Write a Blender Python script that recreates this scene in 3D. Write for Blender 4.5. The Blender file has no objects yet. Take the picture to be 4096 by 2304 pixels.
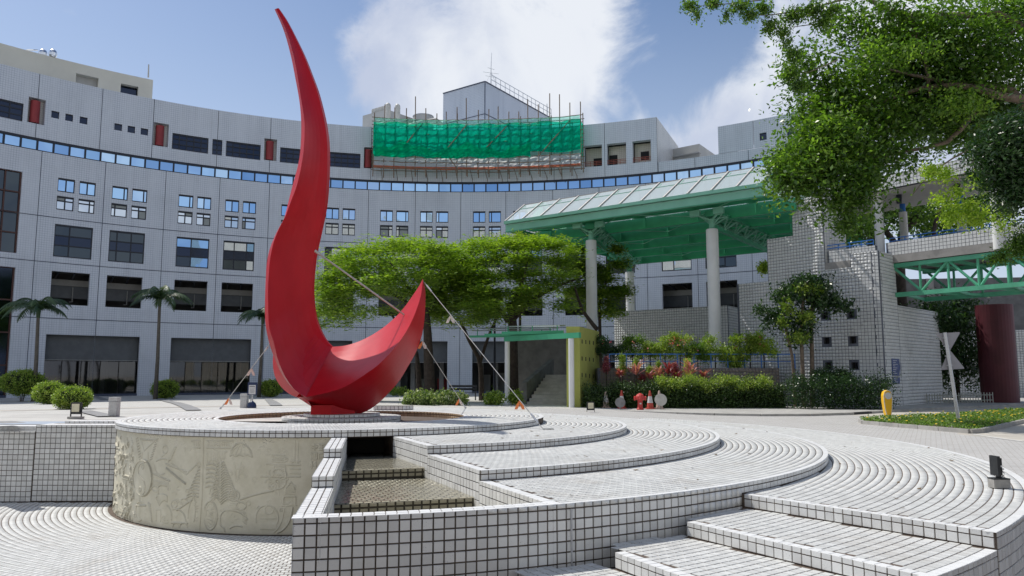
import bpy, math, random
import numpy as np
from mathutils import Vector, Matrix
random.seed(7); rng = np.random.default_rng(7)
sc = bpy.context.scene
col = sc.collection
R_ = math.radians
PI = math.pi

# ------------------------------------------------------------------ camera
CAM_H, PITCH, FOC = 0.893, 0.1132, 3053.0
cd = bpy.data.cameras.new('camera'); cam = bpy.data.objects.new('camera', cd); col.objects.link(cam)
cam.location = (0, 0, CAM_H); cam.rotation_euler = (PI/2 + PITCH, 0, 0)
cd.sensor_width = 36.0; cd.lens = 36.0*FOC/4096; cd.clip_start = 0.1; cd.clip_end = 3000
sc.camera = cam

# ------------------------------------------------------------------ world
SUN = Vector((-0.56, 0.385, 1.0)).normalized()
ELEV = math.asin(SUN.z); AZ = math.atan2(SUN.x, SUN.y)
w = bpy.data.worlds.new('World'); sc.world = w; w.use_nodes = True
nt = w.node_tree; nt.nodes.clear()
def N(t, k, **kw):
    n = t.nodes.new(k)
    for a, b in kw.items():
        if a == 'inp':
            for i, v in b.items():
                n.inputs[i].default_value = v
        else: setattr(n, a, b)
    return n
def math_(t, op, a, b=None, c=None, clamp=False):
    n = t.nodes.new('ShaderNodeMath'); n.operation = op; n.use_clamp = clamp
    for i, v in enumerate((a, b, c)):
        if v is None: continue
        if isinstance(v, (int, float)): n.inputs[i].default_value = v
        else: t.links.new(v, n.inputs[i])
    return n.outputs[0]
def mixc(t, f, a, b, mode='MIX'):
    n = t.nodes.new('ShaderNodeMix'); n.data_type = 'RGBA'; n.blend_type = mode
    for i, v in ((0, f), (6, a), (7, b)):
        if isinstance(v, (int, float)): n.inputs[i].default_value = v
        elif isinstance(v, tuple): n.inputs[i].default_value = v if len(v) == 4 else (*v, 1)
        else: t.links.new(v, n.inputs[i])
    return n.outputs[2]
def smooth(t, x, lo, hi):
    n = t.nodes.new('ShaderNodeMapRange'); n.interpolation_type = 'SMOOTHSTEP'
    n.inputs[1].default_value = lo; n.inputs[2].default_value = hi
    t.links.new(x, n.inputs[0]); return n.outputs[0]
sky = N(nt, 'ShaderNodeTexSky', sky_type='NISHITA', sun_disc=False, sun_elevation=ELEV, sun_rotation=AZ,
        altitude=50, air_density=1.1, dust_density=1.3, ozone_density=2.0)
tc = N(nt, 'ShaderNodeTexCoord')
def px_dir(px, py):
    u = (px-2048)/FOC; v = (py-1152)/FOC
    d = Vector((u, math.cos(PITCH)+math.sin(PITCH)*v, math.sin(PITCH)-math.cos(PITCH)*v)); return d.normalized()
nz = N(nt, 'ShaderNodeVectorMath', operation='NORMALIZE'); nt.links.new(tc.outputs['Generated'], nz.inputs[0])
def blob(px, py, rad, amp=1.0):
    d = px_dir(px, py)
    dn = N(nt, 'ShaderNodeVectorMath', operation='DISTANCE'); nt.links.new(nz.outputs[0], dn.inputs[0]); dn.inputs[1].default_value = d
    m = N(nt, 'ShaderNodeMapRange', interpolation_type='SMOOTHSTEP'); m.inputs[1].default_value = rad; m.inputs[2].default_value = rad*0.25
    m.inputs[3].default_value = 0; m.inputs[4].default_value = amp
    nt.links.new(dn.outputs['Value'], m.inputs[0]); return m.outputs[0]
noi = N(nt, 'ShaderNodeTexNoise', inp={'Scale': 6.5, 'Detail': 12.0, 'Roughness': 0.62, 'Distortion': 0.35}); nt.links.new(nz.outputs[0], noi.inputs['Vector'])
acc = None
for b in [(2180, 130, .24), (1780, 330, .19), (1560, 280, .12), (2480, 180, .12), (2050, 430, .17), (2560, 490, .16), (2850, 420, .17), (3000, 230, .17), (3300, 420, .22), (2750, 600, .17), (3500, 150, .2), (3900, 300, .3),
          (2420, 30, .15), (1260, 470, .035, .45), (1130, 400, .03, .4), (1420, 130, .03, .5), (860, 100, .10, .22), (2300, 640, .16, .8), (1500, 560, .05, .5)]:
    o = blob(*b); acc = o if acc is None else math_(nt, 'MAXIMUM', acc, o)
gap = None
for b in [(2730, 150, .13), (2620, 300, .10), (2900, 60, .08), (700, 300, .30), (2480, 430, .055)]:
    o = blob(*b); gap = o if gap is None else math_(nt, 'MAXIMUM', gap, o)
acc = math_(nt, 'SUBTRACT', acc, math_(nt, 'MULTIPLY', gap, .75))
# scattered cloud over the unseen dome, added for fill light, reflected in windows
n2 = N(nt, 'ShaderNodeTexNoise', inp={'Scale': 2.0, 'Detail': 2.0}); nt.links.new(nz.outputs[0], n2.inputs['Vector'])
sep = N(nt, 'ShaderNodeSeparateXYZ'); nt.links.new(nz.outputs[0], sep.inputs[0])
back = math_(nt, 'MULTIPLY', smooth(nt, n2.outputs[0], .42, .58), smooth(nt, math_(nt, 'MULTIPLY', sep.outputs[1], -1.0), -.15, .3))
acc = math_(nt, 'MAXIMUM', acc, math_(nt, 'MULTIPLY', back, .85))
dens = smooth(nt, math_(nt, 'ADD', math_(nt, 'MULTIPLY', acc, .60), math_(nt, 'MULTIPLY', noi.outputs[0], 1.45)), .86, 1.26)
n3 = N(nt, 'ShaderNodeTexNoise', inp={'Scale': 5.0, 'Detail': 8.0, 'Roughness': 0.55, 'Distortion': .3}); nt.links.new(nz.outputs[0], n3.inputs['Vector'])
lit = smooth(nt, n3.outputs[0], .36, .62)
ccol = mixc(nt, lit, (5.4, 6.0, 7.5), (8.6, 8.9, 9.4))
skyc = mixc(nt, 1.0, sky.outputs[0], (0.90, 0.97, 1.07), 'MULTIPLY')
haze = smooth(nt, sep.outputs[2], .52, .02)
skyc = mixc(nt, math_(nt, 'MULTIPLY', haze, .80), skyc, (6.3, 7.2, 8.8))  # horizon haze brightened to add fill on upright walls
mx = mixc(nt, math_(nt, 'MULTIPLY', dens, .93), skyc, ccol)
bg = N(nt, 'ShaderNodeBackground', inp={'Strength': 0.10}); nt.links.new(mx, bg.inputs[0])
ow = N(nt, 'ShaderNodeOutputWorld'); nt.links.new(bg.outputs[0], ow.inputs[0])
# ------------------------------------------------------------------ sun, exposure
sl = bpy.data.lights.new('sun', 'SUN'); so = bpy.data.objects.new('sun', sl); col.objects.link(so)
sl.energy = 4.2; sl.angle = R_(0.53); sl.color = (1.0, 0.955, 0.88)
so.rotation_euler = SUN.to_track_quat('Z', 'Y').to_euler(); so.location = (-20, 10, 60)
sc.view_settings.view_transform = 'Standard'; sc.view_settings.look = 'None'; sc.view_settings.exposure = 0.02
sc.view_settings.gamma = 1.0; sc.view_settings.use_curve_mapping = False
sc.cycles.max_bounces = 8; sc.cycles.transparent_max_bounces = 16; sc.cycles.diffuse_bounces = 3; sc.cycles.caustics_reflective = False; sc.cycles.sample_clamp_indirect = 4.0

# ------------------------------------------------------------------ picture rays -> world points (used only to read off real positions)
CP, SP = math.cos(PITCH), math.sin(PITCH); ORG = Vector((0, 0, CAM_H))
def ray(px, py):
    u = (px-2048)/FOC; v = (py-1152)/FOC
    return Vector((u, CP+SP*v, SP-CP*v))
def at(px, py, Y): d = ray(px, py); return ORG + d*(Y/d.y)
def onz(px, py, z): d = ray(px, py); return ORG + d*((z-CAM_H)/d.z)
class Plan:                                   # a vertical plane through two plan points
    def __init__(s, ax, ay, bx, by):
        s.a = Vector((ax, ay, 0)); s.d = Vector((bx-ax, by-ay, 0)).normalized(); s.n = Vector((s.d.y, -s.d.x, 0))  # n toward camera side
        if s.n.dot(-s.a) < 0: s.n = -s.n
    def pt(s, px, py):
        d = ray(px, py); k = (s.a-ORG).dot(s.n)/d.dot(s.n); return ORG + d*k
    def off(s, m): q = Plan(0, 0, 1, 0); q.a = s.a + s.n*m; q.d = s.d; q.n = s.n; return q

# ------------------------------------------------------------------ materials
MATS = {}
def new_mat(name):
    m = bpy.data.materials.new(name); m.use_nodes = True; t = m.node_tree
    return m, t, t.nodes['Principled BSDF']
def mottled(name, c, rough=.6, var=.12, scale=6.0, metal=0.0, bump=0.0, spec=.4, coat=0.0, dirt=None, bscale=60):
    if name in MATS: return MATS[name]
    m, t, b = new_mat(name); g = N(t, 'ShaderNodeNewGeometry')
    n = N(t, 'ShaderNodeTexNoise', inp={'Scale': scale, 'Detail': 6.0, 'Roughness': .6}); t.links.new(g.outputs['Position'], n.inputs['Vector'])
    lo = tuple(x*(1-var) for x in c); hi = tuple(min(1, x*(1+var)) for x in c)
    cc = mixc(t, smooth(t, n.outputs[0], .3, .7), lo, hi)
    if dirt:
        n2 = N(t, 'ShaderNodeTexNoise', inp={'Scale': scale*.35, 'Detail': 8.0, 'Roughness': .7}); t.links.new(g.outputs['Position'], n2.inputs['Vector'])
        cc = mixc(t, math_(t, 'MULTIPLY', smooth(t, n2.outputs[0], .52, .75), dirt[1]), cc, dirt[0])
    t.links.new(cc, b.inputs['Base Color'])
    b.inputs['Roughness'].default_value = rough; b.inputs['Metallic'].default_value = metal
    b.inputs['Specular IOR Level'].default_value = spec; b.inputs['Coat Weight'].default_value = coat
    if bump:
        nb = N(t, 'ShaderNodeTexNoise', inp={'Scale': bscale, 'Detail': 3.0}); t.links.new(g.outputs['Position'], nb.inputs['Vector'])
        bp = N(t, 'ShaderNodeBump', inp={'Strength': bump, 'Distance': .01}); t.links.new(nb.outputs[0], bp.inputs['Height']); t.links.new(bp.outputs[0], b.inputs['Normal'])
    MATS[name] = m; return m
def rnd_value(t):
    a = N(t, 'ShaderNodeAttribute', attribute_name='rnd'); o = N(t, 'ShaderNodeObjectInfo')
    return math_(t, 'FRACT', math_(t, 'ADD', a.outputs['Fac'], o.outputs['Random']))
def tile_mat(name, c, var=.09, speck=.35, rough=.5, stain=None, spec=.35, edge=None):
    m, t, b = new_mat(name); g = N(t, 'ShaderNodeNewGeometry'); r = rnd_value(t)
    cc = mixc(t, r, tuple(x*(1-var) for x in c), tuple(x*(1+var*.6) for x in c))
    n = N(t, 'ShaderNodeTexNoise', inp={'Scale': 130.0, 'Detail': 3.0, 'Roughness': .7}); t.links.new(g.outputs['Position'], n.inputs['Vector'])
    rr = smooth(t, math_(t, 'MULTIPLY', math_(t, 'FRACT', math_(t, 'MULTIPLY', r, 7.31)), 1.0), .62, .95)   # some tiles are pitted more than others
    cc = mixc(t, math_(t, 'MULTIPLY', smooth(t, n.outputs[0], .58, .72), math_(t, 'MULTIPLY_ADD', rr, speck*1.7, speck*.45)), cc, tuple(x*.38 for x in c))
    n2 = N(t, 'ShaderNodeTexNoise', inp={'Scale': 1.1, 'Detail': 7.0, 'Roughness': .65}); t.links.new(g.outputs['Position'], n2.inputs['Vector'])
    s = stain or ((.42, .37, .31), .30)
    cc = mixc(t, math_(t, 'MULTIPLY', smooth(t, n2.outputs[0], .5, .78), s[1]), cc, s[0])
    t.links.new(cc, b.inputs['Base Color']); b.inputs['Roughness'].default_value = rough; b.inputs['Specular IOR Level'].default_value = spec
    bp = N(t, 'ShaderNodeBump', inp={'Strength': .25, 'Distance': .004}); t.links.new(n.outputs[0], bp.inputs['Height']); t.links.new(bp.outputs[0], b.inputs['Normal'])
    return m
def grid_mat(name, c, pitch=.15, joint=.1, jc=(.10, .13, .19), var=.015, dirt=.18, rough=.42, jstr=1.0, lam=None):
    """wall of small square mosaic tiles, too far off to pick apart; UV is in metres"""
    m, t, b = new_mat(name); uv = N(t, 'ShaderNodeUVMap'); s = N(t, 'ShaderNodeSeparateXYZ'); t.links.new(uv.outputs[0], s.inputs[0])
    fs = []; ids = []
    for o in (s.outputs[0], s.outputs[1]):
        q = math_(t, 'DIVIDE', o, pitch); ids.append(math_(t, 'FLOOR', q)); f = math_(t, 'FRACT', q)
        fs.append(math_(t, 'LESS_THAN', f, joint))
    j = math_(t, 'MAXIMUM', fs[0], fs[1])
    cb = N(t, 'ShaderNodeCombineXYZ'); t.links.new(ids[0], cb.inputs[0]); t.links.new(ids[1], cb.inputs[1])
    wn = N(t, 'ShaderNodeTexWhiteNoise', noise_dimensions='3D'); t.links.new(cb.outputs[0], wn.inputs['Vector'])
    cc = mixc(t, wn.outputs[0], tuple(x*(1-var) for x in c), tuple(x*(1+var) for x in c))
    g = N(t, 'ShaderNodeNewGeometry')
    n2 = N(t, 'ShaderNodeTexNoise', inp={'Scale': .35, 'Detail': 8.0, 'Roughness': .65}); t.links.new(g.outputs['Position'], n2.inputs['Vector'])
    cc = mixc(t, math_(t, 'MULTIPLY', smooth(t, n2.outputs[0], .42, .75), dirt), cc, tuple(x*.55 for x in c))
    mp = N(t, 'ShaderNodeMapping', inp={'Scale': (2.2, 2.2, .12)}); t.links.new(g.outputs['Position'], mp.inputs[0])
    n4 = N(t, 'ShaderNodeTexNoise', inp={'Scale': 1.0, 'Detail': 5.0}); t.links.new(mp.outputs[0], n4.inputs['Vector'])
    mp2 = N(t, 'ShaderNodeMapping', inp={'Scale': (3.5, 3.5, .10)}); t.links.new(g.outputs['Position'], mp2.inputs[0])
    n6 = N(t, 'ShaderNodeTexNoise', inp={'Scale': 1.0, 'Detail': 4.0, 'Roughness': .6}); t.links.new(mp2.outputs[0], n6.inputs['Vector'])
    cc = mixc(t, math_(t, 'MULTIPLY', smooth(t, n6.outputs[0], .52, .78), .30), cc, tuple(x*.6 for x in c))
    jv = math_(t, 'MULTIPLY', j, math_(t, 'MULTIPLY_ADD', smooth(t, n4.outputs[0], .35, .65), .45*jstr, .40*jstr))
    cc = mixc(t, jv, cc, jc)
    t.links.new(cc, b.inputs['Base Color']); b.inputs['Roughness'].default_value = rough; b.inputs['Specular IOR Level'].default_value = .4
    MATS[name] = m; return m
def leaf_mat(name, dark, mid, light, rough=.5, trans=.35):
    m, t, b = new_mat(name); r = rnd_value(t)
    rp = N(t, 'ShaderNodeValToRGB'); rp.color_ramp.elements[0].color = (*dark, 1); rp.color_ramp.elements[1].color = (*light, 1)
    e = rp.color_ramp.elements.new(.5); e.color = (*mid, 1); t.links.new(r, rp.inputs[0])
    t.links.new(rp.outputs[0], b.inputs['Base Color']); b.inputs['Roughness'].default_value = rough; b.inputs['Specular IOR Level'].default_value = .45
    tr = N(t, 'ShaderNodeBsdfTranslucent'); hs = mixc(t, 1.0, rp.outputs[0], (1.5, 1.7, .55), 'MULTIPLY'); t.links.new(hs, tr.inputs[0])
    ms = N(t, 'ShaderNodeMixShader'); ms.inputs[0].default_value = trans
    t.links.new(b.outputs[0], ms.inputs[1]); t.links.new(tr.outputs[0], ms.inputs[2])
    t.links.new(ms.outputs[0], t.nodes['Material Output'].inputs[0]); MATS[name] = m; return m
def glass_mat(name, tint=(.8, .92, .9), refl=.16, rough=.03, opa=0.0, oc=(.8, .85, .85)):
    m, t, b = new_mat(name); t.nodes.remove(b)
    tr = N(t, 'ShaderNodeBsdfTransparent'); tr.inputs[0].default_value = (*tint, 1)
    gl = N(t, 'ShaderNodeBsdfGlossy'); gl.inputs['Roughness'].default_value = rough
    fr = N(t, 'ShaderNodeFresnel', inp={'IOR': 1.45}); f = math_(t, 'ADD', fr.outputs[0], refl, clamp=True)
    ms = N(t, 'ShaderNodeMixShader'); t.links.new(f, ms.inputs[0]); t.links.new(tr.outputs[0], ms.inputs[1]); t.links.new(gl.outputs[0], ms.inputs[2])
    out = ms.outputs[0]
    if opa:
        df = N(t, 'ShaderNodeBsdfDiffuse'); df.inputs[0].default_value = (*oc, 1)
        m2 = N(t, 'ShaderNodeMixShader'); m2.inputs[0].default_value = opa; t.links.new(out, m2.inputs[1]); t.links.new(df.outputs[0], m2.inputs[2]); out = m2.outputs[0]
    t.links.new(out, t.nodes['Material Output'].inputs[0]); MATS[name] = m; return m

M = dict(
 tile=tile_mat('pale_tile', (.575, .58, .565), var=.12, stain=((.36, .31, .25), .42)),
 walltile=tile_mat('wall_tile', (.68, .68, .665), var=.13, speck=.6, stain=((.38, .35, .31), .42)),
 rim=tile_mat('rim_tile', (.70, .705, .70), var=.05, speck=.25),
 wet=tile_mat('wet_stained_tile', (.56, .54, .47), var=.15, speck=.3, rough=.25, stain=((.26, .23, .16), .5)),
 pooltile=tile_mat('stained_pool_tile', (.34, .25, .16), var=.15, stain=((.16, .10, .05), .6)),
 grout=mottled('grout', (.115, .088, .07), rough=.95, var=.3, scale=9),
 dgrout=mottled('dark_grout', (.085, .068, .055), rough=.95, var=.3, scale=9),
 wgrout=mottled('wet_grout', (.05, .044, .038), rough=.4, var=.3, scale=9),
 relief=None,
 red=None, )
def relief_mat():
    m, t, b = new_mat('relief_plaster'); g = N(t, 'ShaderNodeNewGeometry')
    n = N(t, 'ShaderNodeTexNoise', inp={'Scale': 4.0, 'Detail': 8.0, 'Roughness': .65}); t.links.new(g.outputs['Position'], n.inputs['Vector'])
    cc = mixc(t, smooth(t, n.outputs[0], .35, .65), (.60, .56, .43), (.68, .64, .51))
    sp = N(t, 'ShaderNodeSeparateXYZ'); t.links.new(g.outputs['Position'], sp.inputs[0])
    n5 = N(t, 'ShaderNodeTexNoise', inp={'Scale': 60.0, 'Detail': 3.0}); t.links.new(g.outputs['Position'], n5.inputs['Vector'])
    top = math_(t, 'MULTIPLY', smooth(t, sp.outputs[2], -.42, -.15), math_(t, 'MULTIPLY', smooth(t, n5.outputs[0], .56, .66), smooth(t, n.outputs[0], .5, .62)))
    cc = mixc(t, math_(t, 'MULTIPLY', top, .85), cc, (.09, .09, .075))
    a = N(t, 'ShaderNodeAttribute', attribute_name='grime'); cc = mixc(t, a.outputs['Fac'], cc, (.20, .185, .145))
    t.links.new(cc, b.inputs['Base Color']); b.inputs['Roughness'].default_value = .8
    bp = N(t, 'ShaderNodeBump', inp={'Strength': .3, 'Distance': .004}); t.links.new(n5.outputs[0], bp.inputs['Height']); t.links.new(bp.outputs[0], b.inputs['Normal'])
    return m
M['relief'] = relief_mat()
def red_paint():
    m, t, b = new_mat('red_gloss_paint'); g = N(t, 'ShaderNodeNewGeometry')
    n = N(t, 'ShaderNodeTexNoise', inp={'Scale': 1.3, 'Detail': 5.0}); t.links.new(g.outputs['Position'], n.inputs['Vector'])
    t.links.new(mixc(t, smooth(t, n.outputs[0], .35, .65), (.45, .006, .013), (.51, .009, .017)), b.inputs['Base Color'])
    b.inputs['Roughness'].default_value = .38; b.inputs['Specular IOR Level'].default_value = .22; b.inputs['Coat Weight'].default_value = .04; b.inputs['Coat Roughness'].default_value = .2
    nb = N(t, 'ShaderNodeTexNoise', inp={'Scale': 2.2, 'Detail': 2.0}); t.links.new(g.outputs['Position'], nb.inputs['Vector'])
    bp = N(t, 'ShaderNodeBump', inp={'Strength': .12, 'Distance': .05}); t.links.new(nb.outputs[0], bp.inputs['Height']); t.links.new(bp.outputs[0], b.inputs['Normal'])
    return m
M['red'] = red_paint()

# ------------------------------------------------------------------ mesh helpers
def setp(o, label=None, cat=None, group=None, kind=None):
    if label: o['label'] = label
    if cat: o['category'] = cat
    if group: o['group'] = group
    if kind: o['kind'] = kind
    return o
def thing(name, label, cat, loc=(0, 0, 0), group=None):
    o = bpy.data.objects.new(name, None); o.empty_display_size = .3; col.objects.link(o); o.location = loc
    return setp(o, label, cat, group)
def auto_uv(me, V, F):
    lay = me.uv_layers.new(name='UVMap'); nl = len(me.loops)
    vi = np.empty(nl, int); me.loops.foreach_get('vertex_index', vi)
    nrm = np.empty(len(me.polygons)*3); me.polygons.foreach_get('normal', nrm); nrm = nrm.reshape(-1, 3)
    tot = np.empty(len(me.polygons), int); me.polygons.foreach_get('loop_total', tot)
    n = np.repeat(nrm, tot, 0); p = np.asarray(V, float)[vi]
    hor = np.abs(n[:, 2]) > .7
    L = np.hypot(n[:, 0], n[:, 1])+1e-9; tx, ty = -n[:, 1]/L, n[:, 0]/L
    u = np.where(hor, p[:, 0], p[:, 0]*tx+p[:, 1]*ty); v = np.where(hor, p[:, 1], p[:, 2])
    lay.data.foreach_set('uv', np.stack([u, v], 1).ravel())
def mesh(name, V, F, mat, parent=None, uv=None, smooth_=False, rnd=None, kind=None):
    me = bpy.data.meshes.new(name)
    if isinstance(F, np.ndarray):
        nf, k = F.shape; V = np.asarray(V, float)
        me.vertices.add(len(V)); me.vertices.foreach_set('co', V.ravel())
        me.loops.add(nf*k); me.loops.foreach_set('vertex_index', F.ravel())
        me.polygons.add(nf); me.polygons.foreach_set('loop_start', np.arange(nf)*k); me.polygons.foreach_set('loop_total', np.full(nf, k))
        me.update(calc_edges=True)
    else:
        me.from_pydata([tuple(v) for v in V], [], [tuple(f) for f in F]); me.update()
    if uv is not None:
        lay = me.uv_layers.new(name='UVMap'); lay.data.foreach_set('uv', np.asarray(uv, float).ravel())
    elif len(me.polygons) < 60000: auto_uv(me, [v.co for v in me.vertices] if not isinstance(F, np.ndarray) else V, F)
    if rnd is not None:
        a = me.attributes.new('rnd', 'FLOAT', 'FACE'); a.data.foreach_set('value', np.asarray(rnd, float))
    if smooth_: me.shade_smooth()
    me.materials.append(mat)
    o = bpy.data.objects.new(name, me); col.objects.link(o)
    if parent is not None:
        o.parent = parent; o.matrix_parent_inverse = Matrix.Translation(-gloc(parent))
    if kind: o['kind'] = kind
    return o
def gloc(o):
    v = Vector(o.location)
    return v
class MB:
    def __init__(s): s.v = []; s.f = []
    def add(s, V, F):
        k = len(s.v); s.v += [Vector(v) for v in V]; s.f += [tuple(i+k for i in f) for f in F]; return s
    def box(s, c, d, rz=0.0, ax=None):
        x, y, z = d[0]/2, d[1]/2, d[2]/2; c = Vector(c)
        m = Matrix.Rotation(rz, 3, 'Z') if ax is None else ax
        V = [c + m @ Vector((a*x, b*y, e*z)) for a in (-1, 1) for b in (-1, 1) for e in (-1, 1)]
        return s.add(V, [(0, 1, 3, 2), (4, 6, 7, 5), (0, 4, 5, 1), (2, 3, 7, 6), (0, 2, 6, 4), (1, 5, 7, 3)])
    def tube(s, pts, r, n=8, cap=True):
        pts = [Vector(p) for p in pts]; rs = r if isinstance(r, (list, tuple)) else [r]*len(pts); rings = []
        up = None
        for i, p in enumerate(pts):
            d = (pts[min(i+1, len(pts)-1)]-pts[max(i-1, 0)]).normalized()
            if up is None: up = Vector((0, 0, 1)) if abs(d.z) < .9 else Vector((1, 0, 0))
            a = d.cross(up)
            if a.length < 1e-4: a = d.cross(Vector((0, 1, 0)))
            a.normalize(); b = d.cross(a).normalized(); up = -b if False else up
            rings.append([p + (a*math.cos(t)+b*math.sin(t))*rs[i] for t in [2*PI*k/n for k in range(n)]])
        V = [v for q in rings for v in q]; F = []
        for i in range(len(rings)-1):
            for k in range(n): F.append((i*n+k, i*n+(k+1) % n, (i+1)*n+(k+1) % n, (i+1)*n+k))
        if cap: F.append(tuple(range(n-1, -1, -1))); F.append(tuple(len(V)-n+k for k in range(n)))
        return s.add(V, F)
    def lathe(s, c, prof, n=16, axis=None):
        c = Vector(c); m = axis or Matrix.Identity(3); V = []; F = []
        for r, z in prof:
            for k in range(n): V.append(c + m @ Vector((r*math.cos(2*PI*k/n), r*math.sin(2*PI*k/n), z)))
        for i in range(len(prof)-1):
            for k in range(n): F.append((i*n+k, i*n+(k+1) % n, (i+1)*n+(k+1) % n, (i+1)*n+k))
        F.append(tuple(range(n-1, -1, -1))); F.append(tuple((len(prof)-1)*n+k for k in range(n)))
        return s.add(V, F)
    def prism(s, poly, dv):                    # planar polygon pushed along dv
        dv = Vector(dv); n = len(poly); P = [Vector(p) for p in poly]
        return s.add(P+[p+dv for p in P], [tuple(range(n)), tuple(range(2*n-1, n-1, -1))]+[(i, i+n, (i+1) % n+n, (i+1) % n) for i in range(n)])
    def slab(s, poly, z0, z1): return s.prism([(p[0], p[1], z1) for p in poly], (0, 0, z0-z1))
    def beam(s, a, b, w, h):                   # box from a to b, width w (horizontal) and height h
        a, b = Vector(a), Vector(b); d = (b-a); L = d.length; d.normalize(); u = Vector((0, 0, 1))
        if abs(d.z) > .98: u = Vector((0, 1, 0))
        x = d.cross(u).normalized(); y = x.cross(d).normalized()
        m = Matrix((x, d, y)).transposed()
        return s.box((a+b)/2, (w, L, h), ax=m)
    def obj(s, name, mat, parent=None, smooth_=False, kind=None, label=None):
        o = mesh(name, s.v, s.f, mat, parent, smooth_=smooth_, kind=kind)
        # consistent outward normals
        if label: o['label'] = label
        return o
def copy_tree(o, parent=None):
    c = o.copy(); col.objects.link(c)
    if parent is not None: c.parent = parent
    for ch in o.children: copy_tree(ch, c)
    return c

# ------------------------------------------------------------------ tiles as geometry
UT = None
def unit_tile():
    global UT
    if UT is None:
        b = .95
        V = [(-1, -1, 0), (1, -1, 0), (1, 1, 0), (-1, 1, 0), (-b, -b, 1), (b, -b, 1), (b, b, 1), (-b, b, 1)]
        F = [(4, 5, 6, 7), (0, 1, 5, 4), (1, 2, 6, 5), (2, 3, 7, 6), (3, 0, 4, 7)]
        UT = (np.array(V, float), np.array(F))
    return UT
TILE_MESH = {}
CAMV = np.array([0, 0, CAM_H])
def tiles(parent, C, U, V, mat, th=.0048, objs=300, name='tile', jit=.0015, pool=None):
    """C centres, U and V half-size vectors (N,3); the nearest in view become single objects, the rest one joined part"""
    C, U, V = (np.asarray(a, float) for a in (C, U, V))
    if len(C) == 0: return
    nr = np.cross(U, V); nr /= np.linalg.norm(nr, axis=1)[:, None]
    flip = ((CAMV-C)*nr).sum(1) < 0
    if True:
        nr[flip] *= -1; U = U.copy(); U[flip] *= -1
    H = nr*(th*(1+rng.uniform(-.12, .12, len(C)))[:, None])
    U = U*(1+rng.uniform(-.02, .01, len(C)))[:, None]; V = V*(1+rng.uniform(-.02, .01, len(C)))[:, None]
    uv_, f_ = unit_tile()
    D = C-CAMV; z = D[:, 1]*CP+D[:, 2]*SP; x = D[:, 0]/np.maximum(z, .1)*FOC; y = (-D[:, 1]*SP+D[:, 2]*CP)/np.maximum(z, .1)*FOC
    vis = (z > .5) & (np.abs(x) < 2100) & (np.abs(y) < 1200)
    area = np.abs((np.cross(U, V)*D).sum(1))/np.linalg.norm(D, axis=1)**3
    order = np.argsort(np.where(vis, -area, 1.0)); k = min(objs, int(vis.sum()))
    sel = order[:k]; rest = order[k:]
    key = mat.name
    if k:
        if key not in TILE_MESH:
            me = bpy.data.meshes.new('tile'); me.from_pydata([tuple(v) for v in uv_], [], [tuple(f) for f in f_]); me.materials.append(mat); TILE_MESH[key] = me
        for i in sel:
            o = bpy.data.objects.new(name, TILE_MESH[key]); col.objects.link(o)
            o.parent = parent; o.matrix_parent_inverse = Matrix.Translation(-gloc(parent))
            m = Matrix.Identity(4)
            for a, q in enumerate((U[i], V[i], H[i])):
                for b in range(3): m[b][a] = q[b]
            for b in range(3): m[b][3] = C[i][b]
            o.matrix_basis = m
    if len(rest):
        P = C[rest][:, None, :]+uv_[None, :, 0:1]*U[rest][:, None, :]+uv_[None, :, 1:2]*V[rest][:, None, :]+uv_[None, :, 2:3]*H[rest][:, None, :]
        F = (f_[None, :, :]+8*np.arange(len(rest))[:, None, None]).reshape(-1, 4)
        o = mesh(name+'_field', P.reshape(-1, 3), F, mat, parent, rnd=np.repeat(rng.random(len(rest)), 5), uv=np.zeros((len(F)*4, 2)), kind='stuff')
PT = .105; JT = .0095
def ring_tiles(c, r0, r1, a0, a1, z, keep=None, pitch=PT, joint=.0125, inward=True, first=None):
    """courses of tiles on a disc, running bond; angles in degrees"""
    Cs, Us, Vs = [], [], []; rr = r1; k = 0
    while rr > r0+.02:
        wd = (first if (k == 0 and first) else pitch); wd = min(wd, rr-r0); rm = rr-wd/2
        da = pitch/rm; n = int((R_(a1-a0))/da)+1
        a = R_(a0)+(np.arange(n)+(.5 if k % 2 else 0))*da
        a = a[a <= R_(a1)]
        Cs.append(np.stack([c[0]+rm*np.cos(a), c[1]+rm*np.sin(a), np.full(len(a), z)], 1))
        Us.append(np.stack([-np.sin(a), np.cos(a), 0*a], 1)*(pitch-joint)/2); Vs.append(np.stack([np.cos(a), np.sin(a), 0*a], 1)*(wd-joint)/2)
        rr -= wd; k += 1
    C, U, V = (np.concatenate(q) for q in (Cs, Us, Vs))
    if keep is not None:
        m = keep(C); C, U, V = C[m], U[m], V[m]
    return C, U, V
def rows_down(ztop, zbot, first=.057, pitch=PT):
    out = [(ztop-first/2, first)]; z = ztop-first
    while z > zbot+.02:
        h = min(pitch, z-zbot); out.append((z-h/2, h)); z -= h
    return out
def cyl_tiles(c, R, a0, a1, rows, joint=JT, pitch=PT, keep=None):
    da = pitch/R; n = int(R_(a1-a0)/da)+1; a = R_(a0)+np.arange(n)*da
    Cs, Us, Vs = [], [], []
    for zc, h in rows:
        Cs.append(np.stack([c[0]+R*np.cos(a), c[1]+R*np.sin(a), np.full(n, zc)], 1)); Us.append(np.stack([-np.sin(a), np.cos(a), 0*a], 1)*(pitch-joint)/2)
        Vs.append(np.tile([0, 0, (h-joint)/2], (n, 1)))
    C, U, V = (np.concatenate(q) for q in (Cs, Us, Vs))
    if keep is not None: m = keep(C); C, U, V = C[m], U[m], V[m]
    return C, U, V
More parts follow.
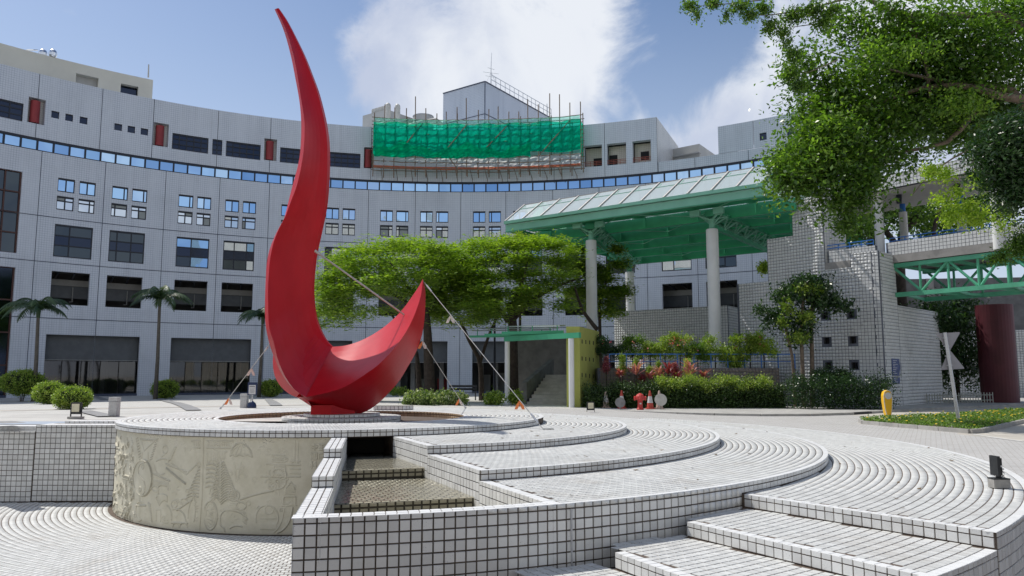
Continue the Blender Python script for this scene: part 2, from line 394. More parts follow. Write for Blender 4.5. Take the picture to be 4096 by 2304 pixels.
def line_tiles(p0, p1, rows, joint=JT, pitch=PT, keep=None):
    p0, p1 = np.array(p0, float), np.array(p1, float); L = np.linalg.norm(p1-p0); d = (p1-p0)/L; n = max(1, int(round(L/pitch))); q = L/n
    t = (np.arange(n)+.5)*q; Cs, Us, Vs = [], [], []
    for zc, h in rows:
        Cs.append(np.stack([p0[0]+d[0]*t, p0[1]+d[1]*t, np.full(n, zc)], 1)); Us.append(np.tile([d[0]*(q-joint)/2, d[1]*(q-joint)/2, 0], (n, 1))); Vs.append(np.tile([0, 0, (h-joint)/2], (n, 1)))
    C, U, V = (np.concatenate(k) for k in (Cs, Us, Vs))
    if keep is not None: m = keep(C); C, U, V = C[m], U[m], V[m]
    return C, U, V
def cat3(*a): return tuple(np.concatenate([q[i] for q in a]) for i in range(3))
def circ(c, R, a0, a1, n): return [(c[0]+R*math.cos(R_(a0+(a1-a0)*i/n)), c[1]+R*math.sin(R_(a0+(a1-a0)*i/n))) for i in range(n+1)]
def ang(c, p): return math.degrees(math.atan2(p[1]-c[1], p[0]-c[0]))

# ================================================================== SETTING: ground
C1, C2, C3, C4, C5 = (-3.75, 17.05), (-3.29, 16.60), (-3.79, 16.62), (-3.51, 16.25), (-4.35, 16.11)
R1, R2, R3, R4, R5 = 4.45, 5.69, 7.97, 9.38, 12.57
ST = .125; Z1, Z2, Z3, Z4, Z5 = 0, -.125, -.25, -.375, -.50; ZF = -1.663
def gz(x, y):
    dx, dy = x+3.7, y-16.6; r = math.hypot(dx, dy); th = math.degrees(math.atan2(dy, dx))
    if th < -90: th = 180.0
    th = max(th, 0)
    near = np.interp(th, [0, 45, 75, 100, 180], [-.53, -.51, -.33, -.15, -.09])
    t = min(1, max(0, (r-6)/30)); t = t*t*(3-2*t)
    return float(near*(1-t)+(-.56)*t)
def ground_sheet(name, x0, x1, y0, y1, nx, ny, mat, skip=None, dz=0.0, warp=None):
    V = []; F = []
    for j in range(ny+1):
        for i in range(nx+1):
            x = x0+(x1-x0)*i/nx; y = y0+(y1-y0)*j/ny
            V.append((x, y, gz(x, y)+dz))
    for j in range(ny):
        for i in range(nx):
            a = j*(nx+1)+i; q = (a, a+1, a+nx+2, a+nx+1)
            if skip and skip(*[sum(V[k][m] for k in q)/4 for m in (0, 1)]): continue
            F.append(q)
    o = mesh(name, V, F, mat); o['kind'] = 'structure'; return o
def paving_mat(name, c, pitch, jc, joint=.04, rot=0.0, var=.06, rough=.7, bondy=True, band=None, dirt=.25):
    m, t, b = new_mat(name); g = N(t, 'ShaderNodeNewGeometry'); mp = N(t, 'ShaderNodeMapping', inp={'Rotation': (0, 0, rot)}); t.links.new(g.outputs['Position'], mp.inputs[0])
    s = N(t, 'ShaderNodeSeparateXYZ'); t.links.new(mp.outputs[0], s.inputs[0])
    qy = math_(t, 'DIVIDE', s.outputs[1], pitch[1]); iy = math_(t, 'FLOOR', qy); fy = math_(t, 'FRACT', qy)
    qx = math_(t, 'ADD', math_(t, 'DIVIDE', s.outputs[0], pitch[0]), math_(t, 'MULTIPLY', math_(t, 'MODULO', iy, 2.0), .5 if bondy else 0.0)); ix = math_(t, 'FLOOR', qx); fx = math_(t, 'FRACT', qx)
    j = math_(t, 'MAXIMUM', math_(t, 'LESS_THAN', fx, joint), math_(t, 'LESS_THAN', fy, joint*pitch[0]/pitch[1]))
    cb = N(t, 'ShaderNodeCombineXYZ'); t.links.new(ix, cb.inputs[0]); t.links.new(iy, cb.inputs[1])
    wn = N(t, 'ShaderNodeTexWhiteNoise', noise_dimensions='3D'); t.links.new(cb.outputs[0], wn.inputs['Vector'])
    cc = mixc(t, wn.outputs[0], tuple(x*(1-var) for x in c), tuple(x*(1+var) for x in c))
    n = N(t, 'ShaderNodeTexNoise', inp={'Scale': .8, 'Detail': 9.0, 'Roughness': .7}); t.links.new(g.outputs['Position'], n.inputs['Vector'])
    cc = mixc(t, math_(t, 'MULTIPLY', smooth(t, n.outputs[0], .45, .75), dirt), cc, tuple(x*.5 for x in c))
    cc = mixc(t, j, cc, jc)
    if band:
        f = math_(t, 'LESS_THAN', math_(t, 'FRACT', math_(t, 'DIVIDE', s.outputs[1], band[0])), band[1]); cc = mixc(t, f, cc, band[2])
    t.links.new(cc, b.inputs['Base Color']); b.inputs['Roughness'].default_value = rough; b.inputs['Specular IOR Level'].default_value = .25
    MATS[name] = m; return m
M['plaza'] = paving_mat('plaza_paving', (.50, .49, .46), (.6, .6), (.34, .32, .29), joint=.02, band=(1.65, .03, (.20, .20, .20)), dirt=.3)
M['road'] = paving_mat('brick_road_paving', (.46, .455, .445), (.2, .1), (.30, .27, .24), joint=.07, rot=.5, dirt=.25)
M['concrete'] = mottled('beige_concrete', (.46, .43, .38), rough=.85, var=.1, scale=1.5, dirt=((.25, .23, .2), .4), bump=.2)
M['sidewalk'] = paving_mat('sidewalk_paving', (.42, .41, .39), (.3, .3), (.25, .24, .22), joint=.03, dirt=.4)
def in_tiers(x, y):
    return math.hypot(x-C4[0], y-C4[1]) < R4-.5 and y < 22
ground_sheet('plaza', -70, 1.0, 16.42, 76, 90, 80, M['plaza'], skip=lambda x, y: False)
ground_sheet('road', 1.0, 70, 9.6, 30.0, 110, 34, M['road'], skip=in_tiers)
ground_sheet('forecourt', 1.0, 70, 30.0, 76, 60, 40, M['plaza'])
mesh('terrain', [(-900, 76, -.6), (900, 76, -.6), (900, 1500, -.6), (-900, 1500, -.6)], [(0, 1, 2, 3)], M['concrete'])['kind'] = 'structure'
mesh('terrain', [(70, -400, -.62), (900, -400, -.62), (900, 76, -.6), (70, 76, -.6)], [(0, 1, 2, 3)], M['concrete'])['kind'] = 'structure'
mesh('terrain', [(-900, -400, -.62), (-70, -400, -.62), (-70, 76, -.6), (-900, 76, -.6)], [(0, 1, 2, 3)], M['concrete'])['kind'] = 'structure'
# sunken court floor
cf = mesh('court_floor', [(-70, -3, ZF-.01), (70, -3, ZF-.01), (70, 16.2, ZF-.01), (-70, 16.2, ZF-.01)], [(0, 1, 2, 3)], M['grout']); cf['kind'] = 'structure'
C, U, V = ring_tiles(C1, R1+.03, 13.4, 168, 284, ZF-.01, keep=lambda C: (C[:, 0] < -1.9) & (C[:, 1] < 15.80) & (C[:, 1] > 6.2) & (C[:, 0] > -12.5))
tiles(cf, C, U, V, M['tile'])
mesh('terrain', [(-70, -400, -.62), (70, -400, -.62), (70, -3, -.62), (-70, -3, -.62)], [(0, 1, 2, 3)], M['concrete'])['kind'] = 'structure'

# ================================================================== the round platform with the relief wall
RING = (-3.65, 16.91)
pf = thing('platform', 'round tiled platform under the red sculpture with a cream carved relief wall round its drum', 'platform', (C1[0], C1[1], ZF))
b = MB(); pa = circ(C1, R1-.012, 0, 360, 96)[:-1]; pb = circ(RING, 2.59, 0, 360, 96)[:-1]; n = len(pa)
V = [(p[0], p[1], -.01) for p in pa]+[(p[0], p[1], -.01) for p in pb]+[(p[0], p[1], -.125) for p in pa]+[(p[0], p[1], -.34) for p in pb]
F = [(i, (i+1) % n, (i+1) % n+n, i+n) for i in range(n)]+[(i+2*n, (i+1) % n+2*n, (i+1) % n, i) for i in range(n)]+[(i+n, (i+1) % n+n, (i+1) % n+3*n, i+3*n) for i in range(n)]+[(i+3*n, (i+1) % n+3*n, (i+1) % n+2*n, i+2*n) for i in range(n)]
b.add(V, F); b.obj('deck', M['grout'], pf)
b = MB(); q = circ(RING, 2.60, 0, 360, 64)[:-1]; b.add([(p[0], p[1], -.33) for p in q], [tuple(range(64))]); b.obj('pool_floor', M['wgrout'], pf)
C, U, V = ring_tiles(C1, .5, R1-.10, 0, 360, -.01, keep=lambda C: np.hypot(C[:, 0]-RING[0], C[:, 1]-RING[1]) > 2.70)
tiles(pf, C, U, V, M['tile'])
tiles(pf, *ring_tiles(C1, R1-.11, R1, 0, 360, -.01, joint=.004), M['rim'], name='rim_tile')
tiles(pf, *ring_tiles(RING, 2.59, 2.69, 0, 360, -.01, joint=.004), M['rim'], name='coping_tile', objs=0)
FR = [(-.029, .052), (-.091, .068)]
tiles(pf, *cyl_tiles(C1, R1-.012, 180, 345, FR), M['walltile'], th=.009, name='fascia_tile')
tiles(pf, *cyl_tiles(RING, 2.59, 0, 360, [(-.04, .06), (-.12, .10), (-.22, .10)]), M['pooltile'], th=.006, name='pool_tile')
# drum core and relief
RD = 4.425
b = MB(); q = circ(C1, RD-.06, 188, 283, 40); b.add([(p[0], p[1], -.126) for p in q]+[(p[0], p[1], ZF) for p in q], [(i, i+1, i+42, i+41) for i in range(40)]); b.obj('drum_core', M['relief'], pf)
S0, S1_ = R_(190), R_(281.5); ds = .0072; ns = int((S1_-S0)*RD/ds); nz_ = int((1.53)/ds)
Hm = np.zeros((nz_+1, ns+1)); AA, ZZ = np.meshgrid((S1_-S0)*RD*np.arange(ns+1)/ns, ZF+1.53*np.arange(nz_+1)/nz_)
def drum(px, py):
    d = ray(px, py); a = d.x**2+d.y**2; bb = -(d.x*C1[0]+d.y*C1[1]); c = C1[0]**2+C1[1]**2-RD**2
    k = (-bb-math.sqrt(max(0, bb*bb-a*c)))/a; P = ORG+d*k; t = math.atan2(P.y-C1[1], P.x-C1[0]) % (2*PI); return ((t-S0)*RD, P.z)
def zr(x, y): return drum(400+x/2.8975, 1700+y/2.8975)
def stroke(pts, w=.011, h=.012, conv=zr, fill=None):
    w = w*.55+.0022 if w < .019 else w
    P = [conv(*p) for p in pts]
    for (x0, y0), (x1, y1) in zip(P[:-1], P[1:]):
        i0 = max(0, int((min(x0, x1)-.05)/ds)); i1 = min(ns+1, int((max(x0, x1)+.05)/ds)+1); j0 = max(0, int((min(y0, y1)-.05-ZF)/ds)); j1 = min(nz_+1, int((max(y0, y1)+.05-ZF)/ds)+1)
        if i1 <= i0 or j1 <= j0: continue
        A = AA[j0:j1, i0:i1]; Z = ZZ[j0:j1, i0:i1]; dx, dy = x1-x0, y1-y0; L = dx*dx+dy*dy+1e-9
        t = np.clip(((A-x0)*dx+(Z-y0)*dy)/L, 0, 1); D = np.hypot(A-x0-t*dx, Z-y0-t*dy)
        v = h*np.clip(1.4-D/w, 0, 1) if h > 0 else h*np.clip(1.4-D/w, 0, 1)
        if h > 0: Hm[j0:j1, i0:i1] = np.maximum(Hm[j0:j1, i0:i1], v)
        else: Hm[j0:j1, i0:i1] = np.minimum(Hm[j0:j1, i0:i1], v)
def ell(cx, cy, rx, ry, a0=0, a1=360, n=22): return [(cx+rx*math.cos(R_(a0+(a1-a0)*i/n)), cy+ry*math.sin(R_(a0+(a1-a0)*i/n))) for i in range(n+1)]
def bez(a, b_, c, n=9): return [((1-t)**2*a[0]+2*t*(1-t)*b_[0]+t*t*c[0], (1-t)**2*a[1]+2*t*(1-t)*b_[1]+t*t*c[1]) for t in [i/n for i in range(n+1)]]
# raised double-swirl disc
for k in range(0, 100, 6): stroke(ell(490, 615, k, k*2.0), .02, .016)
stroke(ell(490, 615, 106, 208), .013, .030)
stroke([(540, 420), (470, 450), (445, 500), (448, 560), (480, 605), (512, 650), (526, 710), (518, 770), (495, 810)], .010, .032)
stroke(ell(497, 482, 14, 26, n=8), .010, .03); stroke(ell(466, 745, 14, 26, n=8), .01, .03)
# fan palms
for (sx, sy, ex, ey, sgn, m, wd, s0) in [(1192, 410, 1172, 900, -1, 11, 190, 430), (1200, 440, 1378, 760, 1, 6, 0, 0), (1390, 405, 1388, 900, -1, 13, 80, 430), (1394, 405, 1390, 900, 1, 16, 190, 420)]:
    stroke([(sx, sy), (ex, ey)], .007, .010)
    if wd:
        for i in range(m):
            y = s0+i*(500-430+330)/m*.9; r = 40+wd*i/m
            stroke(bez((sx, y+40+i*8), (sx+sgn*r*.55, y-12+i*3), (sx+sgn*r, y+24+i*8)), .0075, .017)
for i in range(6): stroke(bez((1215-i*2, 470+i*52), (1290, 430+i*50), (1350, 480+i*52)), .008, .017)
# wheels, engine, books, temple, parachute
stroke(ell(2050, 655, 102, 92), .008, .012); stroke(ell(2050, 655, 22, 20), .008, .014)
for i in range(14): t = 2*PI*i/14; stroke([(2050+26*math.cos(t), 655+24*math.sin(t)), (2050+98*math.cos(t), 655+88*math.sin(t))], .006, .010)
stroke(ell(2070, 590, 88, 82, 180, 360), .008, .013)
for i in range(9): t = PI*(i+.5)/9; stroke([(2070-20*math.cos(t), 590-20*math.sin(t)), (2070-80*math.cos(t), 590-76*math.sin(t))], .006, .01)
for y in (350, 375, 400, 425, 455): stroke([(2000-(y % 3)*6, y), (2140-(y % 5)*8, y+4)], .007, .012)
stroke([(1860, 598), (2318, 602)], .008, .014); stroke([(1925, 455), (2318, 462)], .008, .012)
for y in (420, 465, 510, 560): stroke([(2200, y), (2318, y+2)], .007, .011)
stroke([(2000, 600), (2010, 480), (2140, 480), (2150, 600)], .007, .012)
stroke(bez((1500, 360), (1530, 200), (1640, 215))+bez((1640, 215), (1740, 250), (1755, 370)), .009, .014)
for x in (1550, 1600, 1650, 1700): stroke(bez((1630, 225), (x-10, 260), (x-40, 350)), .006, .009)
stroke([(1500, 360), (1530, 345), (1570, 365), (1610, 340), (1660, 360), (1700, 345), (1755, 370)], .007, .012)
stroke([(1550, 430), (1570, 650)], .006, .010); stroke([(1630, 430), (1582, 650)], .006, .010)
stroke([(1052, 188), (1540, 190)], .008, .014); stroke([(1080, 262), (1500, 270)], .008, .014)
for x in range(1075, 1500, 27): stroke([(x, 205), (x+10, 240)], .006, .013)
for x, y0, y1 in ((1180, 310, 420), (1235, 310, 430), (1275, 315, 410), (1325, 320, 420), (1370, 310, 390), (1410, 310, 390)): stroke([(x, y0), (x, y1), (x+26, y1), (x+26, y0)], .006, .010)
stroke([(2150, 740), (2210, 660), (2255, 750)], .008, .012)
for y in (700, 725, 750, 775, 800): stroke([(2150-(y-700)*.1, y), (2255+(y-700)*.05, y)], .006, .010)
stroke([(2125, 835), (2262, 832), (2262, 915), (2120, 915), (2125, 835)], .007, .012); stroke([(2110, 940), (2275, 930)], .008, .011)
stroke(bez((2010, 760), (1800, 800), (1620, 865)), .013, .014)
stroke(ell(1545, 820, 62, 65), .008, .014); stroke(ell(1625, 940, 60, 45), .008, .012)
for y in (905, 930, 950, 970): stroke([(1500-(y-900)*.3, y), (1570+(y-900)*.4, y)], .006, .010)
stroke(ell(1290, 800, 28, 70, 180, 360)+[(1318, 865), (1262, 865)], .007, .013); stroke([(1262, 840), (1318, 840)], .006, .010)
stroke(ell(1272, 1050, 78, 165), .010, .014); stroke(ell(1272, 1050, 55, 135), .007, .010)
for i in range(14): stroke(bez((1250+rng.uniform(-25, 30), 940+i*16), (1285, 945+i*16+rng.uniform(-12, 12)), (1300+rng.uniform(-20, 20), 960+i*16)), .007, .012)
stroke(bez((2010, 200), (1900, 170), (1720, 165)), .006, .009)
stroke(bez((1700, 1100), (1640, 980), (1450, 990))+bez((1450, 990), (1360, 1030), (1390, 1160))+[(1430, 1200), (1440, 1230)], .009, .014)
stroke(bez((1500, 1200), (1560, 1150), (1640, 1180)), .009, .014); stroke(bez((1600, 1010), (1680, 1020), (1680, 1100)), .009, .014)
for i in range(6): stroke([(1650, 1000+i*22), (1690, 1030+i*24)], .006, .012)
stroke(ell(1930, 1080, 130, 150, 160, 380), .008, .011); stroke(ell(1955, 985, 50, 50), .006, .009); stroke([(1855, 1085), (2050, 1085)], .006, .009)
for i in range(7): stroke([(1850, 1150+i*10), (2040, 1153+i*10)], .005, .008)
stroke(bez((2230, 960), (2200, 1200), (2060, 1250)), .012, .016); stroke(bez((2130, 960), (2120, 1160), (2010, 1250)), .008, .010)
stroke([(605, 560), (800, 650)], .010, .018); stroke([(760, 500), (980, 680)], .016, .024); stroke([(750, 450), (990, 540)], .009, .014); stroke([(820, 440), (990, 575), (1120, 450)], .008, .012)
for i in range(16): stroke([(600+i*12, 640+i*2), (612+i*12, 700+i*1)], .006, .014)
for x0, y0, x1, y1 in ((640, 170, 560, 430), (850, 270, 780, 430), (405, 160, 450, 430)):
    for i in range(9):
        t = i/9; x, y = x0+(x1-x0)*t, y0+(y1-y0)*t; stroke([(x, y), (x+26, y-14)], .007, .016)
    stroke([(x0, y0), (x1, y1)], .006, .012)
stroke(bez((640, 420), (700, 380), (760, 400)), .008, .014); stroke(bez((620, 470), (640, 620), (740, 560)), .008, .012); stroke(ell(745, 285, 30, 45), .008, .012)
stroke([(455, 165), (640, 180)], .009, .018); stroke([(470, 180), (500, 300), (620, 190)], .007, .012); stroke([(480, 320), (470, 410)], .008, .014); stroke([(545, 320), (550, 410)], .008, .014)
for i in range(7): stroke(bez((640+i*6, 850+i*14), (690+i*5, 770+i*12), (770, 830+i*10)), .007, .014)
stroke(ell(620, 780, 45, 70, 200, 420), .009, .016); stroke(ell(720, 750, 60, 60, 180, 360), .009, .015)
stroke([(640, 980), (640, 1110)], .007, .012); stroke([(690, 980), (690, 1120)], .007, .012); stroke([(640, 980), (690, 980)], .007, .012)
stroke(bez((760, 930), (820, 960), (820, 1100)), .009, .014); stroke(bez((830, 980), (960, 950), (990, 1130)), .009, .014)
stroke([(880, 990), (1060, 870)], .012, .016); stroke(ell(850, 920, 34, 40), .008, .013); stroke(ell(965, 885, 40, 30), .008, .013)
stroke(bez((1010, 1080), (1010, 900), (1100, 800)), .008, .013); stroke(bez((1060, 780), (1120, 900), (1080, 1120)), .009, .014)
stroke([(820, 1135), (1005, 1140)], .012, .016); stroke(ell(870, 1180, 36, 45, 180, 360), .008, .013); stroke(ell(960, 1185, 45, 50, 180, 360), .008, .013)
stroke(ell(450, 1000, 45, 110, 60, 300), .008, .015); stroke([(395, 930), (520, 935)], .013, .022); stroke([(450, 830), (450, 1110)], .006, .012)
for i in range(10): stroke([(545+i*4, 900+i*22), (575+i*2, 925+i*22)], .008, .018)
stroke(ell(290, 1010, 28, 60), .008, .02)
for i in range(8): t = 2*PI*i/8; stroke([(290, 1010), (290+24*math.cos(t), 1010+52*math.sin(t))], .005, .014)
for i in range(14): stroke([(250+i*10, 575+i*3), (258+i*10, 625+i*3)], .006, .018)
stroke([(245, 575), (385, 610)], .007, .018); stroke([(245, 620), (385, 650)], .007, .016)
for i in range(150):      # crowded little figures toward the turned-away left end
    x = rng.uniform(150, 385); y = rng.uniform(120, 1080)
    stroke(bez((x, y), (x+rng.uniform(-14, 14), y+rng.uniform(10, 40)), (x+rng.uniform(-20, 20), y+rng.uniform(20, 70)), 4), rng.uniform(.007, .014), rng.uniform(.010, .028))
for i in range(60):       # loose curls and clouds
    x = rng.uniform(620, 2300); y = rng.uniform(170, 1150); r = rng.uniform(14, 42)
    stroke(ell(x, y, r, r*rng.uniform(.5, 1.1), rng.uniform(0, 200), rng.uniform(220, 480), 8), rng.uniform(.005, .009), rng.uniform(.006, .011))
for i in range(340):
    x = rng.uniform(240, 2300); y = rng.uniform(150, 1180); r_ = rng.uniform(7, 20); a0_ = rng.uniform(0, 360)
    stroke(ell(x, y, r_, r_*rng.uniform(.6, 1.6), a0_, a0_+rng.uniform(90, 240), 5), rng.uniform(.003, .006), rng.uniform(.003, .007))
for x in (2285, 2250): stroke([(x+8, 180), (x, 470)], .006, .010)
# written characters, a column at the right end of the wall (zhong guo ke)
def zc(cx, cy, s):
    return lambda x, y: drum(cx+(x-.5)*s, cy+(y-.5)*s)
def chars(cx, cy, s, strokes):
    for st_ in strokes: stroke(st_, .006, .013, conv=zc(cx, cy, s))
chars(1257, 1789, 27, [[(.15, .3), (.85, .3), (.82, .62), (.18, .62), (.15, .3)], [(.5, 0), (.5, 1)]])
chars(1256, 1824, 28, [[(.08, .05), (.92, .05), (.92, .98), (.08, .98), (.08, .05)], [(.2, .27), (.78, .27)], [(.25, .42), (.45, .42), (.45, .6), (.25, .6), (.25, .42)], [(.2, .78), (.5, .74)], [(.55, .15), (.62, .55), (.8, .85)], [(.78, .45), (.58, .8)], [(.68, .15), (.76, .22)]])
chars(1253, 1860, 28, [[(.4, .05), (.1, .15)], [(.02, .32), (.5, .32)], [(.26, .12), (.26, 1)], [(.26, .4), (.04, .75)], [(.28, .4), (.48, .65)], [(.6, .12), (.7, .25)], [(.56, .38), (.68, .5)], [(.52, .68), (1, .6)], [(.82, .02), (.82, 1)]])
chars(1287, 1789, 27, [[(.1, .1), (.9, .1)], [(.5, .1), (.5, .9)], [(.1, .9), (.9, .9)], [(.2, .5), (.8, .5)]])
chars(1287, 1825, 27, [[(.1, .1), (.1, .95)], [(.1, .1), (.9, .1), (.9, .95)], [(.3, .4), (.7, .4)], [(.3, .65), (.7, .65)]])
stroke([(1192, 160), (1190, 400), (1180, 800), (1146, 1238)], .006, -.016)     # joint between two cast panels
Hm += (rng.random(Hm.shape)-.5)*.0012
Hm *= 1.25; Hs = Hm.copy()
Hs[1:-1] = Hm[:-2]*.25+Hm[1:-1]*.5+Hm[2:]*.25; Hm = Hs.copy(); Hm[:, 1:-1] = Hs[:, :-2]*.25+Hs[:, 1:-1]*.5+Hs[:, 2:]*.25
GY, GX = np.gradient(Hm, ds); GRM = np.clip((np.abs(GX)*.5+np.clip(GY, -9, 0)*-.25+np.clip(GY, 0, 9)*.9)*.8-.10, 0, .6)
for k0, k1 in ((0, .47), (.47, 1.0)):
    i0, i1 = int(ns*k0), int(ns*k1); th = S0+(S1_-S0)*np.arange(i0, i1+1)/ns; rr = RD-.02+Hm[:, i0:i1+1]
    X = C1[0]+rr*np.cos(th)[None, :]; Y_ = C1[1]+rr*np.sin(th)[None, :]; Zc = ZZ[:, i0:i1+1]
    P = np.stack([X, Y_, Zc], -1).reshape(-1, 3); m_ = i1-i0+1; jj, ii = np.meshgrid(np.arange(nz_), np.arange(m_-1), indexing='ij'); a = (jj*m_+ii).ravel()
    o = mesh('relief_panel', P, np.stack([a, a+1, a+m_+1, a+m_], 1), M['relief'], pf, uv=np.zeros((len(a)*4, 2)), smooth_=True)
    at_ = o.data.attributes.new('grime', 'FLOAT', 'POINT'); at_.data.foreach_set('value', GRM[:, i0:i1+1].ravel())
# island and steps under the sculpture
ISL = (-3.80, 17.30)
il = thing('pedestal', 'low stepped round tiled pedestal standing in the pool under the red sculpture', 'pedestal', (ISL[0], ISL[1], -.33))
for r_, zt, zb in ((1.31, -.02, -.33), (.84, .045, -.02)):
    b = MB(); b.slab(circ(ISL, r_-.012, 0, 360, 48)[:-1], zb, zt-.01); b.obj('core', M['dgrout'], il)
    tiles(il, *cyl_tiles(ISL, r_-.012, 180, 360, [((zt*2-.066)/2, .066)] if r_ < 1 else rows_down(zt, -.2, .06)), M['walltile'], th=.009)
    tiles(il, *ring_tiles(ISL, .35 if r_ < 1 else .80, r_, 0, 360, zt-.01), M['tile'], name='top_tile', objs=60)
def water_mat():
    m, t, b = new_mat('shallow_water'); t.nodes.remove(b)
    g = N(t, 'ShaderNodeNewGeometry'); n = N(t, 'ShaderNodeTexNoise', inp={'Scale': 14.0, 'Detail': 3.0}); t.links.new(g.outputs['Position'], n.inputs['Vector'])
    bp = N(t, 'ShaderNodeBump', inp={'Strength': .35, 'Distance': .02}); t.links.new(n.outputs[0], bp.inputs['Height'])
    tr = N(t, 'ShaderNodeBsdfTransparent'); tr.inputs[0].default_value = (.96, .95, .90, 1)
    gl = N(t, 'ShaderNodeBsdfGlossy'); gl.inputs['Roughness'].default_value = .04; t.links.new(bp.outputs[0], gl.inputs['Normal'])
    fr = N(t, 'ShaderNodeFresnel', inp={'IOR': 1.33}); t.links.new(bp.outputs[0], fr.inputs['Normal'])
    ms = N(t, 'ShaderNodeMixShader'); t.links.new(fr.outputs[0], ms.inputs[0]); t.links.new(tr.outputs[0], ms.inputs[1]); t.links.new(gl.outputs[0], ms.inputs[2])
    t.links.new(ms.outputs[0], t.nodes['Material Output'].inputs[0]); return m
M['water'] = water_mat()
b = MB(); q = circ(RING, 2.58, 0, 360, 64)[:-1]; b.add([(p[0], p[1], -.20) for p in q], [tuple(range(64))])
b.obj('pool_water', M['water'])['kind'] = 'structure'

# ================================================================== the terraces
CL0 = np.array([-1.99, 12.98]); CL1 = np.array([.40, 7.74]); CD = (CL0-CL1)/np.linalg.norm(CL0-CL1); CN = np.array([CD[1], -CD[0]])   # CN points right
if CN[0] < 0: CN = -CN
def right_of(C, m=0.0): return (C[:, 0]-CL1[0])*CN[0]+(C[:, 1]-CL1[1])*CN[1] > m
def hit(c, R):                       # front crossing of the cascade line with a circle
    d = CL1-np.array(c); bq = d@CD; cq = d@d-R*R; t = -bq-math.sqrt(bq*bq-cq); return CL1+CD*t
BACK = 104
def out_of(c, R, m=.0): return lambda C: np.hypot(C[:, 0]-c[0], C[:, 1]-c[1]) > R+m
def dist(C, c): return np.hypot(C[:, 0]-c[0], C[:, 1]-c[1])
def terrace(label, c, R, z, cprev, Rprev, wallrows, wall_to, extra=None, zlow=-.9):
    h = hit(c, R); a0 = ang(c, h); o = thing('terrace', label, 'terrace', (float(h[0]), float(h[1]), z-.12))
    poly = [tuple(h)]+circ(c, R-.012, a0, BACK, 90)+[(-3.6, 17.2), tuple(CL0-CD*.05)]
    b = MB(); b.slab(poly, zlow, z-.01); b.obj('slab', M['grout'], o)
    keep = lambda C: (dist(C, cprev) > Rprev-.04) & right_of(C, .14)
    tiles(o, *ring_tiles(c, R-6.2, R-.085, a0-3, BACK, z-.01, keep=keep), M['tile'])
    tiles(o, *ring_tiles(c, R-.085, R, a0+.4, BACK, z-.01, joint=.004, keep=lambda C: right_of(C, .02)), M['rim'], name='rim_tile', objs=200)
    tiles(o, *cyl_tiles(c, R-.012, a0+.3, BACK-30, wallrows), M['walltile'], th=.009, name='riser_tile')
    return o, a0
o2, a2 = terrace('topmost curved terrace below the platform rim, right of the water cascade', C2, R2, Z2, C1, R1, [(Z2-.029, .052), (Z2-.091, .068)], None)
o3, a3 = terrace('second curved terrace down with a floodlight at its back edge', C3, R3, Z3, C2, R2, [(Z3-.029, .052), (Z3-.091, .068)], None)
S1L, S1R = (2.74, 9.22), (4.32, 7.04); S2L, S2R = (1.86, 8.33), (3.20, 6.13); S3L, S3R = (1.00, 7.61), (2.15, 5.36); S4L, S4R = (.10, 7.10), (1.05, 4.78)
# third terrace: its rim is also the top of the tall curved front wall
h4 = (-1.955, 6.995); a4 = ang(C4, h4); a4s = ang(C4, S1L)
o4 = thing('terrace', 'third curved terrace whose rim is the top of the tall tiled front wall', 'terrace', (1, 8, ZF))
hh = hit(C4, R4)
b = MB(); b.slab([tuple(hh)]+circ(C4, R4-.012, ang(C4, hh), BACK, 90)+[(-3.6, 17.2), tuple(CL0-CD*.05)], ZF, Z4-.01)
inn = circ(C4, R4-.21, ang(C4, hh), a4, 16); outr = circ(C4, R4-.012, a4, ang(C4, hh), 16)
b.slab(outr+inn, ZF, Z4-.01); b.obj('slab', M['dgrout'], o4)
keep4 = lambda C: (dist(C, C3) > R3-.04) & right_of(C, .14)
tiles(o4, *ring_tiles(C4, R4-6.2, R4-.085, a4, BACK, Z4-.01, keep=keep4), M['tile'])
tiles(o4, *ring_tiles(C4, R4-.085, R4, a4+.2, BACK, Z4-.01, joint=.006), M['rim'], name='rim_tile')
tiles(o4, *ring_tiles(C4, R4-.20, R4-.085, a4+.2, ang(C4, hh)+.4, Z4-.01, joint=.008, keep=lambda C: ~right_of(C, .02)), M['rim'], name='coping_tile')
tiles(o4, *cyl_tiles(C4, R4-.012, a4+.32, a4s-.1, rows_down(Z4, ZF), joint=.013), M['walltile'], th=.010, name='wall_tile')
tiles(o4, *cyl_tiles(C4, R4-.012, a4s, BACK-30, [(Z4-.029, .052), (Z4-.091, .068)]), M['walltile'], th=.009, name='riser_tile')
# inner face of the front wall and of the cascade side
# fourth terrace
a5 = ang(C5, S1R)
o5 = thing('terrace', 'lowest and widest curved terrace, level with the road, beside the steps', 'terrace', (5, 10, Z5))
poly5 = [S1L, S1R]+circ(C5, R5-.012, a5, BACK, 110)+[(-3.6, 17.2)]
b = MB(); b.slab(poly5, ZF, Z5-.01); b.obj('slab', M['grout'], o5)
sd = (np.array(S1R)-np.array(S1L)); sd /= np.linalg.norm(sd); sn = np.array([-sd[1], sd[0]])
tiles(o5, *ring_tiles(C5, R5-8.2, R5-.10, a5-14, 80, Z5-.01, keep=lambda C: (dist(C, C4) > R4-.03) & ((C[:, 0]-S1L[0])*sn[0]+(C[:, 1]-S1L[1])*sn[1] > .13)), M['tile'])
tiles(o5, *ring_tiles(C5, R5-.10, R5, a5+.2, 80, Z5-.01, joint=.004), M['rim'], name='rim_tile')
tiles(o5, *cyl_tiles(C5, R5-.012, a5+.3, 0, rows_down(Z5, ZF)), M['walltile'], th=.009, name='wall_tile')
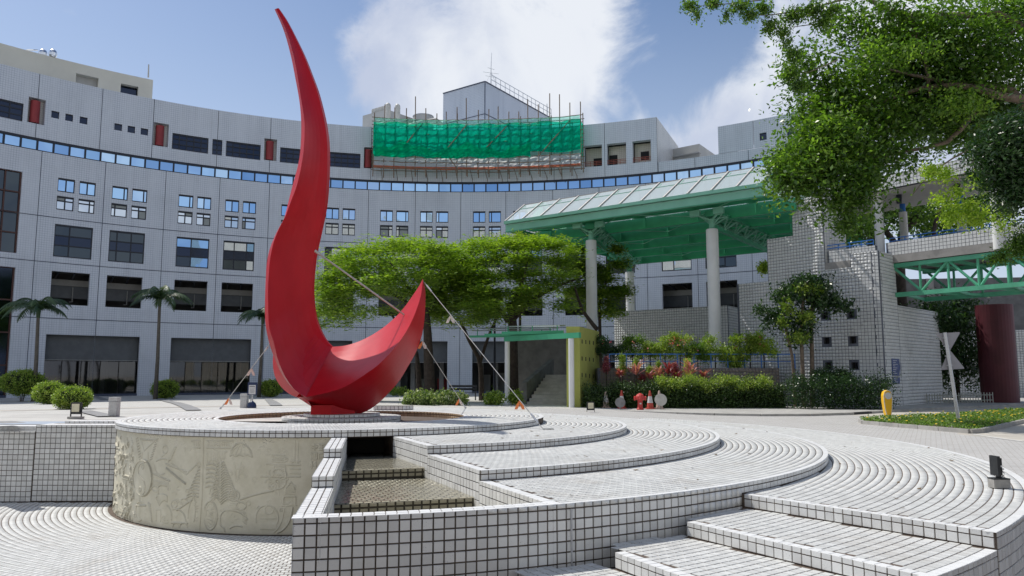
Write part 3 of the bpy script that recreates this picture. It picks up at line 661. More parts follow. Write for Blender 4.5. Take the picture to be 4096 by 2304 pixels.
# steps
sp = thing('staircase', 'short flight of wide tiled steps going down beside the curved front wall', 'steps', (2, 7, ZF))
def step(L, Rr, Lb, Rb, z, ztop_next, nm):
    """one tread: front edge L-Rr, back edge Lb-Rb, and its riser"""
    a0_, a1_ = ang(C5, Rr), ang(C5, Rb)
    b = MB(); b.slab([L, Rr]+circ(C5, R5-.012, a0_, a1_, 8)[1:]+[Lb], ZF, z-.01); s = b.obj('step', M['grout'], sp)
    d = np.array(Rr)-np.array(L); d /= np.linalg.norm(d); nn = np.array([-d[1], d[0]]); db = np.array(Rb)-np.array(Lb); db /= np.linalg.norm(db); nb = np.array([-db[1], db[0]])
    keep = lambda C: ((C[:, 0]-L[0])*nn[0]+(C[:, 1]-L[1])*nn[1] > .125) & ((C[:, 0]-Lb[0])*nb[0]+(C[:, 1]-Lb[1])*nb[1] < -.02) & (dist(C, C4) > R4+.05)
    tiles(s, *ring_tiles(C5, R5-6, R5-.10, a0_-20, a1_+3, z-.01, keep=keep), M['tile'])
    tiles(s, *ring_tiles(C5, R5-.10, R5, a0_, a1_, z-.01, joint=.004), M['rim'], name='rim_tile')
    return s
def nosing(parent, L, Rr, z, zb):
    L, Rr = np.array(L), np.array(Rr); d = (Rr-L); Ln = np.linalg.norm(d); d /= Ln; nn = np.array([-d[1], d[0]]); n = int(Ln/PT); q = Ln/n
    t = (np.arange(n)+.5)*q; C = np.stack([L[0]+d[0]*t+nn[0]*.055, L[1]+d[1]*t+nn[1]*.055, np.full(n, z-.01)], 1)
    tiles(parent, C, np.tile([d[0]*(q-.005)/2, d[1]*(q-.005)/2, 0], (n, 1)), np.tile([nn[0]*.052, nn[1]*.052, 0], (n, 1)), M['rim'], name='nosing_tile')
    h1 = .057; tiles(parent, *line_tiles(L, Rr, [(z-h1/2, h1), (z-h1-(z-h1-zb)/2, z-h1-zb)]), M['walltile'], th=.009, name='riser_tile')
nosing(sp, S1L, S1R, Z5, -.652)
s2 = step(S2L, S2R, S1L, S1R, -.652, None, 's'); nosing(s2, S2L, S2R, -.652, -.804)
s3 = step(S3L, S3R, S2L, S2R, -.804, None, 's'); nosing(s3, S3L, S3R, -.804, -.956)
s4 = step(S4L, S4R, S3L, S3R, -.956, None, 's'); nosing(s4, S4L, S4R, -.956, -1.108)
tiles(sp, *cyl_tiles(C5, R5-.012, ang(C5, S2R), a5-.2, rows_down(-.652, ZF)), M['walltile'], th=.009, name='wall_tile', objs=120)
# joint strip in the tall front wall
b = MB(); aj = ang(C4, tuple(onz(2290, 2012, Z4)[:2])); p = (C4[0]+(R4+.002)*math.cos(R_(aj)), C4[1]+(R4+.002)*math.sin(R_(aj)))
b.box((p[0], p[1], (Z4+ZF)/2-.03), (.014, .02, abs(ZF-Z4)-.06), rz=R_(aj+90)); b.obj('joint_strip', mottled('sealant', (.42, .42, .43), rough=.6), o4)

# ================================================================== water cascade
cs = thing('water_cascade', 'stepped water cascade of stained wet tiles between low tiled walls', 'cascade', (-1.3, 10, -.9))
OL = [np.array(p) for p in ((-1.955, 6.995), (-2.275, 8.86), (-2.62, 10.8), (-2.96, 12.72))]       # outer edge of the left wall
IL = [p+np.array([.235, .04]) for p in OL]
def seg_wall(i, z):
    ex = 0.0
    sh = (OL[1]-OL[0])*.035 if i == 0 else OL[0]*0; b = MB(); b.slab([tuple(OL[i]+sh), tuple(IL[i]+sh), tuple(IL[i+1]), tuple(OL[i+1])], ZF, z-.01); s = b.obj('side_wall', M['dgrout'], cs)
    d = OL[i+1]-OL[i]; L = np.linalg.norm(d); n = int(L/PT); u = d/L; wv = (IL[i]-OL[i])
    Cs, Us, Vs = [], [], []
    for k in range(3):
        t = (np.arange(n)+.5)*L/n; base = OL[i]+wv*((k+.5)/3)
        Cs.append(np.stack([base[0]+u[0]*t, base[1]+u[1]*t, np.full(n, z-.01)], 1)); Us.append(np.tile([u[0]*(L/n-.012)/2, u[1]*(L/n-.012)/2, 0], (n, 1))); Vs.append(np.tile([wv[0]/6*.86, wv[1]/6*.86, 0], (n, 1)))
    tiles(s, np.concatenate(Cs), np.concatenate(Us), np.concatenate(Vs), M['rim'], name='coping_tile', objs=100)
    tiles(s, *line_tiles(OL[i], OL[i+1], rows_down(z, ZF)), M['walltile'], th=.006, name='side_tile', objs=0)
    tiles(s, *line_tiles(IL[i], IL[i+1], rows_down(z, -.78)), M['walltile'], th=.010, name='side_tile', objs=120)
    if i: tiles(s, *line_tiles(OL[i], IL[i], [(z-.029, .052), (z-.091, .068)], pitch=.079), M['walltile'], th=.009, name='end_tile')
for i, z in enumerate((Z4, Z3, Z2)): seg_wall(i, z)
# right-hand side face under the terraces
for p, q, z in ((CL0-CD*.05, CL0*.0+np.array((-1.215, 11.28)), Z2), (np.array((-1.215, 11.28)), np.array((-.385, 9.435)), Z3), (np.array((-.385, 9.435)), CL1+CD*.0, Z4)):
    tiles(cs, *line_tiles(p-CN*.004, q-CN*.004, rows_down(z, -.80, .057)), M['walltile'], th=.010, name='side_tile', objs=200)
    L = np.linalg.norm(q-p); n = int(L/PT); u = (q-p)/L; t = (np.arange(n)+.5)*L/n; base = p+CN*.06
    tiles(cs, np.stack([base[0]+u[0]*t, base[1]+u[1]*t, np.full(n, z-.01)], 1), np.tile([u[0]*(L/n-.004)/2, u[1]*(L/n-.004)/2, 0], (n, 1)), np.tile([CN[0]*.055, CN[1]*.055, 0], (n, 1)), M['rim'], name='coping_tile', objs=60)
BF1 = ((-2.43, 11.08), (-1.21, 11.43)); BF2 = ((-2.09, 9.09), (-.38, 9.62))
for (pl, pr), (bl, br), z in ((BF1, ((-2.85, 13.6), (-2.2, 13.6)), -.46), (BF2, BF1, -.60)):
    b = MB(); b.slab([pl, pr, br, bl], -1.0, z-.01); s = b.obj('basin', M['wgrout'], cs)
    d = np.array(pr)-np.array(pl); L = np.linalg.norm(d); d = d/L; nn = np.array([-d[1], d[0]])
    Cs, Us, Vs = [], [], []
    for k in range(22):
        t = np.arange(-6, 26)*PT+(k % 2)*PT/2; base = np.array(pl)+nn*(.055+k*PT)
        Cs.append(np.stack([base[0]+d[0]*t, base[1]+d[1]*t, np.full(len(t), z-.01)], 1))
    C = np.concatenate(Cs); keep = np.ones(len(C), bool)
    quad = [pl, pr, br, bl]
    for i in range(4):
        a, c_ = np.array(quad[i]), np.array(quad[(i+1) % 4]); e = c_-a; e = e/np.linalg.norm(e); keep &= ((C[:, 0]-a[0])*-e[1]+(C[:, 1]-a[1])*e[0] > .01)
    C = C[keep]; tiles(s, C, np.tile([d[0]*.044, d[1]*.044, 0], (len(C), 1)), np.tile([nn[0]*.044, nn[1]*.044, 0], (len(C), 1)), M['wet'], name='basin_tile', objs=200)
    tiles(s, *line_tiles(pl, pr, [(z-.03, .055), (z-.09, .06)], joint=.02), M['wet'], th=.009, name='weir_tile')
    b = MB(); e = nn*-.02; b.add([(pl[0]+e[0], pl[1]+e[1], z+.006), (pr[0]+e[0], pr[1]+e[1], z+.006), (br[0], br[1], z+.014), (bl[0], bl[1], z+.014)], [(0, 1, 2, 3)])
    b.add([(pl[0]+e[0], pl[1]+e[1], z+.006), (pl[0]+e[0]*1.3, pl[1]+e[1]*1.3, z-.12), (pr[0]+e[0]*1.3, pr[1]+e[1]*1.3, z-.12), (pr[0]+e[0], pr[1]+e[1], z+.006)], [(0, 1, 2, 3)])
    b.obj('water', M['water'], cs)
b = MB(); b.add([(-1.75, 7.25, -.74), (.3, 7.85, -.74), (-.3, 9.6, -.74), (-2.1, 9.1, -.74)], [(0, 1, 2, 3)]); b.obj('basin', M['wet'], cs)
b = MB(); b.add([(-1.75, 7.25, -.70), (.3, 7.85, -.70), (-.3, 9.6, -.70), (-2.1, 9.1, -.70)], [(0, 1, 2, 3)]); b.obj('water', M['water'], cs)
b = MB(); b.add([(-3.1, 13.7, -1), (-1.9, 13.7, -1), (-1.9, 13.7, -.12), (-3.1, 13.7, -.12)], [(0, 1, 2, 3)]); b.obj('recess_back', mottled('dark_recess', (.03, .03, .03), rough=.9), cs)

# ================================================================== left court wall
lw = thing('court_wall', 'straight tiled retaining wall of the sunken court, left of the relief drum', 'wall', (-11, 15.85, ZF))
b = MB(); b.slab([(-16, 15.86), (-9.75, 15.86), (-9.75, 16.6), (-16, 16.6)], ZF, Z3-.01); b.slab([(-9.748, 15.86), (-7.9, 15.86), (-7.9, 16.6), (-9.748, 16.6)], ZF, Z2-.01)
b.slab([(-9.45, 16.35), (-7.6, 16.35), (-7.6, 16.95), (-9.45, 16.95)], ZF, -.085); b.obj('core', M['dgrout'], lw)
tiles(lw, *line_tiles((-12.6, 15.86), (-9.76, 15.86), rows_down(Z3, ZF)), M['walltile'], th=.009, name='wall_tile', objs=150)
tiles(lw, *line_tiles((-9.74, 15.86), (-7.99, 15.86), rows_down(Z2, ZF)), M['walltile'], th=.009, name='wall_tile', objs=300)
tiles(lw, *line_tiles((-9.45, 16.35), (-7.6, 16.35), [(-.105, .05)]), M['walltile'], th=.010, name='step_tile')
for x0, x1, z, y0, k in ((-12.6, -9.75, Z3, 15.86, 2), (-9.74, -7.9, Z2, 15.86, 5), (-9.45, -7.75, -.075, 16.35, 4)):
    n = int((x1-x0)/PT); t = x0+(np.arange(n)+.5)*PT
    for j in range(k): tiles(lw, np.stack([t, np.full(n, y0+.055+j*PT), np.full(n, z-.01)], 1), np.tile([.048, 0, 0], (n, 1)), np.tile([0, .048, 0], (n, 1)), M['rim'], name='coping_tile', objs=20 if j == 0 else 0)
b = MB(); b.slab([(-16, 15.98), (-9.76, 15.98), (-9.76, 16.6), (-16, 16.6)], -.4, -.16); b.obj('upper_step', M['rim'], lw)
tiles(lw, *line_tiles((-12.6, 15.98), (-9.76, 15.98), [(-.20, .07)]), M['walltile'], th=.008, name='step_tile', objs=30)
# ================================================================== red sculpture
def z3(x, y): return (1000+x/1.61, y/1.61)
def z4(x, y): return (1000+x/1.7045, 900+y/1.7045)
def resample(pts, n):
    P = [Vector(p) for p in pts]; L = [0]
    for a, b_ in zip(P[:-1], P[1:]): L.append(L[-1]+(b_-a).length)
    # smooth (Catmull-Rom) through the points
    out = []
    for k in range(n+1):
        s = L[-1]*k/n; i = max(0, min(len(P)-2, next((j for j in range(len(L)-1) if L[j+1] >= s-1e-9), len(P)-2)))
        t = (s-L[i])/max(1e-9, L[i+1]-L[i]); p0 = P[max(i-1, 0)]; p1 = P[i]; p2 = P[i+1]; p3 = P[min(i+2, len(P)-1)]
        out.append(.5*((2*p1)+(p2-p0)*t+(2*p0-5*p1+4*p2-p3)*t*t+(3*p1-p0-3*p2+p3)*t**3))
    return out
def loft(mb, A, B, flip=False):
    n = len(A); V = list(A)+list(B); F = [(i, i+1, n+i+1, n+i) if not flip else (i, n+i, n+i+1, i+1) for i in range(n-1)]; mb.add(V, F)
scp = thing('sculpture', 'tall red steel sculpture of a curved blade and a crescent on the round platform', 'sculpture', (ISL[0], ISL[1], .045))
Apx = [z3(*p) for p in [(180, 52), (230, 125), (290, 240), (345, 355), (390, 470), (430, 580), (462, 700), (483, 800), (496, 900), (499, 1000), (497, 1120), (490, 1240), (478, 1340)]]+[z4(*p) for p in [(483, 0), (470, 60), (445, 180), (430, 300), (423, 420), (428, 520), (443, 620), (475, 710), (520, 790), (562, 830)]]
Bpx = [z3(*p) for p in [(168, 56), (205, 132), (236, 205), (264, 295), (290, 400), (311, 520), (328, 630), (340, 700), (350, 775), (352, 850), (347, 950), (340, 1010), (325, 1095), (300, 1200), (262, 1300), (225, 1400)]]+[z4(*p) for p in [(207, 5), (167, 100), (142, 200), (130, 300), (124, 400), (123, 500), (125, 600), (131, 700), (165, 810), (185, 900), (210, 970), (250, 1050), (310, 1130), (383, 1174)]]
Cpx = [z3(*p) for p in [(158, 60), (195, 140), (222, 210), (247, 295), (272, 400), (293, 510), (310, 600), (322, 680), (329, 770), (330, 850), (325, 960), (312, 1050), (295, 1120), (270, 1210), (240, 1330), (212, 1430)]]+[z4(*p) for p in [(196, 20), (150, 120), (125, 200), (112, 280), (107, 380), (103, 480), (102, 560), (103, 640), (112, 720), (135, 820), (158, 885), (188, 960), (215, 1015), (252, 1068), (300, 1122), (376, 1176)]]
def to3(pts, y0, y1, bow=0.0, p=1.0):
    out = []; n = len(pts)-1
    for i, q in enumerate(pts):
        t = (i/n)**p; out.append(at(q[0], q[1], y0+(y1-y0)*t+bow*math.sin(PI*t)))
    return out
NB = 60
A3 = resample(to3(Apx, 17.0, 17.95, .1), NB); B3 = resample(to3(Bpx, 16.98, 16.15, -.1), NB); C3_ = resample(to3(Cpx, 17.05, 16.22, .34), NB)
A3b = [p+Vector((0.02, .16*math.sin(PI*min(1, i/NB*1.0))**.5+.02, 0)) for i, p in enumerate(A3)]
# slightly hollow front face
def hollow(A, B, k, push):
    n = len(A); out = []
    for j in range(k+1):
        t = j/k; out.append([A[i].lerp(B[i], t)+Vector((0, push*4*t*(1-t)*(A[i]-B[i]).length, 0)) for i in range(n)])
    return out
rows = hollow(A3, B3, 6, .10)
b = MB()
for r0, r1 in zip(rows[:-1], rows[1:]): loft(b, r0, r1)
b.obj('blade_face', M['red'], scp, smooth_=True)
b = MB(); loft(b, B3, C3_); b.obj('blade_edge', M['red'], scp, smooth_=True)
b = MB(); loft(b, C3_, A3b); loft(b, A3b, A3); b.add([A3[0], B3[0], C3_[0], A3b[0]], [(0, 1, 2, 3)]); b.obj('blade_back', M['red'], scp)
Jp = [(1330, 1388), (1310.6, 1420), (1292, 1454.5), (1270, 1498), (1248, 1538), (1223.6, 1588)]
Tp = [(1329.7, 1387), (1381, 1382), (1434, 1366), (1487, 1340), (1539.8, 1304.8), (1586.7, 1263.7), (1622, 1222.7), (1651, 1181.6), (1674.7, 1146.4), (1691, 1116)]
Ep = [(1223.6, 1588), (1293, 1574.7), (1369.6, 1552), (1420, 1524), (1467.6, 1492.5), (1522, 1451.5), (1586.7, 1381), (1633.6, 1310.7), (1663, 1246), (1683.5, 1181.6), (1692, 1117)]
Dp = [(1186, 1588), (1215, 1606), (1244, 1624), (1290, 1645), (1350, 1661), (1410, 1660), (1463.5, 1646), (1516, 1611), (1563, 1563), (1598, 1522), (1633.6, 1463), (1663, 1410), (1686.4, 1346), (1698, 1275.5), (1702, 1205), (1701, 1158), (1692, 1117)]
T3 = resample(to3(Tp, 17.95, 17.55, .35), 44); E3 = resample(to3(Ep, 16.15, 17.5, -.60), 44); D3 = resample(to3(Dp, 16.65, 17.6, .25), 44)
J3 = resample(to3(Jp, 17.35, 16.25), 12)
rows = hollow(T3, E3, 8, .0)
for j in range(1, 8):
    t = j/8
    for i in range(45): rows[j][i] = rows[j][i]+Vector((0, .0, -.16*4*t*(1-t)*math.sin(PI*(1-i/44)/1.0+.0)**1 if False else 0))
b = MB()
for r0, r1 in zip(rows[:-1], rows[1:]): loft(b, r0, r1)
b.obj('crescent_inner_face', M['red'], scp, smooth_=True)
rows = hollow(E3, D3, 8, -.07)
b = MB()
for r0, r1 in zip(rows[:-1], rows[1:]): loft(b, r0, r1)
b.obj('crescent_outer_face', M['red'], scp, smooth_=True)
b = MB(); rows = hollow(T3, D3, 4, .10)
for r0, r1 in zip(rows[:-1], rows[1:]): loft(b, r0, r1, True)
b.obj('crescent_back', M['red'], scp, smooth_=True)
# turned-up left end of the crescent, behind the blade
Lp = [(1120, 1340), (1100, 1385), (1093, 1417), (1091.6, 1460.7), (1099, 1504), (1115, 1535), (1140, 1563), (1174, 1585), (1205, 1594), (1242, 1624)]
Kp = [(1140, 1350), (1150, 1385), (1150, 1410), (1160, 1450), (1175, 1490), (1190, 1520), (1205, 1550), (1215, 1570), (1222, 1590), (1250, 1630)]
L3 = resample(to3(Lp, 18.6, 16.95), 20); K3 = resample(to3(Kp, 17.0, 16.5), 20); K3b = [p+Vector((.5, .7, .02)) for p in L3]
b = MB(); loft(b, L3, K3, True); b.obj('crescent_left_end', M['red'], scp, smooth_=True)
b = MB(); loft(b, L3, K3b); b.obj('crescent_left_back', M['red'], scp, smooth_=True)
b = MB(); p = [onz(1242, 1656, .045) for _ in range(1)]
x0 = at(1243, 1650, 16.55).x; x1 = at(1324, 1650, 16.55).x; b.prism([(x0, 16.55, .045), (x1, 16.55, .045), (x1+.42, 17.0, .045), (x1+.3, 17.3, .045), (x0, 17.3, .045)], (0, 0, .20)); b.obj('foot_block', M['red'], scp)
b = MB(); g0 = at(1262, 1005, 16.98); g1 = at(1600, 1247, 17.55); g1 = g1+(g1-g0).normalized()*.15
b.tube([g0, g1], .021, 10); b.tube([g0-(g1-g0).normalized()*.02, g0+(g1-g0).normalized()*.14], .035, 10)
b.obj('gnomon_rod', mottled('weathered_steel', (.50, .46, .42), rough=.45, metal=.6, var=.15, scale=20), scp)

M['steel'] = mottled('galvanised_steel', (.52, .53, .54), rough=.4, metal=.7, var=.1, scale=30)
M['cable'] = mottled('wire_cable', (.42, .41, .39), rough=.5, metal=.4, var=.2, scale=40)
M['orange'] = mottled('orange_tag', (.85, .25, .08), rough=.7, var=.15, scale=30); M['whitecloth'] = mottled('pale_tag', (.72, .62, .55), rough=.8, var=.2, scale=25)
def guy(label, p0, p1, tagpos, foot, cols):
    o = thing('guy_wire', label, 'guy wire', p1, group='guy wires of the sculpture'); d = (p1-p0); 
    MB().tube([p0, p1], .009, 6).obj('cable', M['cable'], o)
    for t in (.06, .94): MB().tube([p0+d*(t-.025), p0+d*(t+.025)], .019, 8).obj('turnbuckle', M['steel'], o)
    for k, (t, cc) in enumerate(zip(tagpos, cols)):
        q = p0+d*t
        for s, c_ in zip((-1, 1), cc):
            b = MB(); L = .19; u = Vector((s*.42, -.1, -1)).normalized(); wv = Vector((1, .2, 0))*.035
            b.add([q-wv*.3, q+wv*.3, q+u*L*.6+wv*.9, q+u*L+wv*.7, q+u*L-wv*.9, q+u*L*.55-wv], [(0, 1, 2, 3, 4, 5)]); b.prism([q-wv*.3+Vector((0, .004, 0)), q+wv*.3+Vector((0, .004, 0)), q+u*L+wv*.7+Vector((0, .004, 0)), q+u*L-wv*.9+Vector((0, .004, 0))], (0, .006, 0))
            b.obj('warning_tag', M[c_], o)
    if foot: MB().box(p1+Vector((.09, 0, .012)), (.2, .07, .025)).obj('anchor_plate', M['steel'], o)
    else: MB().lathe(p1, [(.03, 0), (.03, .02), (.012, .05)], 8).obj('anchor_plate', M['steel'], o)
T_tip = at(1692, 1124, 17.55)
guy('steel guy wire from the crescent tip down to the terrace right of the pool', T_tip, onz(2174, 1718, Z2), [.27, .835], True, [('whitecloth', 'whitecloth'), ('orange', 'orange')])
guy('steel guy wire from the crescent side to the back of the platform', at(1686, 1358, 17.5), Vector((-1.25, 20.75, 0)), [.02, .84], False, [('orange', 'whitecloth'), ('orange', 'whitecloth')])
guy('steel guy wire at the left of the sculpture, from the tall blade to the platform', at(1078, 1378, 17.0), onz(882, 1636, 0), [.33, .80], False, [('whitecloth', 'whitecloth'), ('orange', 'whitecloth')])
bk = MB(); q = onz(1560, 1640, 0); bk.prism([(q.x-.42, q.y, 0), (q.x+.32, q.y, 0), (q.x+.55, q.y+.25, 0), (q.x+.55, q.y+.35, 0), (q.x-.42, q.y+.35, 0)], (0, 0, .10)); o = bk.obj('tiled_kerb_block', M['dgrout']); setp(o, 'low grey tiled block on the far rim of the platform behind the pool', 'block')
tiles(o, *line_tiles((q.x-.42, q.y-.001), (q.x+.32, q.y-.001), [(.05, .095)]), M['walltile'], th=.01)
tiles(o, *line_tiles((q.x+.32, q.y-.001), (q.x+.55, q.y+.25), [(.05, .095)]), M['walltile'], th=.01)

# ================================================================== curved building
FC = Vector((-3.978, 22.689)); FR_ = 38.366
def cp(a, z, dr=0.0): return Vector((FC.x+(FR_+dr)*math.sin(R_(a)), FC.y+(FR_+dr)*math.cos(R_(a)), z))
M['facade'] = grid_mat('facade_mosaic', (.585, .63, .70), dirt=.22, jc=(.20, .25, .34), joint=.10)
M['facade_side'] = grid_mat('facade_mosaic_warm', (.64, .64, .62), dirt=.3)
M['frame'] = mottled('dark_window_frame', (.012, .017, .030), rough=.4)
M['inside'] = mottled('interior_grey', (.10, .10, .10), rough=.9, var=.2, scale=1.0)
M['insidelight'] = mottled('interior_beige', (.36, .36, .34), rough=.9, var=.1, scale=1.0)
M['dark'] = mottled('dark_interior', (.02, .02, .022), rough=.8)
M['backing'] = mottled('joint_backing_grey', (.07, .085, .13), rough=.9)  # plain dark grey backing for the panel joints
def coated(name, c, rough=.02, bump=.02):
    m, t, b = new_mat(name); b.inputs['Base Color'].default_value = (*c, 1); b.inputs['Metallic'].default_value = 1.0; b.inputs['Roughness'].default_value = rough
    g = N(t, 'ShaderNodeNewGeometry'); n = N(t, 'ShaderNodeTexNoise', inp={'Scale': .8, 'Detail': 1.0}); t.links.new(g.outputs['Position'], n.inputs['Vector'])
    bp = N(t, 'ShaderNodeBump', inp={'Strength': bump, 'Distance': .3}); t.links.new(n.outputs[0], bp.inputs['Height']); t.links.new(bp.outputs[0], b.inputs['Normal']); return m
M['bluepane'] = coated('blue_coated_glass', (.33, .53, .80)); M['cloudpane'] = coated('cloud_reflecting_glass', (.55, .62, .70)); M['bluepane2'] = coated('blue_coated_glass_paler', (.42, .60, .82), bump=.06); M['bluepane3'] = coated('blue_coated_glass_deeper', (.24, .42, .68)); M['blind'] = mottled('window_blind', (.30, .33, .33), rough=.6, var=.06); M['darkpane'] = coated('dark_coated_glass', (.06, .075, .09)); M['blackpane'] = coated('black_glass', (.035, .045, .07), rough=.08)
bl = thing('curved_building', 'long curved building clad in small grey mosaic tiles with a blue window band', 'building', (-4, 50, -.6))
JL = [-57, -51.3, -45.52, -39.7, -33.79, -28.19, -22.79, -17.1, -11.4, -5.8, -.3, 5.2, 10.9, 16.5, 22.04, 27.8, 33.77, 39.7, 45.5]
JU = [-57, -51.5, -46.2, -40.4, -35.35, -28.66, -22.9, -17.0, -11.2, -5.6, -.2, 5.4, 11.1, 17.25, 23.5]
G = .06                                      # panel joint in degrees
BW = [(-55.9, -52.5), (-43.95, -40.5), (-38.95, -35.55), (-32.4, -29.02), (-27.53, -24.2), (-21.4, -17.95), (-16.35, -12.91), (-9.98, -6.6), (-5.2, -1.8), (1.2, 4.6), (6.1, 9.6), (12.3, 15.75), (17.2, 20.6), (23.7, 27.1), (28.65, 32.1), (35.4, 38.8), (40.6, 44.0)]
TALL = (-49.0, -47.05)
def panel(name, a0, a1, z0, z1, holes, mat, ret=.32, parent=None, R0=0.0):
    """wall sheet on the cylinder with openings and their reveals"""
    hs = [(max(h[0], a0), min(h[1], a1), max(h[2], z0), min(h[3], z1), h) for h in holes if h[1] > a0+.02 and h[0] < a1-.02 and h[3] > z0+.01 and h[2] < z1-.01]
    As = {a0, a1}; Zs = {z0, z1}
    for h in hs: As |= {h[0], h[1]}; Zs |= {h[2], h[3]}
    As = sorted(As); Zs = sorted(Zs); A2 = []
    for p, q in zip(As[:-1], As[1:]):
        k = max(1, int((q-p)/1.2)); A2 += [p+(q-p)*i/k for i in range(k)]
    A2.append(As[-1]); V = []; F = []; UV = []
    def quad(P, uvs):
        k = len(V); V.extend(P); F.append((k, k+1, k+2, k+3)); UV.extend(uvs)
    rad = FR_*PI/180
    for p, q in zip(A2[:-1], A2[1:]):
        for r, s in zip(Zs[:-1], Zs[1:]):
            cm, zm = (p+q)/2, (r+s)/2
            if any(h[0] <= cm <= h[1] and h[2] <= zm <= h[3] for h in hs): continue
            quad([cp(p, r, R0), cp(q, r, R0), cp(q, s, R0), cp(p, s, R0)], [(p*rad, r), (q*rad, r), (q*rad, s), (p*rad, s)])
    for h in hs:
        o = h[4]
        if o[0] >= a0: quad([cp(h[0], h[2], R0), cp(h[0], h[3], R0), cp(h[0], h[3], R0+ret), cp(h[0], h[2], R0+ret)], [(0, h[2]), (0, h[3]), (ret, h[3]), (ret, h[2])])
        if o[1] <= a1: quad([cp(h[1], h[2], R0+ret), cp(h[1], h[3], R0+ret), cp(h[1], h[3], R0), cp(h[1], h[2], R0)], [(0, h[2]), (0, h[3]), (ret, h[3]), (ret, h[2])])
        n = max(1, int((h[1]-h[0])/1.5))
        for i in range(n):
            p, q = h[0]+(h[1]-h[0])*i/n, h[0]+(h[1]-h[0])*(i+1)/n
            if o[3] <= z1: quad([cp(p, h[3], R0), cp(q, h[3], R0), cp(q, h[3], R0+ret), cp(p, h[3], R0+ret)], [(p*rad, 0), (q*rad, 0), (q*rad, ret), (p*rad, ret)])
            if o[2] >= z0: quad([cp(p, h[2], R0+ret), cp(q, h[2], R0+ret), cp(q, h[2], R0), cp(p, h[2], R0)], [(p*rad, 0), (q*rad, 0), (q*rad, ret), (p*rad, ret)])
    for a in (a0, a1): quad([cp(a, z0, R0), cp(a, z1, R0), cp(a, z1, R0+.05), cp(a, z0, R0+.05)], [(0, 0)]*4)
    for z in (z0, z1):
        for p, q in zip(A2[:-1], A2[1:]): quad([cp(p, z, R0), cp(q, z, R0), cp(q, z, R0+.05), cp(p, z, R0+.05)], [(0, 0)]*4)
    return mesh(name, V, F, mat, parent or bl, uv=UV)
GR = [(-56, -47.05), (-44.06, -35.5), (-32.45, -24.15), (-21.4, -12.9), (-10.0, -1.75), (1.2, 9.6), (12.3, 20.6), (23.7, 32.1), (35.4, 44)]
holes0 = [(a, b_, -1.0, 3.55) for a, b_ in GR[1:]]+[(-55, TALL[1], -1, 7.78)]
holes1 = [(a, b_, 5.56, 7.77) for a, b_ in BW[1:]]+[(-55, TALL[1], 4.0, 7.78)]
holes2 = [(a, b_, 8.74, 10.95) for a, b_ in BW[1:]]+[(-55, TALL[1], 8.72, 14.1)]
holes3 = [(-55, TALL[1], 8.72, 14.1)]; PAIRS = []
for a, b_ in BW[1:]:
    m1, m2 = a+(b_-a)*.445, a+(b_-a)*.565
    for p, q in ((a, m1), (m2, b_)):
        for z0, z1 in ((13.17, 14.12), (11.93, 12.88)): holes3.append((p, q, z0, z1)); PAIRS.append((p, q, z0, z1))
for L0, L1, hs, js in ((-.75, 4.585, holes0, JL), (4.635, 8.305, holes1, JL), (8.355, 11.34, holes2, JL), (11.39, 15.70, holes3, JL)):
    for p, q in zip(js[:-1], js[1:]): panel('wall_panel', p+G/2, q-G/2, L0, L1, hs, M['facade'])
# upper wall above the window band
SQ = [(-44.95, -44.24), (-43.69, -42.99), (-42.38, -41.66), (-39.12, -38.37), (-37.83, -37.1), (-36.55, -35.82)]
NI = [(-46.99, -45.5), (-35.3, -33.76), (-23.56, -22.14), (-12.06, -10.94)]
TW = [(-49.6, -47.39), (-33.36, -29.6), (-29.18, -28.12), (-27.71, -23.94), (-21.76, -18.0), (-16.21, -12.46)]
BAL = [(14.79, 16.92), (17.54, 19.82), (20.58, 22.75)]
holesU = [(a, b_, 18.14, 18.63) for a, b_ in SQ]+[(a, b_, 17.45, 18.66) for a, b_ in TW]+[(a, b_, 17.45, 19.2) for a, b_ in BAL]
nich = [(a, b_, 17.5, 19.24) for a, b_ in NI]
for p, q in zip(JU[:-1], JU[1:]): panel('upper_wall_panel', p+G/2, q-G/2, 16.56, 20.95, holesU+nich, M['facade'], ret=.5)
for p, q in zip([23.56, 27.8, 33.77, 39.7], [27.8, 33.77, 39.7, 45.5]): panel('upper_wall_panel', p+G/2, q-G/2, 16.56, 17.33, [], M['facade'])
RB = [(35.07, 35.82), (38.0, 38.8), (40.9, 41.7)]
for p, q in ((30.5, 34.38), (34.44, 39.7), (39.76, 45.5)): panel('upper_wall_panel', p, q, 17.36, 19.45, [(a, b_, 17.85, 18.4) for a, b_ in RB], M['facade'], ret=.3)
# backing wall, floors, roofs
def arcstrip(name, a0, a1, prof, mat, step=1.5, parent=None):
    n = int((a1-a0)/step)+1; V = []; F = []; m_ = len(prof)
    for i in range(n+1):
        a = a0+(a1-a0)*i/n; V += [cp(a, z, dr) for dr, z in prof]
    for i in range(n):
        for j in range(m_-1): F.append((i*m_+j, (i+1)*m_+j, (i+1)*m_+j+1, i*m_+j+1))
    return mesh(name, V, F, mat, parent or bl)
arcstrip('lower_joint_backing', -57, 45, [(.045, -.75), (.045, -.4)], M['backing'])
def backing(z0, z1, hs, a0=-57, a1=45.5):      # dark surface just behind the joints, open where the openings are
    panel('joint_backing', a0, a1, z0, z1, hs, M['backing'], ret=.01, R0=.048)
backing(-.75, 4.6, holes0); backing(4.6, 8.33, holes1); backing(8.33, 11.37, holes2); backing(11.37, 15.7, holes3); backing(16.56, 20.9, holesU+nich, -57, 23.5); backing(16.56, 17.3, [], 23.5, 45.5)
arcstrip('back_wall', -57, 45, [(4.0, -.75), (4.0, 16.3)], M['inside'])
arcstrip('roof_slab', -57, 23.5, [(.0, 20.95), (.35, 20.95), (.35, 20.3), (9, 20.3)], M['facade'])
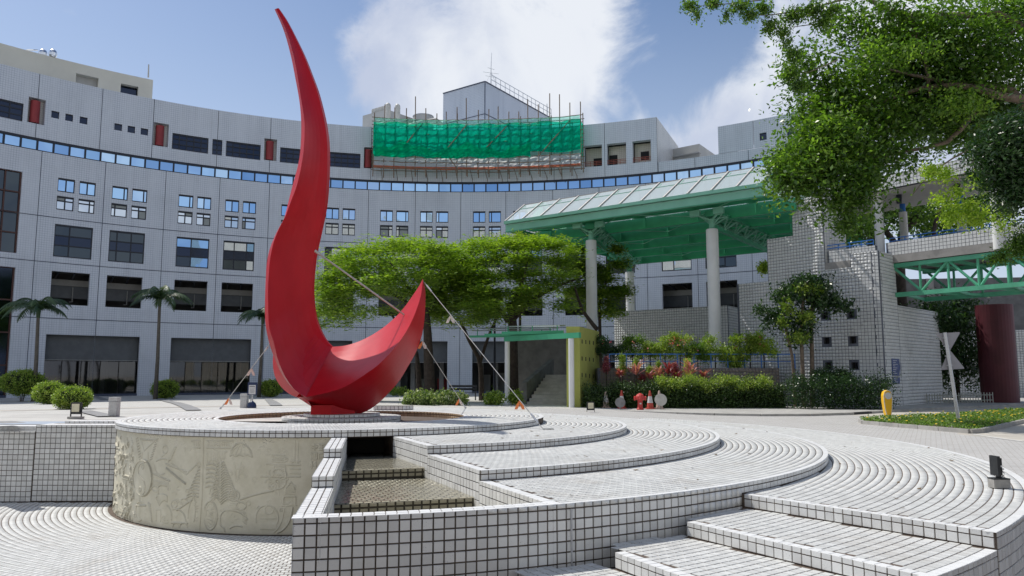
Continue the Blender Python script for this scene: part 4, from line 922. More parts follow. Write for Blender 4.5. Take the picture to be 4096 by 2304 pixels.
arcstrip('roof_slab', 23.5, 45, [(.0, 17.33), (.35, 17.33), (.35, 16.9), (9, 16.9)], M['facade'])
arcstrip('roof_slab', 30.5, 45, [(.0, 19.45), (6, 19.45)], M['facade'])
arcstrip('upper_back_wall', -57, 23.5, [(1.6, 16.5), (1.6, 20.4)], M['inside'])
for z in (4.55, 8.25, 11.2, 15.6, 16.6): arcstrip('floor_slab', -57, 45, [(.33, z-.15), (4.0, z-.15), (4.0, z+.15), (.33, z+.15)], M['insidelight'])
q = [cp(23.5, z, d) for d, z in ((0, 16.5), (8.5, 16.5), (8.5, 20.95), (0, 20.95))]; mesh('end_wall', q, [(0, 1, 2, 3)], M['facade_side'], bl)
q = [cp(30.5, z, d) for d, z in ((0, 17.3), (6, 17.3), (6, 19.45), (0, 19.45))]; mesh('end_wall', q, [(0, 1, 2, 3)], M['facade_side'], bl)
# band window
b0 = arcstrip('band_window_frame', -57, 45.4, [(.0, 15.70), (.0, 15.76), (.10, 15.76)], M['frame'])
arcstrip('band_window_head', -57, 45.4, [(.10, 16.40), (.0, 16.40), (.0, 16.56)], M['frame'])
k = 0
for i in range(72):
    a = -57.4+i*1.432
    V = [cp(a+.07, 15.76, .09), cp(a+1.36, 15.76, .09), cp(a+1.36, 16.4, .09), cp(a+.07, 16.4, .09)]
    c_ = sum(V, Vector())/4; tilt = rng.uniform(-.004, .004); V[2] = V[2]+Vector((0, tilt, 0)); V[3] = V[3]+Vector((0, tilt, 0))
    mesh('pane', V, [(0, 1, 2, 3)], [M['bluepane'], M['bluepane'], M['bluepane2'], M['bluepane3']][int(rng.integers(0, 4))], b0)
    bb = MB(); bb.box(cp(a, 16.08, .05), (.10, .10, .66), rz=-R_(a)); bb.obj('mullion', M['frame'], b0)
# windows
def window(a0, a1, z0, z1, mull, trans, pane, dr=.12, name='window', t=.085, lab=None, panes=None):
    """frame ring with mullions at fractions; one pane per light"""
    b = MB(); am = (a0+a1)/2; R = FR_+dr; L = R_(a1-a0)*R
    def loc(u, z): a = a0+(a1-a0)*u; return cp(a, z, dr)
    hw = (a1-a0)
    for z in (z0+t/2, z1-t*.7): b.beam(loc(0, z), loc(1, z), .07, t*(1 if z < (z0+z1)/2 else 1.4))
    for u in [.012, .988]+mull: b.box(loc(u, (z0+z1)/2), (t*.9, .07, z1-z0-.01), rz=-R_(a0+(a1-a0)*u))
    for v in trans: b.beam(loc(0, z0+(z1-z0)*v), loc(1, z0+(z1-z0)*v), .06, t)
    f = b.obj(name, M['frame'], bl)
    us = [0]+mull+[1]; vs = [0]+trans+[1]
    for i in range(len(us)-1):
        for j in range(len(vs)-1):
            pm = pane(i, j) if callable(pane) else pane
            if pm is None: continue
            e = .01; P = [loc(us[i], z0+(z1-z0)*vs[j]), loc(us[i+1], z0+(z1-z0)*vs[j]), loc(us[i+1], z0+(z1-z0)*vs[j+1]), loc(us[i], z0+(z1-z0)*vs[j+1])]
            n = (Vector((FC.x, FC.y, 0))-Vector((P[0].x, P[0].y, 0))).normalized(); t1 = n*rng.uniform(-.004, .004)
            mesh('pane', [P[0], P[1], P[2]+t1, P[3]+t1], [(0, 1, 2, 3)], pm, f)
for k, (a0, a1, z0, z1) in enumerate(PAIRS):
    if z0 > 13: window(a0, a1, z0, z1, [[.5], [.78], [.22], [.5]][int(rng.integers(0, 4))], [], lambda i, j: M['bluepane' if rng.random() < .75 else 'bluepane2'])
    else: window(a0, a1, z0, z1, [[.5], [.25], [.7], [.5]][int(rng.integers(0, 4))], [.66], lambda i, j: M['cloudpane' if rng.random() < .8 else 'blind'])
for k, (a0, a1) in enumerate(BW[1:]):
    window(a0, a1, 8.74, 10.95, [[.40], [.22, .62], [.45], [.35, .75]][k % 4], [.36, .66], lambda i, j, k=k: M['blackpane'] if j == 1 else (M['darkpane'] if (k < 2 or rng.random() < (.45 if j == 2 else .75)) else M[['bluepane3', 'cloudpane', 'bluepane'][int(rng.integers(0, 3))]]))
for a0, a1 in TW:
    n = max(2, int((a1-a0)/.75)); window(a0, a1, 17.45, 18.66, [i/n for i in range(1, n)], [.34, .67], M['blackpane'])
for a0, a1 in SQ: window(a0, a1, 18.14, 18.63, [], [], M['blackpane'], t=.04)
for a0, a1 in RB: window(a0, a1, 17.85, 18.4, [], [], M['blackpane'], t=.04)
M['brownframe'] = mottled('brown_window_frame', (.07, .03, .025), rough=.5)
for z0, z1 in ((8.72, 14.1), (-.6, 7.78)):
    b = MB()
    for a in (-49.6, -48.4, -47.12): b.box(cp(a, (z0+z1)/2, .2), (.09, .09, z1-z0), rz=-R_(a))
    z = z0
    while z < z1+.01: b.beam(cp(-53, z, .2), cp(-47.05, z, .2), .08, .09); z += (z1-z0)/4
    f = b.obj('tall_window', M['brownframe'], bl)
    z = z0; dz = (z1-z0)/4
    for j in range(4):
        for p, q in ((-53, -49.6), (-49.6, -48.4), (-48.4, -47.1)): mesh('pane', [cp(p, z0+j*dz, .24), cp(q, z0+j*dz, .24), cp(q, z0+(j+1)*dz, .24), cp(p, z0+(j+1)*dz, .24)], [(0, 1, 2, 3)], M['darkpane'] if z0 > 5 else M['blackpane'], f)
# red drums in their niches
M['drum'] = mottled('dark_red_paint', (.26, .035, .04), rough=.6, var=.1, scale=2)
for a0, a1 in NI:
    am = (a0+a1)/2
    q = [cp(a0, 17.5, .5), cp(a1, 17.5, .5), cp(a1, 19.24, .5), cp(a0, 19.24, .5)]; mesh('niche_back', q, [(0, 1, 2, 3)], M['facade_side'], bl)
    MB().lathe(cp(am-.06, 17.58, .26), [(.29, 0), (.29, 1.50)], 20).obj('red_drum', M['drum'], bl)
# balcony recesses on the right of the scaffold
M['creamtile'] = grid_mat('cream_mosaic', (.66, .63, .55), jc=(.20, .18, .15), dirt=.25)
M['rustrail'] = mottled('red_rail', (.35, .09, .06), rough=.6)
for k, (a0, a1) in enumerate(BAL):
    P = [cp(a0, 17.45, .9), cp(a1, 17.45, .9), cp(a1, 19.2, .9), cp(a0, 19.2, .9)]; r = mesh('balcony_wall', P, [(0, 1, 2, 3)], M['creamtile'], bl)
    e = [(a0+.9, a1, 17.45, 18.35), (a0+.05, a0+1.0, 17.45, 18.5), (a0+.7, a1-.5, 17.85, 18.55)][k]; V = [cp(e[0], e[2], .86), cp(e[1], e[2], .86), cp(e[1], e[3], .86), cp(e[0], e[3], .86)]
    mesh('door_opening', V, [(0, 1, 2, 3)], M['dark'], bl)
    b = MB()
    for z in (17.62, 17.75, 17.88): b.beam(cp(a0, z, .1), cp(a1, z, .1), .03, .03)
    for i in range(4): b.beam(cp(a0+(a1-a0)*i/3, 17.45, .1), cp(a0+(a1-a0)*i/3, 17.9, .1), .03, .03)
    b.obj('balcony_rail', M['rustrail'], bl)
# inside the open galleries and the ground floor
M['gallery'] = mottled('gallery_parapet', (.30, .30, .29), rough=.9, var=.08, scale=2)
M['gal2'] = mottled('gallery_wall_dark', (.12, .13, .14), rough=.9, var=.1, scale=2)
for k, (a0, a1) in enumerate(BW[1:]):
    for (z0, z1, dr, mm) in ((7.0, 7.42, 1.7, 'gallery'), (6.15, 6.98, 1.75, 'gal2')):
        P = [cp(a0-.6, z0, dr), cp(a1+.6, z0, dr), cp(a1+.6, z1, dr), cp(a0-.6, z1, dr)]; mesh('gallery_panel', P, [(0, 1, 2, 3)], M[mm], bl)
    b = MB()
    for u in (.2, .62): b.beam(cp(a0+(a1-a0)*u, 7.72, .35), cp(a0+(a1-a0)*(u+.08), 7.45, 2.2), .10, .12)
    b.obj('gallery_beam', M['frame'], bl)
    b = MB(); p = cp(a0+(a1-a0)*.7, 5.9, 1.5); b.tube([cp(a0+(a1-a0)*.7, 6.9, 1.5), p, cp(a0+(a1-a0)*.62, 5.88, 1.5)], .03, 6); b.obj('drain_pipe', M['gallery'], bl)
M['shopglass'] = glass_mat('dark_shop_glass', (.30, .32, .35), refl=.06)
for k, (a0, a1) in enumerate(GR[1:]):
    if k < 2:
        fr_ = MB(); fr_.beam(cp(a0, 1.84, .62), cp(a1, 1.84, .62), .06, .06); fr_ = fr_.obj('shop_window', M['frame'], bl)
        for j in range(5):
            p_, q_ = a0+(a1-a0)*j/5, a0+(a1-a0)*(j+1)/5; mesh('pane', [cp(p_+.04, -.55, .6), cp(q_-.04, -.55, .6), cp(q_-.04, 1.86, .6), cp(p_+.04, 1.86, .6)], [(0, 1, 2, 3)], M['shopglass'], fr_)
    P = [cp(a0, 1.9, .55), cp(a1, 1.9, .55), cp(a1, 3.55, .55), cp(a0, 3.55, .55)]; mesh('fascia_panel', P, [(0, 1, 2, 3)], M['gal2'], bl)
    MB().beam(cp(a0, 1.88, .5), cp(a1, 1.88, .5), .06, .05).obj('fascia_trim', M['gallery'], bl)
    for j in range(5):
        a = a0+(a1-a0)*(j+.5)/5; MB().box(cp(a, .6, 2.4), (.35, .35, 2.6)).obj('inner_column', M['gallery'], bl)
    for j in range(4):
        a = a0+(a1-a0)*(j+.3+rng.uniform(0, .4))/4; w_ = rng.uniform(.8, 2.0); z1 = rng.uniform(.6, 1.5)
        MB().box(cp(a, z1/2-.5, 3.4), (w_, .2, z1+.4), rz=-R_(a)).obj('shop_panel', M[['gallery', 'drum', 'gal2', 'insidelight'][int(rng.integers(0, 4))]], bl)
# penthouse and roof blocks
M['cream'] = mottled('cream_render', (.60, .585, .51), rough=.85, var=.05, scale=.6, dirt=((.40, .39, .36), .25))
M['greyrender'] = mottled('grey_render', (.44, .44, .42), rough=.85, var=.08, scale=.6, dirt=((.22, .22, .2), .4))
ph = thing('penthouse', 'cream rendered rooftop block above the left end of the curved wall', 'rooftop block', cp(-42, 20.9, 3))
panel('wall', -60, -34.9, 20.5, 23.46, [(-42.06, -40.03, 20.5, 22.7), (-37.95, -36.28, 20.5, 22.68)], M['cream'], ret=.5, parent=ph, R0=3.0)
arcstrip('recess', -42.4, -39.8, [(3.5, 20.5), (3.5, 23)], M['greyrender'], parent=ph); arcstrip('recess', -38.2, -36.0, [(3.45, 20.5), (3.45, 23)], M['blackpane'], parent=ph)
mesh('side_wall', [cp(-34.9, z, d) for d, z in ((3, 20.5), (11, 20.5), (11, 23.46), (3, 23.46))], [(0, 1, 2, 3)], M['cream'], ph)
arcstrip('roof', -60, -34.9, [(3, 23.46), (11, 23.46)], M['cream'], parent=ph)
MB().tube([at(593, 310, 57), at(595, 258, 57)], [.06, .045], 6).obj('aerial_pole', M['greyrender'], ph)
M['chrome'] = mottled('bright_metal', (.7, .72, .75), rough=.2, metal=.9, var=.1, scale=8)
for px, r in ((172, .28), (212, .26)):
    c_ = at(px, 213, 52.5); c_.z -= .05
    o = MB().lathe(c_-Vector((0, 0, .25)), [(r*.7, 0), (r, .12), (r*1.05, .3), (r*.85, .48), (r*.4, .58)], 14).obj('roof_ventilator', M['chrome']); setp(o, 'shiny turbine ventilator on the cream roof, %s of the two' % ('left' if px == 172 else 'right'), 'ventilator', 'turbine ventilators on the cream roof')
o = MB().tube([at(128, 200, 52.5)+Vector((.28*math.cos(t)*1.4, .28*math.sin(t), .1*math.sin(t))) for t in [2*PI*i/14 for i in range(15)]], .03, 5).obj('roof_hoop', M['chrome']); setp(o, 'bent metal hoop on the cream roof beside the ventilators', 'hoop')
MB().tube([at(128, 208, 52.5)-Vector((0, 0, .5)), at(128, 206, 52.5)], .03, 5).obj('hoop_leg', M['chrome'], o)
# stair tower and plant block above the middle
tw = thing('roof_tower', 'tall mosaic clad stair tower rising behind the green scaffold net', 'tower', (-2.4, 66, 20))
ca = at(1773, 374, 66); cb_ = at(1940, 326, 64.6); cc_ = at(2252, 500, 74)
b = MB(); zt = (ca.z+cb_.z)/2
pa_ = Vector((at(1773, 374, 67).x, 67, 0)); pb_ = Vector((at(1940, 326, 65).x, 65, 0)); zt = at(1940, 326, 65).z
Yr = 65
# right face recedes: find the depth where the roof line passes the measured pixel
for Y_ in np.arange(66, 110, .25):
    if at(2205, 470, Y_).z >= zt: break
pc_ = Vector((at(2205, 470, Y_).x, Y_, 0))
for Y2 in np.arange(64, 90, .1):
    if at(1773, 374, Y2).z >= zt: break
pa_ = Vector((at(1773, 374, Y2).x, Y2, 0))
pd_ = pa_+(pc_-pb_)
b.add([(p.x, p.y, z) for z in (18, zt) for p in (pa_, pb_, pc_, pd_)], [(0, 1, 5, 4), (1, 2, 6, 5), (2, 3, 7, 6), (3, 0, 4, 7), (4, 5, 6, 7)]); b.obj('tower_wall', M['facade'], tw)
b = MB()
for p, q in ((pa_, pb_), (pb_, pc_)):
    b.beam((p.x, p.y, zt-2.95), (q.x, q.y, zt-2.95), .1, .05); b.beam((p.x, p.y, zt+.0), (q.x, q.y, zt+.0), .14, .08)
b.beam((pb_.x, pb_.y-.0, 18), (pb_.x, pb_.y, zt), .08, .08); b.obj('joint_line', M['backing'], tw)
d = (pc_-pb_); nn = Vector((d.y, -d.x, 0)).normalized(); b = MB(); m_ = pb_+d*.56-nn*0; b.beam(m_+nn*.03+Vector((0, 0, 18)), m_+nn*.03+Vector((0, 0, 22.1)), 1.2, 1.0) ; b.obj('dark_opening', M['dark'], tw)
b = MB()
for h_ in (.5, .95): b.beam((pb_+d*.08)+Vector((0, 0, zt+h_)), pc_+Vector((0, 0, zt+h_)), .045, .045)
for i in range(15): p = pb_+d*(.08+.92*i/14); b.beam(p+Vector((0, 0, zt)), p+Vector((0, 0, zt+.95)), .045, .045)
b.obj('roof_railing', M['steel'], tw)
p = pb_+d*.08; base = Vector((p.x, p.y, zt))
an = thing('antenna', 'thin rooftop antenna with cross arms on the tall mosaic tower', 'antenna', base)
MB().tube([base, base+Vector((0, 0, 1.6)), base+Vector((.05, 0, 3.0))], [.05, .03, .015], 6).obj('mast', M['steel'], an)
b = MB()
for z, L in ((1.1, .7), (.75, .5), (1.5, .3)): b.tube([base+Vector((-L, 0, z+.1)), base+Vector((L, .1, z-.05))], .015, 5)
b.tube([base+Vector((0, 0, 1.2)), base+Vector((.5, 0, 0))], .012, 4); b.tube([base+Vector((0, 0, 1.2)), base+Vector((-.5, 0, 0))], .012, 4); b.obj('cross_arm', M['steel'], an)
pb2 = thing('plant_block', 'small pale concrete roof block with a row of vents behind the scaffold', 'rooftop block', (-11, 66, 20))
q0 = at(1451, 465, 68); q1 = at(1545, 436, 66); q2 = at(1680, 487, 72); zt2 = q1.z
for Y3 in np.arange(60, 80, .1):
    if at(1451, 462, Y3).z >= zt2: break
for Y4 in np.arange(60, 95, .1):
    if at(1680, 483, Y4).z >= zt2: break
p0 = at(1451, 462, Y3); p2 = at(1680, 483, Y4)
b = MB(); b.add([(p.x, p.y, z) for z in (18, zt2) for p in (p0, q1, p2, p0+(p2-q1))], [(0, 1, 5, 4), (1, 2, 6, 5), (2, 3, 7, 6), (3, 0, 4, 7), (4, 5, 6, 7)]); b.obj('wall', M['greyrender'], pb2)
for i in range(9):
    t = .42+.55*i/9; p = Vector((p0.x, p0.y, zt2)).lerp(Vector((q1.x, q1.y, zt2)), t); MB().lathe(p, [(.09, 0), (.10, .25), (.05, .36)], 6).obj('vent_stub', M['greyrender'], pb2)
M['palepipe'] = mottled('pale_metal_duct', (.55, .54, .50), rough=.5, var=.1, scale=3, dirt=((.3, .27, .22), .4))
for k, (px, lab) in enumerate(((1551, 'left'), (1589, 'right'))):
    o = thing('chimney', 'round topped pale flue pipe on the roof, %s one of the pair' % lab, 'chimney', at(px, 500, 64)-Vector((0, 0, 1)), group='pair of round topped flue pipes')
    c_ = at(px, 500, 64); zt_ = at(px, 412 if k == 0 else 416, 64).z; c_.z = 19.5
    MB().lathe(c_, [(.24, 0), (.24, zt_-19.5-.25), (.21, zt_-19.5-.12), (.12, zt_-19.5-.02), (.02, zt_-19.5)], 14).obj('flue', M['palepipe'], o)
    MB().lathe(c_+Vector((0, 0, 2.6)), [(.27, 0), (.27, .08)], 14).obj('clamp', M['greyrender'], o)
tk = thing('water_tank', 'squat round grey roof tank behind the green net', 'tank', at(1693, 480, 68)-Vector((0, 0, 1.5)))
c_ = at(1693, 484, 68); MB().lathe(c_-Vector((0, 0, 1)), [(.95, 0), (.95, 1.35), (.8, 1.45)], 20).obj('drum', M['greyrender'], tk); MB().lathe(c_+Vector((0, 0, .35)), [(.98, 0), (.98, .06)], 20).obj('rim', M['steel'], tk)
o = thing('roof_duct', 'pale sloping roof duct poking above the green net', 'duct', at(1720, 510, 64)-Vector((0, 0, 1)))
MB().tube([at(1600, 520, 62.5), at(1660, 498, 62.5), at(1745, 483, 63), at(1765, 500, 63)], [.22, .24, .26, .24], 10).obj('duct_pipe', M['palepipe'], o)
o = thing('plant_block', 'pale stained concrete block on the low roof right of the balconies', 'rooftop block', (11, 66, 17))
s0 = at(2670, 597, 64); s1 = at(2797, 575, 62); 
for Y5 in np.arange(61, 90, .1):
    if at(2860, 618, Y5).z >= s1.z: break
for Y6 in np.arange(60, 80, .1):
    if at(2670, 600, Y6).z >= s1.z: break
s0 = at(2670, 600, Y6); s2_ = at(2860, 618, Y5)
b = MB(); b.add([(p.x, p.y, z) for z in (15.5, s1.z) for p in (s0, s1, s2_, s0+(s2_-s1))], [(0, 1, 5, 4), (1, 2, 6, 5), (2, 3, 7, 6), (3, 0, 4, 7), (4, 5, 6, 7)]); b.obj('wall', M['greyrender'], o)
MB().box((s1+s0)/2+Vector((0, -.1, -.75)), ((s1-s0).length*1.02, .5, .12), rz=math.atan2((s1-s0).y, (s1-s0).x)).obj('ledge', M['greyrender'], o)
MB().tube([cp(39.2, 19.4, 1), cp(39.2, 20.75, 1)], .035, 5).obj('aerial_pole', M['steel'], bl)
MB().tube([cp(9.9, 20.9, 2), cp(9.9, 23.7, 2)], .03, 5).obj('aerial_pole', M['steel'], bl)

# ================================================================== scaffold with green net
sf = thing('scaffold', 'bamboo scaffold hung with translucent green netting on the top of the curved building', 'scaffold', cp(2, 17, -1))
M['bamboo'] = mottled('bamboo', (.20, .15, .11), rough=.8, var=.3, scale=3)
def net_mat(name, c, op, tint):
    m, t, b = new_mat(name); t.nodes.remove(b); g = N(t, 'ShaderNodeNewGeometry')
    n = N(t, 'ShaderNodeTexNoise', inp={'Scale': 1.1, 'Detail': 6.0, 'Roughness': .6}); t.links.new(g.outputs['Position'], n.inputs['Vector'])
    df = N(t, 'ShaderNodeBsdfDiffuse'); df.inputs[0].default_value = (*c, 1); tl = N(t, 'ShaderNodeBsdfTranslucent'); tl.inputs[0].default_value = (*[min(1, x*1.8) for x in c], 1)
    a = N(t, 'ShaderNodeMixShader'); a.inputs[0].default_value = .6; t.links.new(df.outputs[0], a.inputs[1]); t.links.new(tl.outputs[0], a.inputs[2])
    tr = N(t, 'ShaderNodeBsdfTransparent'); tr.inputs[0].default_value = (*tint, 1)
    ms = N(t, 'ShaderNodeMixShader'); f = math_(t, 'ADD', math_(t, 'MULTIPLY', math_(t, 'SUBTRACT', n.outputs[0], .5), .5), op, clamp=True)
    t.links.new(f, ms.inputs[0]); t.links.new(tr.outputs[0], ms.inputs[1]); t.links.new(a.outputs[0], ms.inputs[2]); t.links.new(ms.outputs[0], t.nodes['Material Output'].inputs[0]); return m
M['net'] = net_mat('green_net', (.0, .48, .30), .52, (.06, .78, .55)); M['netthin'] = net_mat('thin_green_net', (.25, .55, .42), .30, (.6, .95, .85)); M['sheet'] = net_mat('pale_sheet', (.62, .64, .72), .88, (.8, .8, .8)); M['redsheet'] = net_mat('red_sheet', (.55, .17, .10), .92, (.8, .3, .2))
SA0, SA1, SR = -10.9, 14.65, -1.35
for i in range(21):
    a = SA0+(SA1-SA0)*i/20+rng.uniform(-.12, .12)
    for dr, zz in ((SR, 21.3+rng.uniform(.4, 2.1)), (SR+.9, 21.0+rng.uniform(-.3, 1.2))):
        MB().tube([cp(a, 17.0-rng.uniform(0, .35), dr), cp(a+rng.uniform(-.1, .1), zz, dr)], .042, 5).obj('pole', M['bamboo'], sf)
for z in (17.25, 17.75, 18.2, 18.9, 19.5, 20.1, 20.7, 21.3):
    for dr in (SR-.03, SR+.9):
        MB().tube([cp(a, z+rng.uniform(-.04, .04), dr) for a in np.linspace(SA0-.3, SA1+.3, 22)], .036, 5).obj('ledger', M['bamboo'], sf)
for a0, a1 in ((-8.2, -5.0), (-2.8, .6), (5.9, 1.8), (9.5, 13.5), (-.5, -1.9)): MB().tube([cp(a0, 18.2 if a0 < a1 else 21.0, SR-.07), cp(a1, 21.0 if a0 < a1 else 18.2, SR-.07)] if a0 != -.5 else [cp(a0, 17.2, SR-.07), cp(a1, 18.4, SR-.07)], .04, 5).obj('brace', M['bamboo'], sf)
for i in range(14): a = SA0+(SA1-SA0)*(i+.5)/14; MB().tube([cp(a, 17.2, SR), cp(a+.15, 16.75, -.02), cp(a+.15, 16.55, -.02)], .025, 5).obj('strut', M['bamboo'], sf)
def drape(name, a0, a1, zt, zb, dr, mat, wob=.1, sag=.12, nb=7):
    na, nz2 = 130, 16; A = np.linspace(a0, a1, na+1); V = []
    for i, a in enumerate(A):
        top = zt(a) if callable(zt) else zt; bot = zb(a) if callable(zb) else zb
        for j in range(nz2+1):
            t = j/nz2; z = top+(bot-top)*t
            r = dr+wob*math.sin(a*2.9+t*5)*math.sin(t*PI*nb)*.6+wob*.7*math.sin(a*6.3+t*11)+wob*.5*math.sin(a*1.1+t*17)
            V.append(cp(a, z+sag*.4*math.sin(a*4.4)*math.sin(t*PI), r))
    F = [(i*(nz2+1)+j, (i+1)*(nz2+1)+j, (i+1)*(nz2+1)+j+1, i*(nz2+1)+j+1) for i in range(na) for j in range(nz2)]
    return mesh(name, V, F, mat, sf, smooth_=True)
drape('green_net', SA0-.1, SA1+.05, lambda a: 20.95-.08*math.sin(a*1.7), lambda a: 18.22+.12*math.sin(a*.9)+(.25 if a > 8 else 0), SR-.10, M['net'], wob=.035)
drape('thin_net', SA0, SA1, lambda a: 21.28, lambda a: 20.75+.1*math.sin(a*1.3), SR-.12, M['netthin'], wob=.05)
drape('lower_net_fold', SA0, 8.5, lambda a: 19.0+.28*math.sin(a*.8+1)+.14*math.sin(a*2.3), lambda a: 18.15+.08*math.sin(a*1.9), SR-.2, M['net'], wob=.04)
drape('pale_sheet', SA0, SA1, 18.22, 17.42, SR-.02, M['sheet'], wob=.04, nb=2)
drape('red_sheet', SA0, SA1, 17.42, 17.18, SR-.02, M['redsheet'], wob=.03, nb=1)
mesh('end_net', [cp(SA0, 18.2, SR-.1), cp(SA0, 18.2, -.05), cp(SA0, 21.0, -.05), cp(SA0, 21.0, SR-.1)], [(0, 1, 2, 3)], M['net'], sf); mesh('end_net', [cp(SA1, 18.2, SR-.1), cp(SA1, 18.2, -.05), cp(SA1, 21.0, -.05), cp(SA1, 21.0, SR-.1)], [(0, 1, 2, 3)], M['net'], sf)
# ================================================================== pavements, kerbs, island on the right
ZR, ZS = -.545, -.455
KP = [onz(x, y, ZR-.005) for x, y in [(2385, 1650), (2540, 1655), (2713, 1661), (2860, 1665), (3046, 1668), (3240, 1667), (3415, 1661), (3550, 1652), (3650, 1645), (3800, 1638), (3950, 1631), (4096, 1624), (4400, 1612)]]
M['kerb'] = mottled('kerb_concrete', (.36, .35, .33), rough=.85, var=.15, scale=3, dirt=((.1, .1, .1), .5))
M['blackkerb'] = mottled('black_painted_kerb', (.035, .035, .035), rough=.7, var=.3, scale=8)
sw = MB(); sw.slab([(p.x, p.y+.12) for p in KP]+[(48, 45), (2.0, 45)], ZR-.1, ZS); o = sw.obj('sidewalk', M['sidewalk']); o['kind'] = 'structure'
kb = thing('kerb', 'long concrete kerb with black painted lengths between the road and the hedge pavement', 'kerb', KP[4])
for p, q in zip(KP[:-1], KP[1:]):
    n = max(1, int((q-p).length/.95))
    for i in range(n):
        a, c_ = p.lerp(q, (i+.006)/n), p.lerp(q, (i+.994)/n); a.z = c_.z = ZR+.04
        k = rng.random() < .45 and 6 < a.x < 13
        MB().beam(a+Vector((0, .065, 0)), c_+Vector((0, .065, 0)), .13, .11).obj('kerb_stone', M['blackkerb' if k else 'kerb'], kb)
rd = [onz(x, y, ZR+.006) for x, y in [(2650, 1660), (2900, 1672), (3150, 1686), (3440, 1702), (3900, 1745), (4096, 1765), (4500, 1790)]]
mesh('road', [(p.x, p.y, ZR+.012) for p in rd]+[(p.x, p.y+.02, ZR+.012) for p in KP[::-1][:-1]], [tuple(range(len(rd)+len(KP)-1))], M['concrete'])['kind'] = 'structure'
M['whiteline'] = mottled('worn_white_paint', (.62, .62, .60), rough=.8, var=.1, scale=6)
def line(pxs, wd, name='road_marking', mat='whiteline'):
    P = [onz(x, y, ZR+.014) for x, y in pxs]; V = []; F = []
    for i, p in enumerate(P):
        d = (P[min(i+1, len(P)-1)]-P[max(i-1, 0)]).normalized(); n = Vector((-d.y, d.x, 0)); g_ = gz(p.x, p.y)+.008; V += [(p.x+n.x*wd, p.y+n.y*wd, max(g_, ZR+.016)), (p.x-n.x*wd, p.y-n.y*wd, max(g_, ZR+.016))]
    F = [(2*i, 2*i+1, 2*i+3, 2*i+2) for i in range(len(P)-1)]; o = mesh(name, V, F, M[mat]); o['kind'] = 'structure'
line([(3890, 1737), (3990, 1752), (4096, 1766)], .05)
line([(3260, 1690), (3400, 1700), (3640, 1722)], .02)
IB = [onz(x, y, ZR) for x, y in [(3440, 1691), (3455, 1699), (3600, 1712), (3760, 1726), (3880, 1736), (3925, 1733), (4010, 1713), (4096, 1692), (4400, 1630)]]; IT = [onz(x, y, ZR) for x, y in [(4300, 1632), (4096, 1646), (3900, 1662), (3700, 1672), (3560, 1681), (3450, 1687)]]
isl = thing('traffic_island', 'raised kerbed traffic island planted with yellow flowered ground cover', 'traffic island', IB[3])
b = MB(); b.slab([(p.x, p.y) for p in IB+IT], ZR-.02, ZR+.07); b.obj('soil', mottled('soil', (.09, .065, .045), rough=1, var=.3, scale=6), isl)
for p, q in zip(IB[:-1], IB[1:]):
    n = max(1, int((q-p).length/.6))
    for i in range(n): a, c_ = p.lerp(q, (i+.01)/n), p.lerp(q, (i+.99)/n); a.z = c_.z = ZR+.05; MB().beam(a, c_, .11, .13).obj('kerb_stone', M['kerb'], isl)
# plaza bands
M['greyband'] = mottled('grey_paving_band', (.24, .24, .24), rough=.8, var=.15, scale=3); M['tanband'] = mottled('tan_paving_band', (.44, .36, .28), rough=.85, var=.2, scale=3)
def band(p, q, wd, mat, lift=.006):
    p, q = Vector(p), Vector(q); d = (q-p).normalized(); n = Vector((-d.y, d.x, 0))*wd/2; k = max(1, int((q-p).length/1.0)); V = []
    for i in range(k+1):
        c_ = p.lerp(q, i/k)
        for s in (1, -1): v = c_+n*s; V.append((v.x, v.y, gz(v.x, v.y)+lift+.018))
    o = mesh('paving_band', V, [(2*i, 2*i+1, 2*i+3, 2*i+2) for i in range(k)], M[mat]); o['kind'] = 'structure'
def on_plaza(px, py):
    z = -.2
    for _ in range(12): P = onz(px, py, z); z = gz(P.x, P.y)
    return onz(px, py, z)
for a, c_ in (((330, 1645), (430, 1668)), ((700, 1612), (775, 1643)), ((1070, 1592), (1105, 1624)), ((590, 1560), (700, 1612)), ((300, 1560), (420, 1600)), ((960, 1560), (1070, 1592)), ((0, 1690), (60, 1697))):
    p, q = on_plaza(*a), on_plaza(*c_); band((p.x, p.y, 0), (q.x, q.y, 0), .42, 'greyband')
for y0, y1, wd, m_ in ((1645, 1620, .30, 'tanband'), (1612, 1596, .22, 'greyband'), (1583, 1574, .3, 'tanband'), (1668, 1640, .05, 'greyband')):
    p, q = on_plaza(0, y0), on_plaza(1500, y1); band((p.x, p.y, 0), (q.x, q.y, 0), wd, m_, .002)

